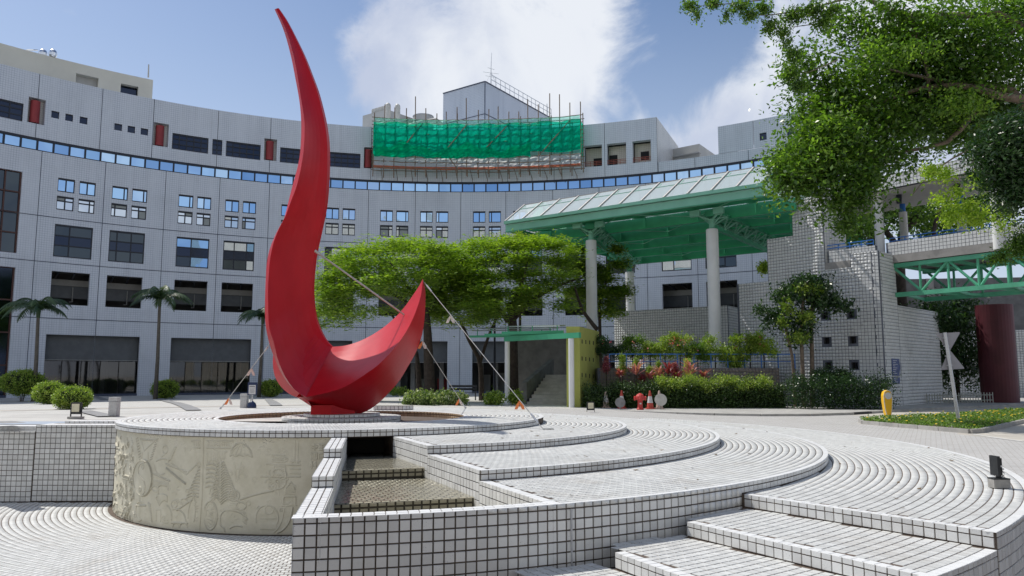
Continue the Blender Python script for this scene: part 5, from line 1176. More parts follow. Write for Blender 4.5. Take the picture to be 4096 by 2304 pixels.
# ================================================================== right-hand mosaic walls
M['bigtile'] = tile_mat('wall_mosaic_tile', (.66, .67, .675), var=.06, speck=.2, rough=.85, spec=.15, stain=((.34, .34, .34), .35))
M['jointdark'] = mottled('joint_blue_grey', (.12, .13, .16), rough=.9, var=.3, scale=2)
def inpoly(S, Zv, rects, m_):
    ok = np.zeros(len(S), bool)
    for s0, s1, z0, z1 in rects: ok |= (S > s0+m_) & (S < s1-m_) & (Zv > z0+m_) & (Zv < z1-m_)
    return ok
def mosaic_wall(parent, plan, cols, zb, thick, holes=(), pitch=.15, name='wall_body', side=True, objs=300, jmat='jointdark', tmat='bigtile', hmat='dark', depth=.22):
    """cols: (s0, s1, ztop) along the plan; holes: (s0, s1, z0, z1)"""
    d, n, a = plan.d, plan.n, plan.a; V = []; F = []
    def P(s, z, off=0): return a+d*s-n*off+Vector((0, 0, z))
    def quad(*p): k = len(V); V.extend(p); F.append((k, k+1, k+2, k+3))
    for s0, s1, zt in cols:
        hs = [h for h in holes if h[1] > s0 and h[0] < s1]
        S = sorted({s0, s1}|{min(max(h[i], s0), s1) for h in hs for i in (0, 1)}); Zs = sorted({zb, zt}|{h[i] for h in hs for i in (2, 3)})
        for p, q in zip(S[:-1], S[1:]):
            for r, t in zip(Zs[:-1], Zs[1:]):
                if any(h[0] < (p+q)/2 < h[1] and h[2] < (r+t)/2 < h[3] for h in hs): continue
                quad(P(p, r), P(q, r), P(q, t), P(p, t))
        quad(P(s0, zt), P(s1, zt), P(s1, zt, thick), P(s0, zt, thick)); quad(P(s0, zb, thick), P(s0, zt, thick), P(s0, zt), P(s0, zb)); quad(P(s1, zb), P(s1, zt), P(s1, zt, thick), P(s1, zb, thick)); quad(P(s0, zb, thick), P(s1, zb, thick), P(s1, zt, thick), P(s0, zt, thick))
    for h in holes:
        s0, s1, z0, z1 = h
        quad(P(s0, z0), P(s0, z1), P(s0, z1, depth), P(s0, z0, depth)); quad(P(s1, z0), P(s1, z1), P(s1, z1, depth), P(s1, z0, depth)); quad(P(s0, z0), P(s1, z0), P(s1, z0, depth), P(s0, z0, depth)); quad(P(s0, z1), P(s1, z1), P(s1, z1, depth), P(s0, z1, depth))
    body = mesh(name, V, F, M[jmat], parent)
    for h in holes: mesh('hole_back', [P(h[0], h[2], depth), P(h[1], h[2], depth), P(h[1], h[3], depth), P(h[0], h[3], depth)], [(0, 1, 2, 3)], M[hmat], parent)
    smin, smax = min(c[0] for c in cols), max(c[1] for c in cols); zmax = max(c[2] for c in cols)
    ss = smax-pitch*(np.arange(int((smax-smin)/pitch))+.5); zz = zb+pitch*(np.arange(int((zmax-zb)/pitch)+1)+.5)
    SS, Q = np.meshgrid(ss, zz); SS, Q = SS.ravel(), Q.ravel(); hp = pitch/2-.0075
    ok = np.zeros(len(SS), bool); HZ = np.full(len(SS), hp)
    for s0, s1, zt in cols:
        c_ = (SS > s0-.01) & (SS < s1+.01) & (Q-hp < zt-.02); ok |= c_
        over = c_ & (Q+hp > zt-.005); HZ[over] = np.maximum(.012, (zt-.006-(Q[over]-hp))/2)
    lowz = Q-hp; Q = lowz+HZ
    for h in holes: ok &= ~((SS+hp > h[0]) & (SS-hp < h[1]) & (Q+hp > h[2]) & (Q-hp < h[3]))
    SS, Q, HZ = SS[ok], Q[ok], HZ[ok]
    C = np.stack([a.x+d.x*SS, a.y+d.y*SS, Q], 1); tiles(parent, C, np.tile([d.x*hp, d.y*hp, 0], (len(C), 1)), np.stack([0*HZ, 0*HZ, HZ], 1), M[tmat], th=.012, objs=objs, name='mosaic_tile')
    return body
def sz(plan, px, py): P = plan.pt(px, py); return ((P-plan.a).dot(plan.d), P.z)
M['plantertile'] = tile_mat('shade_planter_tile', (.20, .175, .16), var=.1, speck=.3, stain=((.08, .07, .06), .6))  # tile darkened to paint in the shade of the shrubs
W1 = Plan(12.9, 36.3, 15.8, 33.0)
mw = thing('stair_tower_wall', 'stepped mosaic tiled wall right of the big green canopy, with square holes', 'wall', (14.5, 34, ZS))
def S(px, py=1200): return sz(W1, px, py)[0]
def Z(px, py): return sz(W1, px, py)[1]
hl = [(3284, 1249, 3313, 1276), (3391, 1245, 3418, 1271), (3293, 1349, 3319, 1376), (3397, 1345, 3425, 1376), (3300, 1450, 3326, 1475), (3405, 1450, 3432, 1476)]
HO = []
for x0, y0, x1, y1 in hl:
    s0, z1 = sz(W1, x0, y0); s1, z0 = sz(W1, x1, y1); q = round((s0+s1)/2/.15-.5)*.15
    HO.append(((s0+s1)/2-.15, (s0+s1)/2+.15, (z0+z1)/2-.15, (z0+z1)/2+.15))
sE = S(3511, 1010)
cols = [(S(2947, 1137), S(3070, 1050), Z(2950, 1137)), (S(3070, 1050), S(3176, 1000), Z(3120, 950)), (S(3176, 1000), S(3300, 1000), Z(3230, 790)), (S(3300, 1000), S(3401, 1030), Z(3330, 1076)), (S(3401, 1030), sE, Z(3455, 1008))]
mosaic_wall(mw, W1, cols, ZS-.1, .28, HO)
M['rawconcrete0'] = mottled('block_top_concrete', (.40, .40, .39), rough=.9)
P1 = W1.a+W1.d*sE
W2 = Plan(P1.x, P1.y, P1.x+1.4, P1.y+1.35)
W2s = lambda px, py: sz(W2, px, py)[0]
sB = W2s(3582, 1100)
mosaic_wall(mw, W2, [(0.0, sB, cols[-1][2])], ZS-.1, .3, objs=150)
b = MB(); e_ = P1+W2.d*sB; f_ = P1-W1.d*(cols[-1][1]-cols[-1][0]); b.slab([(P1.x, P1.y), (e_.x, e_.y), (e_.x-1.6, e_.y+1.8), (f_.x+.6, f_.y+1.2), (f_.x, f_.y)], cols[-1][2]-.1, cols[-1][2]-.012); b.obj('block_top', M['rawconcrete0'], mw)
mosaic_wall(mw, W2.off(-.02), [(sB, sB+5.5, sz(W2, 3600, 1222)[1])], ZS-.1, .3, objs=150)
# concrete panel strip and parapet in the recess
b = MB(); s0, s1 = S(3300, 1050), S(3401, 1050); z0, z1 = Z(3340, 1078), Z(3340, 1048)
M['rawconcrete'] = mottled('raw_concrete', (.30, .29, .28), rough=.9, var=.12, scale=2.5, dirt=((.10, .10, .10), .55))
def onW(s, z, off=0, W=None): W = W or W1; return W.a+W.d*s-W.n*off+Vector((0, 0, z))
b.prism([onW(s0, z0+.002, -.01), onW(s1-.003, z0+.002, -.01), onW(s1-.003, z1, -.01), onW(s0, z1, -.01)], -W1.n*1.2); b.obj('concrete_band', M['rawconcrete'], mw)
mosaic_wall(mw, W1.off(-.05), [(S(3310, 1000), S(3500, 1000), Z(3420, 990))], z1+.001, .2, objs=100, name='parapet')
BLUE = mottled('blue_painted_rail', (.03, .16, .50), rough=.4, var=.1, scale=10)
b = MB()
for dz in (.12, .27): b.beam(onW(S(3312), Z(3420, 990)+dz, .15), onW(S(3500), Z(3420, 990)+dz, .15), .04, .04)
for i in range(5): s = S(3312)+(S(3500)-S(3312))*i/4; b.beam(onW(s, Z(3420, 990), .15), onW(s, Z(3420, 990)+.27, .15), .03, .03)
b.obj('blue_rail', BLUE, mw)
b = MB(); zt = cols[2][2]; s = S(3300, 1000); b.prism([onW(s, z0, 0), onW(s+.35, z0, .9), onW(s+.35, zt, .9), onW(s, zt, 0)], -W1.n*.5); b.obj('recess_side', M['facade_side'], mw)
for i in range(6):                           # drip holes with stains
    s = S(3352)+i*.155; MB().lathe(onW(s, Z(3380, 1110)+.03*i*0, -.016), [(.02, 0), (.02, .01)], 8, Matrix.Rotation(PI/2, 3, 'X')).obj('drain_hole', M['dark'], mw)

M['darkconc'] = mottled('shade_dark_concrete', (.16, .16, .16), rough=.9, var=.2, scale=2)
# ---- covered bridge
BP = Plan(P1.x+1.25, P1.y+1.2, P1.x+4.35, P1.y-3.1)
br = thing('covered_bridge', 'covered footbridge with mosaic parapet, blue rail and green steel truss at the right edge', 'bridge', (P1.x+2, P1.y, 3))
def bs(px, py): return sz(BP, px, py)[0]
def bz(px, py): return sz(BP, px, py)[1]
e0, e1 = bs(3580, 1000), bs(4096, 900)+3.5
zp0, zp1 = bz(3600, 1018), bz(3600, 965); zc0 = bz(3600, 1049)
e00 = bs(3545, 1000)
mosaic_wall(br, BP, [(e00, e1, zp1)], zp0, .2, objs=300, name='parapet')
W_BR = 3.6
b = MB(); b.prism([onW(e0-.3, zc0, -.02, BP), onW(e1, zc0, -.02, BP), onW(e1, zp0, -.02, BP), onW(e0-.3, zp0, -.02, BP)], -BP.n*(W_BR+.1)); b.obj('deck_slab', M['rawconcrete'], br)
b = MB(); b.prism([onW(e00, zp0, W_BR, BP), onW(e1, zp0, W_BR, BP), onW(e1, zp1, W_BR, BP), onW(e00, zp1, W_BR, BP)], -BP.n*.2); b.obj('far_parapet', M['facade_side'], br)
b = MB()
for off in (.3, W_BR-.2):
    for dz in (.10, .24): b.beam(onW(e00+.02, zp1+dz, off, BP), onW(e1, zp1+dz, off, BP), .035, .035)
    for i in range(14): s = e00+.02+(e1-e00)*i/13; b.beam(onW(s, zp1, off, BP), onW(s, zp1+.24, off, BP), .03, .03)
b.obj('blue_rail', BLUE, br)
M['truss'] = mottled('green_painted_steel', (.10, .42, .26), rough=.45, var=.12, scale=2, dirt=((.05, .22, .14), .3))
M['white'] = mottled('white_painted_column', (.70, .71, .71), rough=.6, var=.04, scale=1.5, dirt=((.45, .45, .43), .2))
zt0, zt1 = bz(3590, 1069), bz(3590, 1053); zb0, zb1 = bz(3600, 1186), bz(3600, 1169)
M['trussdark'] = M['truss']
def pb(x, y): return (bs(3480+x/2.047, 940+y/2.047), bz(3480+x/2.047, 940+y/2.047))
for off, tag_ in ((.15, 'n'), (W_BR-.3, 'f')):
    MB().beam(onW(e0-.4, (zt0+zt1)/2, off, BP), onW(e1, (zt0+zt1)/2, off, BP), .22, zt1-zt0).obj('top_chord', M['truss'], br); MB().beam(onW(e0-.4, (zb0+zb1)/2, off, BP), onW(e1, (zb0+zb1)/2, off, BP), .24, zb1-zb0).obj('bottom_chord', M['truss'], br)
    vs = [pb(x, 300)[0] for x in (395, 628, 875, 1120)]; step_ = vs[1]-vs[0]; vs += [vs[-1]+step_*(i+1)*1.0 for i in range(3)]
    for s in vs: MB().tube([onW(s, zb1, off, BP), onW(s, zt0, off, BP)], .055, 8).obj('vertical', M['truss'], br)
    dg = [(vs[0]-step_*.95, 1, vs[0], 0), (vs[1]-.05, 1, vs[0]+.06, 0), (vs[1]+.08, 1, vs[2]-.06, 0), (vs[3]-.2, 1, vs[2]+.08, 0), (vs[3]+.08, 1, vs[4], 0), (vs[5], 1, vs[4]+.1, 0)]
    for s0, a_, s1, c_ in dg: MB().tube([onW(s0, zt0 if a_ else zb1, off, BP), onW(s1, zb1+.02, off, BP)], .06, 8).obj('diagonal', M['truss'], br)
for i in range(8):
    s = e0+.2+(e1-e0)*i/8; MB().beam(onW(s, (zb0+zb1)/2, .2, BP), onW(s+(.9 if i % 2 else -.6), (zb0+zb1)/2, W_BR-.3, BP), .10, .12).obj('cross_beam', M['truss'], br)
    MB().beam(onW(s, zt0+.03, .2, BP), onW(s, zt0+.03, W_BR-.3, BP), .12, .12).obj('floor_beam', M['truss'], br)
zr0, zr1 = bz(3590, 755), bz(3590, 698); r0 = bs(3240, 800)
mosaic_wall(br, BP.off(.35), [(r0, e1, zr1)], zr0, .25, objs=250, name='roof_fascia')
M['soffit'] = mottled('pale_soffit', (.52, .51, .49), rough=.9, var=.05, scale=1.0, dirt=((.35, .34, .32), .3))
b = MB(); b.prism([onW(r0, zr0+.02, -.1, BP), onW(e1, zr0+.02, -.1, BP), onW(e1, zr1-.03, -.1, BP), onW(r0, zr1-.03, -.1, BP)], -BP.n*(W_BR+.9)); b.obj('roof_slab', M['soffit'], br)
b = MB(); b.beam(onW(bs(3745, 730), zr0+.005, .0, BP), onW(bs(3870, 770), zr0+.005, 2.2, BP), .05, .02); b.beam(onW(bs(3900, 730), zr0+.005, 1.5, BP), onW(e1, zr0+.005, 1.5, BP), .05, .02); b.obj('soffit_groove', M['rawconcrete'], br)
zcol = cols[-1][2]
for px, z0_, off in ((3516, zcol, .42), (3990, zp0-.3, .05)):
    p = BP.off(-off).pt(px, 900); MB().lathe((p.x, p.y, z0_), [(.205, 0), (.205, zr0-z0_+.03)], 24).obj('column', M['white'], br)
for px in (3616, 3850):
    p = BP.off(-W_BR+.3).pt(px, 930); zz_ = BP.off(-W_BR+.3).pt(px, 848).z; MB().lathe((p.x, p.y, zp0), [(.19, 0), (.19, zz_-zp0)], 20).obj('column', M['white'], br); MB().lathe((p.x, p.y, zz_), [(.13, 0), (.13, zr0-zz_)], 14).obj('blue_column_head', BLUE, br)
for px, py in ((3596, 795), (3829, 754)):
    p = BP.off(-1.3).pt(px, py); o = MB().lathe((p.x, p.y, p.z-.22), [(.11, 0), (.125, .05), (.125, .42), (.05, .44)], 14).obj('ceiling_lamp', M['frame']); o['label'] = 'black cylinder lamp under the bridge roof, %s' % ('the left one, near the white column' if px < 3700 else 'the right one, above the yellow green sprigs'); o['category'] = 'lamp'; o['group'] = 'black lamps under the bridge roof'
    MB().tube([(p.x, p.y, p.z+.2), (p.x, p.y, zr0+.03)], .03, 6).obj('stem', M['frame'], o)
p = at(4000, 1580, 38); MB().lathe((p.x, p.y, -.7), [(.82, 0), (.82, zb0+.7)], 32)
o = MB().lathe((p.x, p.y, -.7), [(.82, 0), (.82, zb0+.68)], 32).obj('bridge_pier', mottled('maroon_paint', (.075, .012, .020), rough=.55, var=.12, scale=1.2)); setp(o, 'thick dark red round pier under the footbridge', 'pier')
sb = thing('shaded_block', 'concrete block coloured dark for the shade behind the footbridge truss', 'building', (24, 52, -.6)); b = MB(); b.slab([(at(3560, 1200, 52).x, 52), (at(4500, 1200, 50).x, 50), (48, 60), (at(3560, 1200, 60).x, 60)], -.7, 7.4); b.obj('wall', M['darkconc'], sb)  # added backdrop, dark colour standing for shade behind the truss
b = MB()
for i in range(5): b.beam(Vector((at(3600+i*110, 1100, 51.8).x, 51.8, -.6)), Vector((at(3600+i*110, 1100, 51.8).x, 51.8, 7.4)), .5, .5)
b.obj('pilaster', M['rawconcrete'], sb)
bw = thing('tiled_wall', 'pale tiled wall in the shade far behind the red bridge pier', 'wall', (24, 50, 0)); BWp = Plan(at(3600, 1300, 50).x, 50, at(4400, 1300, 44).x, 44); mosaic_wall(bw, BWp, [(0, sz(BWp, 4400, 1200)[0], 3.6)], -.7, .3, objs=60)

# ================================================================== big green canopy
M['green'] = mottled('green_canopy_paint', (.05, .33, .18), rough=.45, var=.10, scale=1.2, dirt=((.03, .22, .13), .3))
M['palegreen'] = mottled('pale_green_fascia', (.20, .47, .35), rough=.45, var=.06, scale=1.2)
M['bar'] = mottled('pale_glazing_bar', (.42, .40, .38), rough=.5, metal=.2, var=.1, scale=5)
M['skyglass'] = glass_mat('skylight_glass', (.86, .97, .93), refl=.22, opa=.40, oc=(.84, .93, .92))
CV = thing('entrance_canopy', 'large green steel entrance canopy with a sawtooth glass roof on white columns', 'canopy', (6, 40, 0))
CO = Vector((-.33, 42.2, 0)); CU = Vector((11.1+.33, 33.7-42.2, 0)).normalized(); CVv = Vector((-CU.y, CU.x, 0)); FP = Plan(-.33, 42.2, 11.1, 33.7)
zf0 = FP.pt(2540, 858).z; zf1 = FP.pt(2540, 810.5).z
def cu(u, v, z): return CO+CU*u+CVv*v+Vector((0, 0, z))
UL = 15.6; LF = (FP.pt(3054, 760)-CO).dot(CU)
MB().beam(cu(0, 0, zf0+.20), cu(LF, 0, zf0+.20), .10, .40).obj('fascia_beam', M['palegreen'], CV)
MB().beam(cu(-.02, -.06, (zf0+.44+zf1)/2), cu(LF+.02, -.06, (zf0+.44+zf1)/2), .26, zf1-zf0-.44).obj('gutter', M['palegreen'], CV)
MB().beam(cu(0, .05, zf0+.02), cu(LF, .05, zf0+.02), .24, .035).obj('beam_flange', M['green'], CV)
SPC = 2.86
for k in range(1, 6):
    u1 = LF+.6 if k < 2 else UL
    MB().beam(cu(0, SPC*k, zf0+.12), cu(u1, SPC*k, zf0+.12), .05, .60).obj('roof_beam', M['green'], CV)
    MB().beam(cu(0, SPC*k, zf0-.19), cu(u1, SPC*k, zf0-.19), .24, .035).obj('beam_flange', M['green'], CV)
    for i in range(5):
        u = 1.2+3*i; b = MB(); b.beam(cu(u, SPC*k-.03, zf0+.42), cu(u, SPC*k-1.4, zf0+.15), .05, .06); b.beam(cu(u, SPC*k, zf0+.4), cu(u, SPC*k, zf0-.05), .16, .05); b.obj('bracket', M['green'], CV)
    for i in range(4):
        u = 1.2+3*i; MB().tube([cu(u, SPC*(k-1)+.05, zf0+.1), cu(u+3, SPC*k-.05, zf0+.1)] if (i+k) % 2 else [cu(u+3, SPC*(k-1)+.05, zf0+.1), cu(u, SPC*k-.05, zf0+.1)], .022, 6).obj('tie_rod', M['palegreen'], CV)
    MB().box(cu((LF if k < 2 else UL)/2, SPC*(k-.5)+.22, zf0+.44), ((LF if k < 2 else UL), SPC*.72, .03), rz=math.atan2(CU.y, CU.x)).obj('roof_sheet', M['green'], CV)
zr = zf1+.0; hgt = at(2078, 821, cu(.3, 1.4, 0).y).z-zf1
NP_ = 12; 
for k in range(5):
    v0 = SPC*k-.08 if k == 0 else SPC*k; Lk = LF if k == 0 else UL
    n = NP_ if k == 0 else 6; du = .12 if k == 0 else 0
    for i in range(n):
        a, c_ = Lk*i/n, Lk*(i+1)/n
        if k < 3: mesh('glass_pane', [cu(a+.03, v0, zr+.01), cu(c_-.03, v0, zr+.01), cu(c_-.03+.35*(k == 0), v0+1.4, zr+hgt), cu(a+.03+.35*(k == 0), v0+1.4, zr+hgt)], [(0, 1, 2, 3)], M['skyglass'], CV)
        if i % 2 == 0 and k < 3: mesh('glass_pane', [cu(a+.03+.35*(k == 0), v0+1.4, zr+hgt), cu(min(Lk, a+2*Lk/n)-.03+.35*(k == 0), v0+1.4, zr+hgt), cu(min(Lk, a+2*Lk/n)-.03, v0+2.5, zr+.05), cu(a+.03, v0+2.5, zr+.05)], [(0, 1, 2, 3)], M['skyglass'], CV)
    if k == 0:
        for i in range(NP_+1):
            a = Lk*i/NP_; MB().beam(cu(a, v0-.03, zr+.02), cu(a+.35, v0+1.4, zr+hgt+.02), .085, .06).obj('glazing_bar', M['bar'], CV)
            MB().beam(cu(a+.35, v0+1.4, zr+hgt), cu(a, v0+2.5, zr+.05), .06, .06).obj('glazing_bar', M['palegreen'], CV)
            MB().tube([cu(a+.2, v0+.15, zr+.02), cu(a+.5, v0+1.3, zr+hgt-.1)], .035, 6).obj('roof_strut', M['palegreen'], CV)
        MB().beam(cu(.35, v0+1.4, zr+hgt), cu(Lk+.35, v0+1.4, zr+hgt), .06, .05).obj('ridge_bar', M['bar'], CV); MB().beam(cu(.25, v0+1.0, zr+hgt*.7), cu(Lk+.25, v0+1.0, zr+hgt*.7), .05, .07).obj('ridge_bar', M['palegreen'], CV)
    elif k < 3: MB().beam(cu(0, v0+1.4, zr+hgt), cu(Lk, v0+1.4, zr+hgt), .06, .05).obj('ridge_bar', M['bar'], CV)
for a, c_ in (((LF, 0, zf0+.1), (LF+.8, 2.86, zf0+.1)), ((LF, 0, zf1), (LF+.35, 1.4, zf1+hgt)), ((LF+.35, 1.4, zf1+hgt), (LF+.8, 2.86, zf0+.3)), ((LF+.2, .8, zf0+.2), (LF+.35, 1.4, zf1+hgt)), ((LF+.5, 1.8, zf0+.2), (LF+.35, 1.4, zf1+hgt))): MB().beam(cu(*a), cu(*c_), .09, .09).obj('end_frame', M['palegreen'], CV)
MB().beam(cu(0, 0, zf0+.2), cu(0, SPC*5, zf0+.2), .06, .3).obj('end_beam', M['green'], CV)
# columns and trusses
YA, YB, YC = 40.3, 37.0, 52.3; ZTER = 1.19
colA = Vector((at(2364, 962, YA).x, YA, at(2364, 962, YA).z)); colB = Vector((at(2848, 917, YB).x, YB, at(2848, 917, YB).z)); colC = Vector((at(2519, 1088, YC).x, YC, at(2519, 1088, YC).z))
for c_, r, z0_ in ((colA, .29, -.5), (colB, .295, ZTER-.05), (colC, .30, 0.0)):
    MB().lathe((c_.x, c_.y, z0_), [(r, 0), (r, c_.z-z0_-.04), (r*.93, c_.z-z0_)], 28).obj('column', M['white'], CV)
def truss(p0, p1, ztop, nm):
    b = MB(); d = p1-p0; d.z = 0; d.normalize(); s = Vector((-d.y, d.x, 0))
    t0, t1 = p0+Vector((0, 0, .15)), p1+Vector((0, 0, .15)); L = (p1-p0).length; n = 9
    low = [t0.lerp(t1, i/n) for i in range(n+1)]; up1 = [Vector((q.x, q.y, ztop))+s*.55 for q in low]; up2 = [Vector((q.x, q.y, ztop))-s*.55 for q in low]
    b.beam(low[0], low[-1], .20, .20)
    b.obj('truss_chord', M['green'], CV)
    for up in (up1, up2): MB().beam(up[0], up[-1], .12, .12).obj('truss_chord', M['green'], CV)
    for i in range(n):
        b = MB()
        for up in (up1, up2):
            b.tube([low[i], (up[i]+up[i+1])/2], .05, 6); b.tube([(up[i]+up[i+1])/2, low[i+1]], .05, 6); b.tube([low[i], up[i]], .03, 6)
        b.tube([up1[i], up2[i]], .035, 6); b.tube([up1[i], up2[i+1]], .03, 6); b.obj('truss_web', M['palegreen'], CV)
        MB().box((up1[i]+up2[i])/2+Vector((0, 0, .05)), (.55, .5, .28), rz=math.atan2(d.y, d.x)).obj('truss_node', M['green'], CV)
    for q in (p0, p1):
        b = MB(); b.tube([q, q+Vector((0, 0, .35))], [.16, .13], 12); b.lathe(q+Vector((0, 0, .3)), [(.05, 0), (.17, .08), (.17, .2), (.05, .28)], 12)
        for sx in (-1, 1):
            for sy in (-1, 1): b.tube([q+Vector((0, 0, .45)), Vector((q.x, q.y, ztop))+s*.6*sx+d*.55*sy], .055, 8)
        b.obj('column_head', M['palegreen'], CV)
        for sx in (-1, 1): MB().box(Vector((q.x, q.y, ztop+.05))+s*.6*sx-d*.6, (.5, .2, .30), rz=math.atan2(CU.y, CU.x)).obj('gusset_plate', M['palegreen'], CV)
truss(colA, colC, zf0-.12, 'a'); truss(colB, colB+CVv*13+Vector((0, 0, -.2)), zf0-.12, 'b')

# low wall and planter terrace behind the hedge
LWp = Plan(at(2457, 1300, 46).x, 46, at(2912, 1300, 41.8).x, 41.8)
lo = thing('low_wall', 'long low mosaic wall behind the flowering planter, between two white columns', 'wall', (8, 44, ZTER))
sl1 = sz(LWp, 2912, 1300)[0]; zl = sz(LWp, 2700, 1233)[1]
mosaic_wall(lo, LWp, [(0, sl1, zl)], ZTER-.6, .3, objs=300)
q = LWp.a+LWp.d*sl1; LW2 = Plan(q.x, q.y, at(2972, 1300, 43.9).x, 43.9); mosaic_wall(lo, LW2, [(0.01, sz(LW2, 2975, 1300)[0]+1, zl)], ZTER-.6, .3, objs=60)
pl = thing('planter', 'raised planter terrace behind the hedge, tiles coloured dark for shrub shade', 'planter', (7, 34, ZS))
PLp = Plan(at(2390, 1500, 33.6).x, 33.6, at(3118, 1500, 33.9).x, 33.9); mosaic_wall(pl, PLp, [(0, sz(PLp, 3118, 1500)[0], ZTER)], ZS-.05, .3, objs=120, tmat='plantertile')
b = MB(); p0, p1 = PLp.a, PLp.a+PLp.d*sz(PLp, 3118, 1500)[0]; b.slab([(p0.x, p0.y+.25), (p1.x, p1.y+.25), (p1.x+1.2, 38.5), (14, 47), (4, 47)], .6, ZTER-.03); b.obj('terrace_floor', M['rawconcrete'], pl)
M['bluerail2'] = BLUE
rl = thing('railing', 'blue metal railing along the planter terrace among the flowers', 'railing', (8, 34, ZTER)); b = MB(); L = (p1-p0).length
for h_ in (.3, .62): b.beam(p0+PLp.d*.6+Vector((0, .5, ZTER+h_)), p0+PLp.d*(L+.9)+Vector((0, .5, ZTER+h_)), .03, .03 if h_ < .6 else .05)
b.obj('rail', BLUE, rl)
for i in range(12): s = .6+(L+.3)*i/11; q = p0+PLp.d*s+Vector((0, .5, 0)); MB().beam(q+Vector((0, 0, ZTER-.02)), q+Vector((0, 0, ZTER+.62)), .04, .04).obj('post', BLUE, rl)

# ---- yellow green wall, stair and small canopy
M['olive'] = mottled('yellow_green_wall', (.40, .42, .11), rough=.8, var=.08, scale=1.0, dirt=((.22, .24, .06), .35))
yw = thing('stair_wall', 'yellow green wall with small square holes painted as dark plates, beside the dark stair', 'wall', (2.7, 32, ZS)); YW = 31.6
yz = at(2300, 1306, YW).z; q0 = at(2265.5, 1400, YW); q1 = at(2319, 1400, YW); q3 = at(2397, 1400, YW/.896)
b = MB(); b.slab([(q0.x, q0.y), (q1.x, q1.y), (q3.x, q3.y), (q3.x-.6, q3.y)], ZS-.05, yz); b.obj('wall_body', M['olive'], yw)
YSP = Plan(q1.x, q1.y, q3.x, q3.y)
for (y, h_) in ((1366, 15), (1434, 15), (1500, 15)):
    for x in (2328, 2343, 2358, 2373):
        s_, z_ = sz(YSP, x, y+(x-2328)*.12); b = MB(); b.box(onW(s_, z_, .0, YSP), (.13, .02, .17), rz=math.atan2(YSP.d.y, YSP.d.x)); b.obj('hole_shade_plate', M['dark'], yw)  # near-black plate paints the shade of an open hole
sc_ = thing('small_canopy', 'small green beamed canopy with glass sheets on two slim white columns', 'canopy', (1, 33, ZS))
cR = onz(2287, 1635, ZS-.02); cL = onz(2029, 1623, ZS-.02)
zc_ = at(2287, 1354, cR.y).z
for c_ in (cL, cR): MB().lathe((c_.x, c_.y, ZS-.05), [(.14, 0), (.14, .03), (.115, .04), (.115, zc_-ZS+.05)], 20).obj('column', M['white'], sc_)
dcv = (cR-cL).normalized(); MB().beam(cL-dcv*.15+Vector((0, 0, zc_-cL.z+.12)), cR+dcv*.5+Vector((0, 0, zc_-cR.z+.12)), .13, .22).obj('main_beam', M['green'], sc_)
for x0, x1, y0, y1, Yb in ((2008, 2254, 1324, 1336, cR.y+1.1), (1939, 2230, 1333, 1343, cR.y+2.3), (1878, 2200, 1340, 1349, cR.y+3.6)):
    a, c_ = at(x0, (y0+y1)/2, Yb+.9), at(x1, (y0+y1)/2, Yb); h_ = (y1-y0)*Yb/FOC; c_.z = a.z = (a.z+c_.z)/2; MB().beam(a, c_, .10, h_).obj('cross_beam', M['green'], sc_)
    mesh('glass_sheet', [a+Vector((-.1, -.3, .28)), c_+Vector((.1, -.3, .28)), c_+Vector((.1, .9, .3)), a+Vector((-.1, .9, .3))], [(0, 1, 2, 3)], M['skyglass'], sc_)
    for t in (.1, .5, .9): p = a.lerp(c_, t); MB().tube([p, p+Vector((0, 0, .28))], .025, 6).obj('glass_clip', M['green'], sc_)
st_ = thing('stair', 'concrete outdoor stair, shade and dappled light in its colours, going up between the yellow green wall and a sloping parapet', 'stairs', (2, 34, ZS))
M['darkconc'] = mottled('shade_dark_concrete', (.16, .16, .16), rough=.9, var=.2, scale=2)  # dark colour stands for the shade on parapet and back wall
M['treadstone'] = mottled('dappled_tread_stone', (.42, .41, .39), rough=.85, var=.15, scale=3)  # pale tread colour stands for dappled sunlight
Ys = onz(2190, 1622, ZS).y
for k in range(9):
    z = ZS+.15*(k+1); Yk = Ys+.36*k; xl = at(2109+9*k, 1600, Yk).x; xr = at(2272, 1600, Yk).x; MB().box(((xl+xr)/2, Yk+.6, z-.08), (xr-xl, 1.2, .16)).obj('tread', M['treadstone'], st_)
b = MB(); a = onz(2087, 1620, ZS); pz = at(2087, 1530, a.y).z; e_ = at(2197, 1437, Ys+4.2); b.prism([(a.x, a.y, ZS), (a.x, a.y, pz), (e_.x, e_.y, e_.z), (e_.x, e_.y, ZS)], (.22, 0, 0)); b.obj('sloping_parapet', M['darkconc'], st_)
b = MB(); x0 = at(2065, 1400, 40).x; b.slab([(x0, 40.5), (q3.x+.2, 40.5), (q3.x+.2, 40.9), (x0, 40.9)], ZS, 2.9); b.obj('back_wall', M['darkconc'], st_)
# ================================================================== vegetation
M['leafA'] = leaf_mat('broad_leaf', (.035, .085, .014), (.085, .165, .026), (.18, .29, .05), rough=.36, trans=.42)
M['leafH'] = leaf_mat('hedge_leaf', (.02, .045, .012), (.04, .085, .018), (.08, .14, .03), rough=.4, trans=.12)  # darker leaf colour stands for the hedge's unlit front
M['leafY'] = leaf_mat('young_yellow_leaf', (.17, .28, .03), (.30, .42, .05), (.48, .56, .11), rough=.5, trans=.45)
M['leafB'] = leaf_mat('highlight_leaf', (.06, .13, .02), (.13, .24, .035), (.25, .38, .06), rough=.4, trans=.45)
M['leafG'] = leaf_mat('ground_cover_leaf', (.04, .10, .015), (.10, .20, .03), (.20, .31, .05), rough=.5, trans=.3)
M['leafD'] = leaf_mat('dark_glossy_leaf', (.012, .035, .012), (.025, .065, .018), (.055, .11, .03), rough=.35, trans=.25)
M['leafF'] = leaf_mat('feathery_leaf', (.08, .15, .015), (.165, .265, .028), (.30, .40, .052), rough=.6, trans=.42)
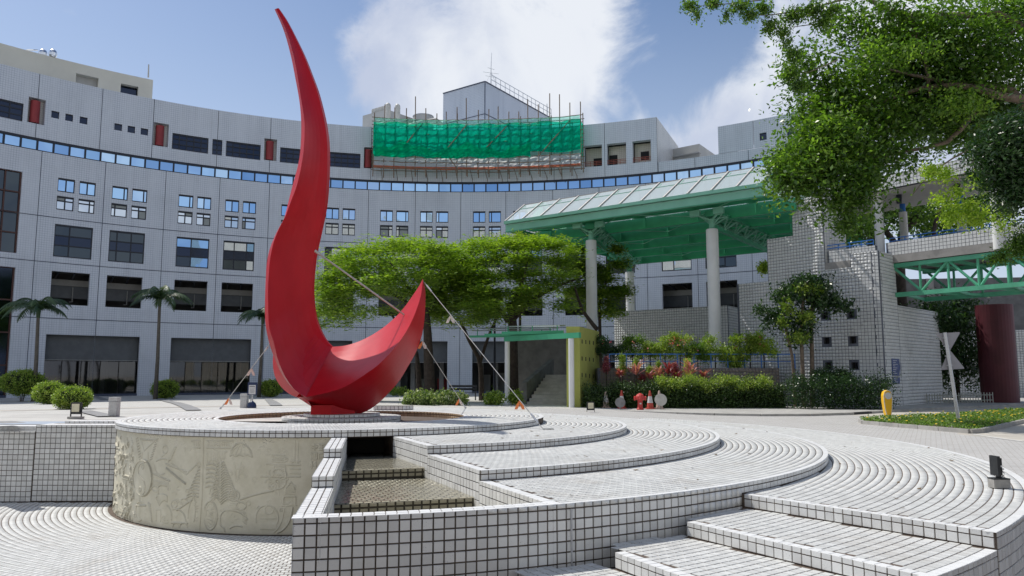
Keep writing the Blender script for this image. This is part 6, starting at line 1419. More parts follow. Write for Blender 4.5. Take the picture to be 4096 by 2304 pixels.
M['leafT'] = leaf_mat('clipped_leaf', (.09, .17, .02), (.22, .32, .045), (.40, .48, .10), rough=.5, trans=.3)
M['leafP'] = leaf_mat('palm_leaf', (.02, .05, .02), (.04, .08, .03), (.08, .13, .05), rough=.45, trans=.2)
M['leafV'] = leaf_mat('variegated_leaf', (.06, .11, .03), (.18, .25, .08), (.45, .48, .25), rough=.5, trans=.3)
M['leafR'] = leaf_mat('red_leaf', (.12, .02, .035), (.30, .05, .085), (.50, .22, .25), rough=.45, trans=.3)
M['petal'] = leaf_mat('pink_petal', (.55, .07, .14), (.65, .12, .2), (.7, .25, .3), trans=.4); M['ypetal'] = leaf_mat('yellow_petal', (.7, .5, .03), (.75, .55, .05), (.8, .6, .1), trans=.3)
M['bark'] = mottled('grey_bark', (.17, .13, .10), rough=.9, var=.3, scale=7, bump=.6, bscale=25); M['darkbark'] = mottled('dark_bark', (.055, .042, .034), rough=.9, var=.3, scale=7, bump=.6, bscale=25)
M['palmbark'] = mottled('palm_trunk', (.11, .10, .085), rough=.85, var=.2, scale=6)
def leaves(name, blobs, n, size, mat, parent, aspect=.5, flat=0.0, clump=40, cs=.22, shell=.55, seed=1, kind='stuff', droop=0.0, up=0.0):
    """small folded leaf faces grouped in clumps spread through ellipsoids (centre, radii, weight)"""
    g = np.random.default_rng(seed); W = np.array([b_[2] for b_ in blobs], float); W /= W.sum()
    nc = max(1, n//clump); bi = g.choice(len(blobs), nc, p=W)
    c0 = np.array([tuple(b_[0]) for b_ in blobs])[bi]; rd_ = np.array([b_[1] for b_ in blobs])[bi]
    d = g.normal(size=(nc, 3)); d /= np.linalg.norm(d, axis=1)[:, None]; rr = (shell+(1-shell)*g.random(nc))[:, None]**.8
    cc = c0+d*rr*rd_; cs_ = cs*(.6+.8*g.random(nc))
    ci = np.repeat(np.arange(nc), clump); m_ = len(ci)
    off = g.normal(size=(m_, 3))*cs_[ci][:, None]; off[:, 2] *= (1-flat*.75)
    P = cc[ci]+off
    P[:, 2] -= droop*np.abs(g.normal(size=m_))*cs_[ci]
    a = g.normal(size=(m_, 3)); a[:, 2] *= (1-flat); a[:, 2] += up; a /= np.linalg.norm(a, axis=1)[:, None]
    nrm = g.normal(size=(m_, 3)); nrm[:, 2] = np.abs(nrm[:, 2])*1.2+flat*2.5; bv = np.cross(nrm, a); bv /= np.linalg.norm(bv, axis=1)[:, None]; nn = np.cross(a, bv)
    s = (size*(.65+.7*g.random(m_)))[:, None]; w_ = s*aspect
    V = np.stack([P-a*s*.5, P+bv*w_*.5+nn*s*.06, P+a*s*.5, P-bv*w_*.5+nn*s*.06], 1).reshape(-1, 3); F = np.arange(m_*4).reshape(-1, 4)
    base = np.clip(.5+.25*g.normal(size=nc), 0, 1); r = np.clip(base[ci]+.13*g.normal(size=m_), 0.001, .999)
    o = mesh(name, V, F, mat, parent, uv=np.zeros((m_*4, 2)), rnd=r)
    if kind: o['kind'] = kind
    return o
def blobs_px(lst, spread=1.0):
    out = []
    for x, y, rx, ry, Y_, dy, wt in lst: out.append((at(x, y, Y_), (rx*Y_/FOC*spread, dy, ry*Y_/FOC*spread), wt))
    return out
def branches(parent, pts, mat, n=7):
    for P, r in pts: MB().tube(resample(P, max(3, len(P)*2)), [r[0]+(r[1]-r[0])*i/max(3, len(P)*2) for i in range(max(3, len(P)*2)+1)], n).obj('limb', mat, parent, smooth_=True)

# --- the large overhanging tree at the upper right (trunk stands outside the frame)
T1 = thing('overhanging_tree', 'big broad leaved tree overhanging the footbridge at the upper right', 'tree', (17.5, 22, -.5))
Bm = []
for x, y, rx, ry, wt, dY in [(3440, 600, 280, 70, 1.2, 0), (3300, 560, 190, 110, 1.2, -1), (3700, 430, 330, 150, 2.0, 1), (3350, 330, 190, 110, 1.1, 0), (3600, 180, 260, 120, 1.4, 1), (3900, 250, 260, 200, 2.0, 0), (3180, 680, 110, 70, .9, -1), (3380, 770, 120, 55, .35, -1), (3200, 250, 80, 60, .3, 0), (3280, 450, 160, 70, .6, 0), (3900, 500, 250, 90, 1.0, 2), (3450, 60, 250, 50, .6, 0), (4150, 150, 200, 220, 1.0, 0), (3480, 840, 60, 50, .06, -1), (3750, 100, 260, 90, .9, 0), (4000, 40, 200, 80, .8, 1), (3650, 300, 300, 100, 1.2, 1), (3900, 420, 260, 110, 1.3, 1), (3480, 470, 260, 110, 1.2, 0), (3320, 640, 200, 90, .9, -1)]:
    Bm.append((x, y, rx*1.0, ry*1.0, 24+dY, 1.3, wt))
leaves('crown', blobs_px(Bm), 72000, .165, M['leafA'], T1, clump=44, cs=.36, shell=.15, seed=3, droop=.5, flat=.25, aspect=.46)
leaves('crown_highlights', blobs_px([(3250, 640, 200, 70, 22.5, .8, 1), (3600, 200, 200, 60, 22.5, .8, .7), (3850, 420, 160, 60, 23, .8, .6), (3330, 520, 120, 50, 22.5, .6, .5)]), 5000, .13, M['leafB'], T1, clump=22, cs=.22, shell=.1, seed=4)  # lighter leaf colour paints highlights on the crown
tr0 = Vector((17.8, 22.5, -.5))
branches(T1, [([tr0, Vector((17.4, 22.5, 3)), Vector((16.5, 23, 6)), at(4096, 395, 23.5), at(3950, 360, 23.5), at(3800, 330, 24), at(3650, 300, 24)], (.45, .05)),
              ([at(4150, 400, 23.5), at(4000, 385, 23.2), at(3870, 345, 23.5), at(3700, 350, 24), at(3500, 420, 24)], (.16, .03)),
              ([Vector((16.8, 23, 7)), at(4100, 120, 24), at(3850, 60, 24), at(3660, 70, 24), at(3560, 40, 24), at(3460, -10, 24)], (.2, .07)),
              ([at(3640, 60, 24), at(3660, 150, 24), at(3700, 230, 24), at(3720, 400, 24)], (.13, .04)), ([at(3950, 380, 24), at(3800, 560, 24), at(3650, 600, 24), at(3400, 650, 23.5)], (.10, .02)), ([at(3650, 300, 24), at(3450, 250, 24), at(3300, 200, 24)], (.05, .01)), ([at(3900, 200, 24), at(4000, 160, 24), at(4096, 100, 24)], (.06, .05)),
              ([at(3950, 560, 22.5), at(3800, 640, 22.5), at(3700, 720, 22), at(3650, 780, 22)], (.035, .01))], M['bark'])
# outer sprigs hanging into the sky: separate twig clusters
tw1 = [(2760, 20, 40, 25), (2790, 60, 18, 20), (2860, 10, 40, 18), (2905, 60, 22, 24), (2960, 25, 45, 22), (3000, 60, 30, 28), (3050, 30, 45, 30), (3080, 100, 34, 34), (3130, 130, 28, 26), (3170, 60, 50, 40), (3250, 40, 55, 35), (3290, 90, 40, 30), (3330, 40, 40, 30), (3170, 220, 30, 30), (3160, 290, 36, 36), (3200, 340, 40, 30), (3150, 170, 20, 18)]
leaves('outer_sprigs', blobs_px([(x, y, rx, ry, 21.5, .35, rx*ry/900) for x, y, rx, ry in tw1]), 7600, .105, M['leafA'], T1, clump=9, cs=.075, shell=.0, seed=6, aspect=.42, droop=.6)
branches(T1, [([at(3500, -40, 22), at(3250, 30, 21.5), at(3080, 60, 21.5), at(3000, 60, 21.5)], (.05, .008)), ([at(3300, -30, 21.5), at(3000, 5, 21.5), at(2860, 20, 21.5), at(2760, 25, 21.5)], (.03, .005)), ([at(3350, 240, 22), at(3230, 290, 21.5), at(3160, 290, 21.5)], (.02, .004)), ([at(3300, 90, 22), at(3150, 110, 21.5), at(3080, 110, 21.5)], (.02, .004))], M['bark'], 5)
leaves('hanging_sprigs', blobs_px([(3390, 800, 110, 40, 23, .5, 1), (3450, 740, 60, 60, 23, .5, 1), (3380, 900, 40, 40, 23, .4, .6), (3480, 700, 40, 40, 23, .4, .5), (3220, 740, 50, 50, 23, .5, .8), (3120, 640, 30, 60, 23.5, .4, .6)]), 6500, .10, M['leafA'], T1, clump=12, cs=.12, shell=.0, seed=8, aspect=.45)
# --- pale sprigs and dark clump in front of the bridge
T2 = thing('leafy_branch', 'yellow green leafy sprigs hanging in front of the footbridge railing', 'branch', at(3900, 700, 19))
leaves('sprig_leaves', blobs_px([(3720, 690, 34, 20, 20, .3, .9), (3780, 700, 40, 22, 20, .3, .6), (3830, 770, 46, 40, 20, .3, .55), (3760, 800, 30, 26, 20, .3, .45), (3930, 720, 45, 45, 20, .3, 1), (3870, 845, 60, 55, 20, .4, 1.6), (3800, 870, 36, 36, 20, .3, .9), (4010, 850, 60, 90, 20, .4, 1.6), (4040, 760, 40, 60, 20, .3, .7), (3920, 880, 30, 40, 20, .3, .6), (4010, 690, 60, 50, 20, .3, .9)]), 6500, .08, M['leafY'], T2, clump=14, cs=.10, shell=.0, seed=9, aspect=.55)
branches(T2, [([at(4200, 560, 20), at(3960, 620, 20), at(3850, 670, 20), at(3750, 700, 20)], (.03, .006)), ([at(3900, 650, 20), at(3800, 760, 20), at(3780, 820, 20)], (.012, .004)), ([at(4200, 820, 20), at(4000, 870, 20), at(3900, 875, 20)], (.022, .006))], M['bark'], 5)
T3_ = thing('dark_tree', 'dark dense leafed tree crown at the right edge above the bridge parapet', 'tree', (15.5, 17.5, -.5))
leaves('crown', blobs_px([(4040, 620, 120, 130, 17.5, 1.1, 2), (4000, 560, 80, 80, 17.3, .8, 1), (4090, 740, 90, 80, 17.5, .8, 1), (4080, 540, 90, 100, 17.5, .9, 1.2)]), 17000, .13, M['leafD'], T3_, clump=24, cs=.16, shell=.35, seed=10, aspect=.34, droop=1.0)
branches(T3_, [([Vector((15.6, 17.6, -.5)), Vector((15.2, 17.6, 2.5)), at(4100, 620, 17.6)], (.16, .07))], M['darkbark'])
T4_ = thing('leafy_branch', 'small dark leafy branch over the right end of the green truss', 'branch', at(4080, 990, 20))
leaves('branch_leaves', blobs_px([(4060, 1000, 60, 40, 20, .3, 1), (4000, 1030, 40, 18, 20, .2, .5), (4090, 950, 40, 50, 20, .3, .8), (3970, 1040, 26, 12, 20, .2, .2)]), 2600, .085, M['leafA'], T4_, clump=12, cs=.08, shell=0, seed=11, aspect=.4)
branches(T4_, [([at(4250, 930, 20), at(4080, 990, 20), at(3970, 1035, 20)], (.03, .006))], M['bark'], 5)
# trees behind and under the bridge
T5_ = thing('background_tree', 'shaded tree seen through the open footbridge', 'tree', (21, 42, -.5))
leaves('crown', blobs_px([(3560, 820, 180, 90, 42, 1.5, 1.4), (3420, 900, 90, 80, 41, 1, .7), (3750, 880, 160, 90, 43, 1.5, 1.2), (3900, 800, 150, 130, 43, 1.5, 1.2)]), 16000, .20, M['leafA'], T5_, clump=30, cs=.35, shell=.2, seed=12)
branches(T5_, [([Vector((at(3600, 1000, 42).x, 42, -.5)), at(3600, 1000, 42), at(3660, 880, 42), at(3700, 780, 42)], (.35, .2)), ([at(3600, 1000, 42), at(3500, 870, 42), at(3440, 800, 42)], (.2, .08)), ([at(3730, 1010, 41), at(3740, 900, 41), at(3760, 830, 41)], (.12, .1))], M['darkbark'])
T6_ = thing('dark_tree', 'dark shaded tree and creeper mass under the footbridge', 'tree', (19.8, 39, -.5))
leaves('crown', blobs_px([(3800, 1330, 110, 130, 39.5, 1.2, 2), (3730, 1280, 70, 70, 38.5, .8, 1), (3880, 1450, 90, 120, 40, 1, 1.3), (3830, 1240, 110, 50, 40, .8, 1), (3760, 1480, 80, 100, 40, .8, .8)]), 14000, .16, M['leafD'], T6_, clump=30, cs=.3, shell=.2, seed=13)
branches(T6_, [([Vector((at(3820, 1400, 40).x, 40, -.5)), at(3825, 1450, 40), at(3800, 1300, 40)], (.12, .05))], M['darkbark'])

# --- two feathery spreading trees in the middle
def flame_tree(label, base, trunks, blobs, n, seed):
    o = thing('feathery_tree', label, 'tree', base, group='feathery spreading trees before the curved building')
    leaves('crown', blobs, n, .22, M['leafF'], o, aspect=.30, flat=.82, clump=46, cs=.34, shell=.15, seed=seed, droop=.25)
    branches(o, trunks, M['darkbark'])
    return o
YA1, YA2 = 37.0, 38.3
def lump(x0, x1, y0, y1, Y_, seed, n=26, dy=3.6):
    g = np.random.default_rng(seed); out = []
    for i in range(n):
        t = (i+.5)/n; x = x0+(x1-x0)*t; c_ = abs(2*t-1); yt = y0+(y1-y0)*.55*c_**3.2
        for k in range(5):
            yy = yt+(y1-yt)*(k/5.0)*(1.0-.15*g.random())+g.uniform(-10, 24)
            if k >= 3 and g.random() < .35: continue
            far = 4.0 if x > 2275 else 0
            out.append((x+g.uniform(-20, 20), yy+14, 46+g.uniform(-10, 24), 13+g.uniform(0, 8), Y_+far+g.uniform(-dy, dy)*(1-c_*.5)*(.25 if far else 1), .9 if not far else .5, 1.0 if k == 0 else .8))
    return blobs_px(out)
g1 = on_plaza(1724, 1590); b1 = Vector((at(1724, 1590, YA1).x, YA1, gz(0, YA1)))
flame_tree('wide feathery leaved tree behind the sculpture, the left of the two', b1,
 [([b1, at(1715, 1450, YA1), at(1708, 1290, YA1), at(1690, 1180, YA1)], (.30, .15)), ([at(1710, 1300, YA1), at(1600, 1190, YA1), at(1450, 1120, YA1), at(1350, 1100, YA1)], (.15, .03)), ([at(1700, 1260, YA1), at(1780, 1140, YA1+1), at(1850, 1080, YA1+1), at(1830, 1040, YA1)], (.13, .03)), ([at(1705, 1280, YA1), at(1620, 1130, YA1-1), at(1560, 1050, YA1-2)], (.10, .03)),
  ([Vector((at(1680, 1580, YA1+1).x, YA1+1, -.4)), at(1672, 1480, YA1+1), at(1660, 1400, YA1+1), at(1560, 1250, YA1+1)], (.16, .05))],
 lump(1265, 1960, 958, 1305, YA1, 21, 30), 46000, 31)
b2 = Vector((at(2050, 1570, YA2).x, YA2, gz(1, YA2)))
flame_tree('wide feathery leaved tree behind the small green canopy, the right of the two', b2,
 [([b2, at(2050, 1400, YA2), at(2050, 1290, YA2), at(2040, 1210, YA2)], (.34, .2)), ([at(2050, 1300, YA2), at(1980, 1220, YA2), at(1900, 1170, YA2), at(1840, 1120, YA2)], (.15, .04)), ([at(2050, 1280, YA2), at(2130, 1200, YA2), at(2240, 1140, YA2), at(2330, 1110, YA2)], (.15, .04)), ([at(2040, 1230, YA2), at(2090, 1130, YA2-1), at(2110, 1040, YA2-1)], (.12, .03)), ([at(2030, 1290, YA2), at(1960, 1160, YA2), at(1950, 1060, YA2)], (.1, .03)), ([at(2390, 1320, YA2+1), at(2330, 1240, YA2+1), at(2300, 1150, YA2)], (.12, .05)),
  ([Vector((at(1925, 1570, YA2).x, YA2+.5, -.4)), at(1920, 1450, YA2+.5), at(1880, 1370, YA2+.5), at(1840, 1280, YA2+.5)], (.15, .07)), ([at(1920, 1450, YA2+.5), at(1960, 1330, YA2+.5), at(2000, 1250, YA2)], (.1, .05))],
 lump(1720, 2450, 950, 1285, YA2, 22, 32, 2.2), 52000, 32)
o = thing('young_tree', 'small bright twiggy treetop sticking up above the feathery trees near the big canopy', 'tree', at(2080, 1000, 41)); o.location.z = -.5
leaves('crown', blobs_px([(2080, 960, 36, 30, 41, .5, 1), (2062, 985, 26, 22, 41, .4, .8), (2110, 985, 22, 22, 41, .4, .6)]), 1500, .15, M['leafT'], o, clump=12, cs=.12, shell=0, seed=33)
branches(o, [([Vector((at(2080, 1000, 41).x, 41, -.5)), at(2080, 1080, 41), at(2082, 960, 41)], (.12, .02))], M['darkbark'])
o = thing('slim_tree', 'sparse tree behind the white canopy columns, right of the feathery trees', 'tree', (4.9, 42, -.5))
leaves('crown', blobs_px([(2480, 1060, 60, 26, 42, .8, 1), (2420, 1110, 40, 30, 42, .6, .8), (2490, 1170, 50, 26, 42, .8, 1), (2440, 1250, 60, 20, 42, .8, .8), (2400, 1180, 40, 40, 41.5, .6, .8), (2470, 1000, 26, 20, 42, .4, .4)]), 5000, .2, M['leafF'], o, flat=.6, aspect=.35, clump=20, cs=.2, shell=0, seed=34)
branches(o, [([Vector((at(2400, 1400, 42).x, 42, -.5)), at(2400, 1330, 42), at(2400, 1200, 42), at(2440, 1100, 42)], (.14, .05))], M['darkbark'])
o = thing('lamp_post', 'slim black lamp post among the trees left of the small canopy', 'lamp post', (-.5, 39.5, -.5)); p = at(1978, 1570, 39.5)
MB().tube([(p.x, p.y, -.5), (p.x, p.y, at(1978, 1275, 39.5).z)], [.07, .05], 8).obj('post', M['frame'], o); MB().lathe((p.x, p.y, at(1978, 1275, 39.5).z), [(.05, 0), (.14, .05), (.12, .15), (.03, .2)], 10).obj('lamp_head', M['frame'], o)

# --- small tree with three stems by the mosaic wall
o = thing('small_tree', 'small dark leaved tree with three bare stems in front of the holed mosaic wall', 'tree', (12.3, 33, -.45)); Yt = 32.6
leaves('crown', blobs_px([(3240, 1130, 90, 36, Yt, .8, 1.6), (3150, 1180, 60, 40, Yt, .7, 1), (3290, 1200, 100, 34, Yt, .8, 1.3), (3370, 1220, 50, 20, Yt, .5, .5), (3110, 1270, 60, 40, Yt, .6, 1), (3040, 1235, 40, 12, Yt, .4, .25), (3210, 1280, 60, 50, Yt, .6, 1), (3200, 1340, 50, 20, Yt, .5, .5), (3250, 1160, 70, 60, Yt, .8, 1.2)]), 7500, .17, M['leafD'], o, aspect=.42, clump=16, cs=.14, shell=.2, seed=35, droop=.8)
leaves('painted_sun_leaves', blobs_px([(3240, 1150, 60, 16, Yt-.5, .3, 1), (3230, 1260, 50, 14, Yt-.5, .3, 1), (3190, 1345, 50, 12, Yt-.5, .3, 1), (3130, 1285, 30, 30, Yt-.5, .3, .8), (3150, 1220, 20, 40, Yt-.5, .3, .7)]), 1500, .14, M['leafT'], o, aspect=.42, clump=12, cs=.10, shell=0, seed=36, droop=.8)  # paler leaves stand for sun falling on the crown
branches(o, [([Vector((at(3175, 1500, Yt).x, Yt, -.45)), at(3170, 1440, Yt), at(3150, 1350, Yt), at(3140, 1300, Yt)], (.075, .05)), ([Vector((at(3212, 1520, Yt).x, Yt, -.45)), at(3208, 1420, Yt), at(3205, 1300, Yt), at(3215, 1180, Yt)], (.10, .06)), ([Vector((at(3246, 1520, Yt+.2).x, Yt+.2, -.45)), at(3248, 1420, Yt+.2), at(3246, 1300, Yt+.2), at(3250, 1180, Yt)], (.11, .06))], M['bark'])
o = thing('wall_shrub', 'yellow green sprig growing beside the left edge of the mosaic tower wall', 'shrub', at(3055, 1070, 37.5))
leaves('foliage', blobs_px([(3055, 1070, 20, 30, 37.5, .25, 1)]), 700, .13, M['leafY'], o, clump=14, cs=.1, shell=0, seed=37)

# --- palms
def palm(label, px, ytop, Y_, seed, fr=14, R=1.35):
    g = np.random.default_rng(seed); top = at(px, ytop, Y_); base = Vector((at(px-14, 1500, Y_).x, Y_, gz(top.x, Y_)))
    o = thing('palm_tree', label, 'palm tree', base, group='palms in front of the curved building')
    MB().tube([base, base.lerp(top, .4)+Vector((.03, 0, 0)), base.lerp(top, .85), top], [.13, .105, .085, .075], 10).obj('trunk', M['palmbark'], o, smooth_=True)
    MB().tube([top-Vector((0, 0, .55)), top-Vector((0, 0, .1)), top+Vector((0, 0, .15))], [.10, .12, .05], 8).obj('crownshaft', M['leafP'], o)
    for i in range(fr):
        az = 2*PI*i/fr+g.uniform(-.25, .25); el = g.uniform(.25, 1.15); L = R*g.uniform(.85, 1.15); pts = []; n = 12
        h = Vector((math.cos(az), math.sin(az), 0)); p = top.copy(); a_ = el
        for k in range(n+1): pts.append(p.copy()); p = p+(h*math.cos(a_)+Vector((0, 0, math.sin(a_))))*L/n; a_ -= (el+1.25)/n
        b = MB(); b.tube(pts, [.02-.0014*k for k in range(n+1)], 4); sd_ = Vector((-h.y, h.x, 0))
        for k in range(1, n+1):
            for m_ in range(3):
                q = pts[k-1].lerp(pts[k], m_/3); ll = (.50*math.sin(PI*min(1, (k+m_/3)/n*.85+.12)))*g.uniform(.85, 1.1)+.06; dd = (pts[k]-pts[k-1]).normalized()
                for s in (-1, 1):
                    tip = q+sd_*s*ll*.72+dd*ll*.42+Vector((0, 0, -ll*(.35+.4*g.random()))); wv = dd*.040
                    b.add([q-wv, q+wv, tip], [(0, 1, 2)])
        b.obj('frond', M['leafP'], o)
    return o
palm('palm tree at far left in front of the dark ground floor opening', 155, 1232, 42, 41, R=2.1)
palm('palm tree between the two left gallery windows', 640, 1190, 46, 42, R=2.15)
palm('palm tree half hidden behind the left side of the sculpture', 1052, 1262, 50, 43, R=2.1)

# --- clipped bushes
def bush(label, px, pc, w_, h_, ybase, Yg, seed, group='clipped round bushes on the plaza'):
    c_ = at(px, pc, Yg); rx, rz = w_/2*Yg/FOC, h_/2*Yg/FOC; g0 = Vector((c_.x, Yg, gz(c_.x, Yg)))
    o = thing('clipped_bush', label, 'bush', g0, group=group)
    b = MB(); b.lathe((c_.x, Yg, c_.z-rz*.75), [(rx*.3, 0), (rx*.75, rz*.35), (rx*.86, rz*.75), (rx*.7, rz*1.25), (rx*.3, rz*1.58)], 14); b.obj('inner_mass', mottled('bush_shade', (.012, .02, .006), rough=1), o)  # near-black core paints the shade inside the foliage
    n = int(5200*min(2.2, (w_/100)**1.0))
    leaves('foliage', [(c_, (rx, rx, rz), 1)], n, .055*Yg/30, M['leafT'], o, clump=9, cs=.045*Yg/30, shell=.86, seed=seed, aspect=.6)
    for k in range(3): MB().tube([g0+Vector((.07*(k-1), 0, 0)), Vector((c_.x+.15*(k-1), Yg, c_.z-rz*.5))], .025, 6).obj('stem', M['darkbark'], o)
def Yof(px, py): return on_plaza(px, py).y
bush('bright clipped round bush nearest the left court wall, behind the floodlight', 291, 1592, 138, 92, 1637, Yof(291, 1637), 51)
bush('clipped round bush just behind and left of the nearest one', 200, 1572, 118, 86, 1615, Yof(200, 1617), 52)
bush('clipped round bush in the middle of the left plaza before the second dark opening', 660, 1558, 98, 70, 1594, Yof(660, 1594), 53)
bush('clipped round bush beside the left curve of the red sculpture', 1081, 1554, 82, 60, 1587, Yof(1081, 1588), 54)
bush('largest rounded bush at the far left edge of the plaza', 92, 1530, 160, 96, 1600, Yof(92, 1606), 55)
bush('dark little bush in the shade beside the second ground floor opening', 600, 1550, 50, 40, 1575, Yof(600, 1577), 56)

# --- ground shrubs around the tree feet
for k, (lab, lst) in enumerate((('pale variegated shrubs in front of the left tree trunk', [(1680, 1594, 60, 28), (1640, 1600, 26, 20), (1720, 1600, 30, 22)]), ('pale variegated shrubs right of the left tree trunk', [(1790, 1594, 60, 26), (1840, 1600, 30, 20)]),
        ('low shrub just right of the sculpture base', [(1595, 1566, 40, 16)]), ('shrub left of the left white canopy column', [(1975, 1596, 40, 24)]), ('small shrub right of the left white canopy column', [(2062, 1590, 20, 18)]))):
    Y_ = Yof(lst[0][0], 1620 if lst[0][1] > 1580 else 1584); o = thing('shrub', lab, 'shrub', Vector((at(lst[0][0], 1600, Y_).x, Y_, gz(0, Y_))), group='low shrubs near the tree trunks')
    leaves('foliage', blobs_px([(x, y, rx, ry, Y_, .45, rx) for x, y, rx, ry in lst]), 2600 if k < 2 else 1400, .10, M['leafV' if k < 2 else 'leafT'], o, clump=9, cs=.08, shell=.6, seed=60+k, aspect=.55)

# --- hedge, cordylines, conifers, flowering shrubs
hd = thing('hedge', 'long hedge, leaves coloured dark below and sunny on top, behind the cones and hydrant', 'hedge', (6, 31.8, ZS))
hb = []
for i in range(34):
    x = 2350+i*23.5; top = 1530+8*math.sin(i*.9)+((i*37) % 23-11)*.9+(10 if x < 2560 else 0)-(8 if 2950 < x < 3050 else 0)+ (22 if x > 3080 else 0)
    for j in range(3): y = top+22+j*38; hb.append((x, y, 20, 22, 31.7, .5, 1))
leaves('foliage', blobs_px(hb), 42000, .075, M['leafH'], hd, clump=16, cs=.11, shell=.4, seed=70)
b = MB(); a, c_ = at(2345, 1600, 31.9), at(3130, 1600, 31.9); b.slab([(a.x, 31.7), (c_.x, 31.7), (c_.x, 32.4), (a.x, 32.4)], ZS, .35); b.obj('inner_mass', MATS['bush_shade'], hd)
ht = leaves('painted_sun_top', blobs_px([(2640+i*24, 1530+8*math.sin(i)+((i*37) % 23-11)*.9, 22, 18, 31.5, .45, 1) for i in range(19)]), 8000, .07, M['leafT'], hd, clump=10, cs=.09, shell=.3, seed=71)  # paler leaves paint sunlight along the hedge top
o = thing('hedge', 'shaded low hedge in front of the holed mosaic wall', 'hedge', (14, 31, ZS))
leaves('foliage', blobs_px([(3180+i*30, 1535+(i % 3)*8+(60 if j else 0), 30, 40, 31.0-.05*i, .6, 1) for i in range(13) for j in (0, 1)]), 15000, .08, M['leafD'], o, clump=16, cs=.13, shell=.3, seed=72)
leaves('foliage', blobs_px([(3280+i*26, 1500+(i*7 % 20), 24, 22, 32.2, .4, 1) for i in range(5)]), 3500, .09, M['leafD'], o, clump=14, cs=.12, shell=.2, seed=73)
for k, (px, py, s) in enumerate(((2480, 1500, .5), (2545, 1488, .8), (2600, 1508, .55), (2640, 1500, .6), (2675, 1488, .65), (2710, 1512, .5), (2760, 1492, .75), (2815, 1510, .55), (2570, 1520, .5))):
    s *= 1.35; c_ = at(px, py+12, 32.5); o = thing('red_leaved_plant', ['tall fan of', 'spiky', 'low tuft of'][k % 3]+' dark red strap leaves, number %s from the left behind the hedge' % ['one', 'two', 'four', 'five', 'six', 'seven', 'eight', 'nine', 'three'][k], 'plant', Vector((c_.x, 32.6, ZS)), group='red leaved plants behind the hedge')
    g = np.random.default_rng(80+k); b = MB()
    for i in range(34):
        az = g.uniform(0, 2*PI); el = g.uniform(.35, 1.4); L = s*g.uniform(.6, 1.0); h = Vector((math.cos(az), math.sin(az), 0)); m_ = c_+h*L*.45*math.cos(el)+Vector((0, 0, L*.55*math.sin(el))); t_ = m_+h*L*.5*math.cos(el*.6)+Vector((0, 0, L*.35*math.sin(el-.5))); sd_ = Vector((-h.y, h.x, 0))*.045
        b.add([c_, m_+sd_, t_, m_-sd_], [(0, 1, 2, 3)])
    b.obj('strap_leaves', M['leafR'], o, kind='stuff'); MB().tube([(c_.x, 32.6, ZS), c_], .03, 5).obj('stem', M['darkbark'], o)
for k, (px, py, w_, h_, m_) in enumerate(((2490, 1455, 17, 48, 'leafT'), (2545, 1458, 14, 24, 'leafT'), (2635, 1472, 15, 28, 'leafT'), (2700, 1475, 13, 26, 'leafR'), (2752, 1465, 20, 36, 'leafY'), (2425, 1455, 14, 34, 'leafR'), (2600, 1485, 14, 20, 'leafT'))):
    c_ = at(px, py, 33.0); o = thing('conical_shrub', 'small conical shrub behind the hedge, ' + ['tallest bright green one', 'short one beside the tall green one', 'mid green one near the middle', 'reddish one right of the middle', 'yellow green one furthest right', 'orange brown one furthest left', 'lowest green one'][k], 'shrub', Vector((c_.x, 33, ZS)), group='small conical shrubs behind the hedge')
    leaves('foliage', blobs_px([(px, py+h_*.4, w_, h_*.6, 33, .2, 2), (px, py-h_*.4, w_*.5, h_*.5, 33, .1, 1)]), 1500, .06, M[m_], o, clump=10, cs=.05, shell=.3, seed=90+k); MB().tube([(c_.x, 33, ZS), c_], .025, 5).obj('stem', M['darkbark'], o)
fs = [(2440, 1400, 60, 34, 'leafD'), (2530, 1395, 55, 34, 'leafA'), (2600, 1400, 45, 26, 'leafT'), (2660, 1400, 44, 34, 'leafT'), (2720, 1385, 44, 36, 'leafT'), (2790, 1405, 40, 34, 'leafA'), (2860, 1395, 46, 44, 'leafT'), (2930, 1395, 46, 40, 'leafT'), (3000, 1392, 50, 42, 'leafT'), (3055, 1385, 46, 38, 'leafY'), (2950, 1440, 40, 24, 'leafT')]
for k, (x, y, rx, ry, m_) in enumerate(fs):
    o = thing('flowering_shrub', 'flowering shrub on the planter terrace, ' + ['dark one beside the yellow green wall', 'dark one with the first blooms', 'low spreading one over the rail', 'one left of the pink flower cluster', 'one with pink flowers on top', 'thin dark one in the middle', 'full one at the white column', 'round one right of the column', 'large bright one further right', 'bright one at the far right end', 'low one hanging over the rail'][k], 'shrub', Vector((at(x, y, 34.6).x, 34.6, ZTER)), group='flowering shrubs on the planter terrace')
    g = np.random.default_rng(300+k); sub = [(x+g.uniform(-rx, rx), y+g.uniform(-ry*1.15, ry*.9), rx*g.uniform(.18, .42), ry*g.uniform(.2, .5), 34.6+g.uniform(-.3, .3), .3, 1) for _ in range(11)]
    leaves('foliage', blobs_px([(x, y+ry*.2, rx*.8, ry*.6, 34.7, .5, 3)]+sub), 2500, .085, M[m_], o, clump=8, cs=.10, shell=.15, seed=100+k, aspect=.55)
    leaves('blossom', blobs_px([(x, y-ry*.4, rx, ry*.6, 34.3, .5, 1)]), 10 if k != 4 else 60, .06, M['petal'], o, clump=5, cs=.05, shell=.5, seed=120+k, aspect=.9)
    MB().tube([(at(x, y, 34.6).x, 34.6, ZTER-.02), at(x, y, 34.6)], .03, 5).obj('stem', M['darkbark'], o)

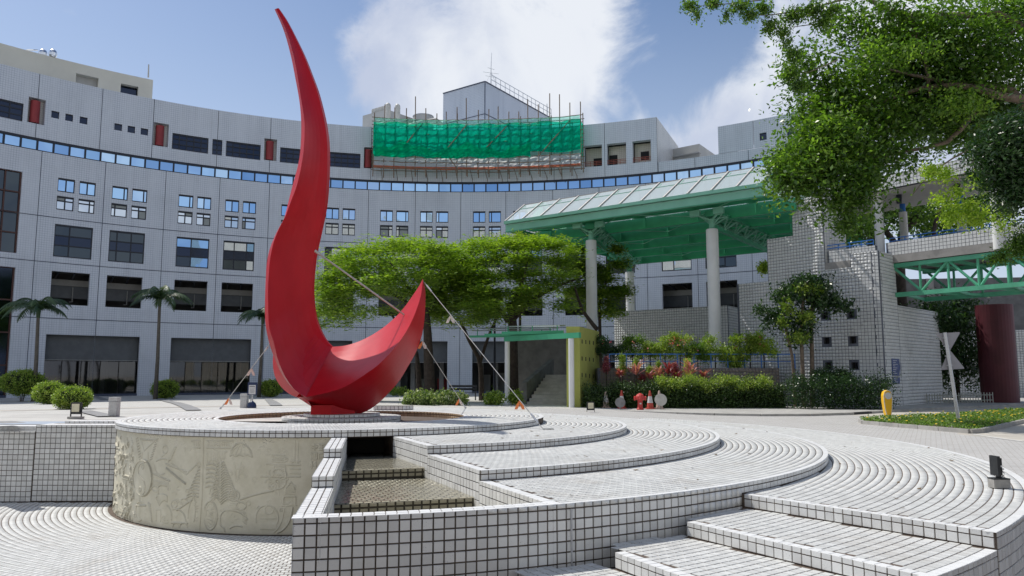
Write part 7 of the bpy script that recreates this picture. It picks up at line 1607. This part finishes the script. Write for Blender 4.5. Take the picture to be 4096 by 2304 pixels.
# --- ground cover on the island
g = np.random.default_rng(5); poly = [(p.x, p.y) for p in IB+IT]; 
def inside(x, y, P):
    c = np.zeros(len(x), bool); n = len(P)
    for i in range(n):
        x0, y0 = P[i]; x1, y1 = P[(i+1) % n]; cnd = ((y0 > y) != (y1 > y)) & (x < (x1-x0)*(y-y0)/(y1-y0+1e-12)+x0); c ^= cnd
    return c
xs = g.uniform(min(p[0] for p in poly), 20, 60000); ys = g.uniform(min(p[1] for p in poly), max(p[1] for p in poly), 60000); ok = inside(xs, ys, poly); xs, ys = xs[ok][:26000], ys[ok][:26000]; m_ = len(xs)
hh_ = .06+.05*(np.sin(xs*2.1)*np.cos(ys*1.7)+1)/2+.03*g.random(m_)
P = np.stack([xs, ys, ZR+.07+hh_*g.random(m_)**.5], 1); a = g.normal(size=(m_, 3)); a[:, 2] = np.abs(a[:, 2])*.8; a /= np.linalg.norm(a, axis=1)[:, None]; nr = g.normal(size=(m_, 3)); nr[:, 2] += 1.5; bv = np.cross(nr, a); bv /= np.linalg.norm(bv, axis=1)[:, None]
s = .055*(.6+.8*g.random(m_))[:, None]; V = np.stack([P-a*s*.5, P+bv*s*.3, P+a*s*.5, P-bv*s*.3], 1).reshape(-1, 3)
o = mesh('ground_cover', V, np.arange(m_*4).reshape(-1, 4), M['leafG'], None, uv=np.zeros((m_*4, 2)), rnd=np.clip(.4+.25*g.normal(size=m_), .01, .99)); setp(o, 'low green ground cover growing on the traffic island', 'ground cover', kind='stuff')
sel = g.choice(m_, 80); P = P[sel]+np.array([0, 0, .05]); m2_ = len(P); s = .028; V = np.stack([P+np.array(q)*s for q in ((-1, -.6, 0), (1, -.6, .2), (1, .6, .8), (-1, .6, .6))], 1).reshape(-1, 3)
o = mesh('yellow_flowers', V, np.arange(m2_*4).reshape(-1, 4), M['ypetal'], None, uv=np.zeros((m2_*4, 2)), rnd=g.random(m2_)); setp(o, 'tiny yellow flowers scattered over the ground cover', 'flowers', kind='stuff')

# ================================================================== small things
def cone(label, px, py, wht='whitecloth', body='conered', Yo=None, s=1.0, tilt=0):
    p = onz(px, py, ZS); o = thing('traffic_cone', label, 'traffic cone', p, group='traffic cones in front of the hedge')
    h = .72*s; M_ = Matrix.Rotation(tilt, 3, 'Y')
    MB().box(p+Vector((0, 0, .02)), (.34*s, .34*s, .04)).obj('base', M[body], o)
    MB().lathe(p+Vector((0, 0, .04)), [(.14*s, 0), (.115*s, h*.28)], 14, M_).obj('body', M[body], o); MB().lathe(p+M_@Vector((0, 0, .04+h*.28)), [(.116*s, 0), (.072*s, h*.36)], 14, M_).obj('white_sleeve', M['conewhite'], o); MB().lathe(p+M_@Vector((0, 0, .04+h*.64)), [(.071*s, 0), (.032*s, h*.3), (.02*s, h*.31)], 14, M_).obj('tip', M[body if body != 'conewhite2' else 'conewhite2'], o)
M['conered'] = mottled('faded_red_plastic', (.45, .07, .05), rough=.6, var=.15, scale=12); M['conewhite'] = mottled('cone_white', (.62, .62, .62), rough=.5, var=.08, scale=20); M['conewhite2'] = mottled('sun_bleached_plastic', (.55, .42, .36), rough=.7, var=.15, scale=12)
cone('red and white traffic cone nearest the yellow green wall', 2377, 1624); cone('red and white traffic cone second from the left, with a pale sleeve', 2424, 1632, body='conewhite2'); cone('traffic cone standing in front of the dark round sign back', 2487, 1634)
cone('red and white traffic cone just right of the hydrant', 2601, 1636); cone('sun bleached traffic cone in front of the pale round sign back', 2638, 1636, body='conewhite2')
for px, py, r, m_, lab in ((2481, 1610, 20, 'greyband', 'dark round back of a sign leaning on the hedge'), (2643, 1599, 24, 'palepipe', 'pale round back of a sign behind the bleached cone')):
    p = at(px, py, 30.2); R = r*30.2/FOC; o = MB().lathe(p, [(R, -.012), (R, .012)], 28, Matrix.Rotation(PI/2-.12, 3, 'X')).obj('round_sign', M[m_]); setp(o, lab, 'sign'); MB().box(p+Vector((0, .03, -.2)), (.04, .03, .5)).obj('sign_stake', M['greyband'], o)
hp = onz(2561, 1639, ZS); hy = thing('fire_hydrant', 'red fire hydrant standing between the cones', 'fire hydrant', hp); HR = mottled('hydrant_red', (.50, .05, .045), rough=.45, var=.1, scale=10)
MB().lathe(hp, [(.14, 0), (.14, .05), (.10, .08), (.095, .34), (.11, .38)], 16).obj('barrel', HR, hy); MB().lathe(hp+Vector((0, 0, .38)), [(.16, 0), (.17, .04), (.17, .14), (.13, .2), (.06, .24), (.03, .26)], 16).obj('bonnet', HR, hy)
for s in (-1, 1): MB().lathe(hp+Vector((s*.10, 0, .44)), [(.07, 0), (.07, .09), (.085, .10), (.085, .13), (.03, .14)], 12, Matrix.Rotation(s*PI/2, 3, 'Y')).obj('side_outlet', HR, hy)
MB().lathe(hp+Vector((0, -.09, .42)), [(.075, 0), (.075, .08), (.05, .1)], 12, Matrix.Rotation(PI/2, 3, 'X')).obj('front_outlet', HR, hy); MB().box(hp+Vector((0, -.101, .24)), (.07, .006, .05)).obj('number_plate', M['conewhite'], hy)
# floodlights
M['blackmetal'] = mottled('black_metal', (.022, .024, .026), rough=.45, var=.2, scale=10); M['lampface'] = mottled('lamp_glass_face', (.62, .58, .42), rough=.2)
def flood(label, p, face=-1, s=1.0):
    o = thing('floodlight', label, 'floodlight', p); MB().box(p+Vector((0, 0, .03)), (.30*s, .16*s, .05)).obj('base', M['kerb'], o)
    b = MB()
    for q in (-1, 1): b.box(p+Vector((q*.12*s, 0, .15*s)), (.015, .03, .22*s))
    b.obj('bracket', M['blackmetal'], o); MB().box(p+Vector((0, 0, .24*s)), (.23*s, .07*s, .26*s)).obj('housing', M['blackmetal'], o); MB().box(p+Vector((0, face*.037*s, .25*s)), (.17*s, .006, .18*s)).obj('glass_face', M['lampface'], o)
fl = on_plaza(303, 1676); fl.z = gz(fl.x, fl.y); flood('black floodlight on a small base beside the left court wall', fl)
p = onz(2363, 1655, Z5); flood('black floodlight at the back of the terraces, left of the cones', p, s=1.15)
# the near one, seen side-on
p = onz(4010, 1954, Z5); o = thing('floodlight', 'black upright floodlight on a grey box standing on the lowest terrace', 'floodlight', p); sx = 9.33/FOC
MB().box(p+Vector((0, .06, .055)), (66*sx, .13, .105)).obj('base_box', mottled('grey_box_concrete', (.30, .29, .27), rough=.8, var=.12, scale=15), o); MB().box(p+Vector((0, .06, .114)), (67*sx, .135, .014)).obj('box_lid', M['blackmetal'], o)
MB().box(p+Vector((.0, .06, .175)), (.045, .04, .12)).obj('pivot', M['blackmetal'], o); MB().box(p+Vector((0, .06, .26)), (.038, .11, .21)).obj('bracket', M['blackmetal'], o); MB().box(p+Vector((-.035, .06, .27)), (.035, .16, .24)).obj('housing', M['blackmetal'], o)
for dx, dz in ((-.02, .27), (.0, .235)): MB().lathe(p+Vector((dx+.018, .003-.01, dz)), [(.012, 0), (.012, .008)], 10, Matrix.Rotation(PI/2, 3, 'X')).obj('bolt', M['conewhite'], o)
MB().tube([p+Vector((.025, .05, .13)), p+Vector((.06, .05, .15)), p+Vector((.065, .05, .18)), p+Vector((.045, .05, .20)), p+Vector((.02, .05, .20))], .005, 6).obj('cable_loop', M['blackmetal'], o)
# stone bollards
M['stone'] = mottled('pale_granite', (.50, .50, .49), rough=.7, var=.12, scale=25)
for px, py, yt, w_, lab in ((447, 1667, 1591, 33, 'pale square stone bollard on the plaza behind the left court wall'), (972, 1632, 1576, 27, 'pale square stone bollard beside the ball footed notice stand')):
    Y_ = on_plaza(px, py).y; g0 = on_plaza(px, py); k = Y_/FOC; o = thing('bollard', lab, 'bollard', g0, group='stone bollards'); H = (py-yt)*k; W_ = w_*k
    MB().box(g0+Vector((0, W_/2, H*.39)), (W_*.94, W_*.94, H*.78)).obj('shaft', M['stone'], o); MB().box(g0+Vector((0, W_/2, H*.9)), (W_, W_, H*.20)).obj('cap', M['stone'], o)
# notice stand
g0 = on_plaza(1007, 1632); k = g0.y/FOC; o = thing('notice_stand', 'notice board on a pole with a dark blue ball foot', 'notice stand', g0); NV = mottled('navy_paint', (.015, .03, .09), rough=.35, var=.1, scale=10)
MB().lathe(g0, [(17*k, 0), (18*k, 8*k), (14*k, 19*k), (6*k, 26*k), (2.5*k, 28*k)], 20).obj('ball_foot', NV, o); MB().tube([g0+Vector((0, 0, 24*k)), g0+Vector((0, 0, 55*k))], 2.2*k, 8).obj('pole', M['steel'], o)
MB().box(g0+Vector((0, 0, 76*k)), (37*k, .03, 50*k)).obj('board', NV, o); MB().box(g0+Vector((.0, -.02, 72*k)), (27*k, .01, 36*k)).obj('paper', M['conewhite'], o); MB().box(g0+Vector((0, -.028, 84*k)), (22*k, .004, 4*k)).obj('heading_bar', M['greyband'], o)
for i in range(5): MB().box(g0+Vector((0, -.028, (60+i*4)*k)), ((16+(i*5) % 7)*k, .004, 1.0*k)).obj('text_line', M['greyband'], o)
for i in range(3): MB().tube([g0+Vector(((-14+i*4)*k, .2, 0)), g0+Vector(((-14+i*4)*k, .2, 52*k))], 1.2*k, 6).obj('side_rod', M['steel'], o)
# triangular sign backs on a leaning pole
b0_ = onz(3836, 1692, ZR+.06); Yp = b0_.y; top = at(3779, 1330, Yp); o = thing('road_sign', 'leaning pole with two grey triangular sign backs, points touching', 'road sign', b0_)
MB().tube([b0_, top], .048, 12).obj('pole', M['steel'], o); SG = mottled('sign_back_grey', (.34, .33, .355), rough=.6, metal=.0, var=.05, scale=5)
def rounded(tri, r=.16):
    out = []
    for i in range(3):
        a, b_, c_ = tri[i-1], tri[i], tri[(i+1) % 3]
        for t in (0, .5, 1): p = b_+(a-b_)*r*.5*(1-t)+(c_-b_)*r*.5*t; out.append(p if t != .5 else p*.6+b_*.4)
    return out
for tri in ([(3743, 1334), (3842, 1328), (3797, 1408)], [(3798, 1398), (3763, 1480), (3860, 1475)]):
    P = rounded([at(x, y, Yp+.06) for x, y in tri], .12); MB().prism(P, (0, .012, 0)).obj('sign_plate', SG, o)
for y in (1352, 1385, 1425, 1462): q = b0_.lerp(top, (1692-y)/(1692-1330)); MB().box(q+Vector((0, .03, 0)), (.14, .07, .03)).obj('clamp', M['steel'], o)
# keep-left bollard
b0_ = onz(3556, 1668, ZR+.06); Yp = b0_.y; k = Yp/FOC; o = thing('traffic_bollard', 'yellow oval traffic bollard with a white disc on the island tip', 'bollard', b0_); YL = mottled('yellow_plastic', (.80, .46, .02), rough=.45, var=.04, scale=10)
prof = [(-9, 0), (9, 0), (15, 30), (19, 62), (19, 84), (14, 98), (0, 105), (-14, 98), (-19, 84), (-19, 62), (-15, 30)]
W3 = [b0_+Vector((x*k*.82, 0, z*k)) for x, z in prof]; MB().prism(W3, (.0, .20, 0)).obj('shell', YL, o)
W4 = [b0_+Vector((x*k*.86, -.012, z*k)) for x, z in [(-10, 1), (10, 1), (16.5, 30), (20.5, 62), (20.5, 84), (15, 99), (0, 106.5), (-15, 99), (-20.5, 84), (-20.5, 62), (-16.5, 30)]]; MB().prism(W4, (0, .010, 0)).obj('rim', M['conewhite'], o)
W5 = [b0_+Vector((x*k*.76, -.020, 3*k+z*k*.97)) for x, z in prof]; MB().prism(W5, (0, .010, 0)).obj('front_panel', YL, o)
MB().lathe(b0_+Vector((0, -.018, 83*k)), [(13.5*k, 0), (13.5*k, .01)], 24, Matrix.Rotation(PI/2, 3, 'X')).obj('white_disc', M['conewhite'], o)
# direction sign on the wall
DS = mottled('dark_blue_sign', (.02, .05, .19), rough=.4, var=.05, scale=10); W2f = W2.off(.04); o = thing('direction_sign', 'dark blue arrow shaped direction sign with white lines of text on the side wall', 'sign', W2f.pt(3590, 1500)); o.location = W2f.pt(3590, 1500)
def wp(x, y, d=0): return W2.off(.04+d).pt(x, y)
MB().prism([wp(3568, 1434), wp(3597, 1436), wp(3606, 1468), wp(3600, 1503), wp(3571, 1503)], -W2.n*.03).obj('arrow_panel', DS, o); MB().prism([wp(3572, 1509), wp(3600, 1510), wp(3600, 1534), wp(3573, 1534)], -W2.n*.03).obj('lower_panel', DS, o)
for p, q in (((3596, 1440), (3603, 1468)), ((3603, 1468), (3598, 1500))): MB().beam(wp(*p, .01), wp(*q, .01), .015, .03).obj('arrow_edge', M['conewhite'], o)
for i, y in enumerate((1442, 1449, 1457, 1463, 1471, 1478, 1486, 1493, 1515, 1521, 1527)):
    L = (16, 11, 18, 9, 17, 13, 10, 16, 15, 9, 17)[i]; x = 3572+(i > 7)*3; MB().beam(wp(x, y, .008), wp(x+L, y+.8, .008), .006, .018).obj('text_line', M['conewhite'], o)
# picket fence under the bridge
fe = thing('picket_fence', 'low white picket fence in front of the dark planting under the footbridge', 'fence', at(3800, 1610, 36)); FEp = Plan(at(3656, 1600, 36.6).x, 36.6, at(3972, 1600, 34.6).x, 34.6); PK = mottled('weathered_white_wood', (.42, .43, .40), rough=.8, var=.15, scale=10)
sa, sb_ = 0, sz(FEp, 3972, 1600)[0]; zg = sz(FEp, 3660, 1613)[1]
for i in range(30): s_ = sa+(sb_-sa)*i/29; z_ = zg+.12*s_/sb_; MB().box(onW(s_, z_+.21, 0, FEp), (.035, .02, .44+.02*(i % 3)), rz=math.atan2(FEp.d.y, FEp.d.x)).obj('picket', PK, fe)
for h_ in (.10, .33): MB().beam(onW(sa, zg+h_, .02, FEp), onW(sb_, zg+.12+h_, .02, FEp), .02, .04).obj('rail', PK, fe)
# benches in the shade
M['benchgrey'] = mottled('dark_bench', (.03, .035, .05), rough=.5, var=.2, scale=8)
Yb_ = 41.5; p = at(1850, 1585, Yb_); p.z = gz(p.x, Yb_); bn = thing('bench', 'dark bench in the shade between the two feathery trees', 'bench', p)
for s in (0, 1, 2): MB().box(p+Vector((0, -.15+s*.13, .42)), (1.5, .10, .03)).obj('seat_slat', M['benchgrey'], bn)
for s in (0, 1): MB().box(p+Vector((0, .28, .58+s*.16)), (1.5, .03, .12)).obj('back_slat', M['benchgrey'], bn)
for s in (-1, 1): b = MB(); b.box(p+Vector((s*.7, 0, .21)), (.05, .4, .42)); b.box(p+Vector((s*.7, .28, .45)), (.05, .05, .6)); b.obj('leg', M['benchgrey'], bn)
# buildings and ground behind the camera, seen only in the window reflections
o = thing('tiled_building', 'cream building across the forecourt, behind the camera', 'building', (0, -45, -.6)); b = MB(); b.box((-10, -52, 17), (130, 12, 35)); b.obj('wall', M['creamtile'], o)

g = np.random.default_rng(77); P = []
while len(P) < 130:
    a_, r_ = g.uniform(-1.4, 1.2), g.uniform(5, 12.4); x, y = C5[0]+r_*math.cos(a_), C5[1]+r_*math.sin(a_)
    if x < -.2 or y < 8: continue
    d4, d3, d2 = math.hypot(x-C4[0], y-C4[1]), math.hypot(x-C3[0], y-C3[1]), math.hypot(x-C2[0], y-C2[1]); z = Z2 if d2 < R2-.1 else Z3 if d3 < R3-.1 else Z4 if d4 < R4-.1 else Z5
    if math.hypot(x-C1[0], y-C1[1]) < R1: z = 0
    if (x-CL1[0])*CN[0]+(y-CL1[1])*CN[1] < .2: continue
    if z == Z5 and (d4 < R4+.1 or (x-S1L[0])*sn[0]+(y-S1L[1])*sn[1] < .2): continue
    P.append((x, y, z+.004))
V = []; F = []
for i, p in enumerate(P):
    s_ = g.uniform(.02, .05); az = g.uniform(0, 6.28); u = np.array([math.cos(az), math.sin(az), 0])*s_; v = np.array([-math.sin(az), math.cos(az), .2])*s_*.5; p = np.array(p)
    V += [p-u, p+v, p+u+np.array([0, 0, s_*.3]), p-v]; F.append((4*i, 4*i+1, 4*i+2, 4*i+3))
o = mesh('fallen_leaves', V, F, mottled('dry_leaf', (.13, .085, .04), rough=.9, var=.4, scale=9)); setp(o, 'dry fallen leaves scattered over the tiled terraces', 'leaves', kind='stuff')
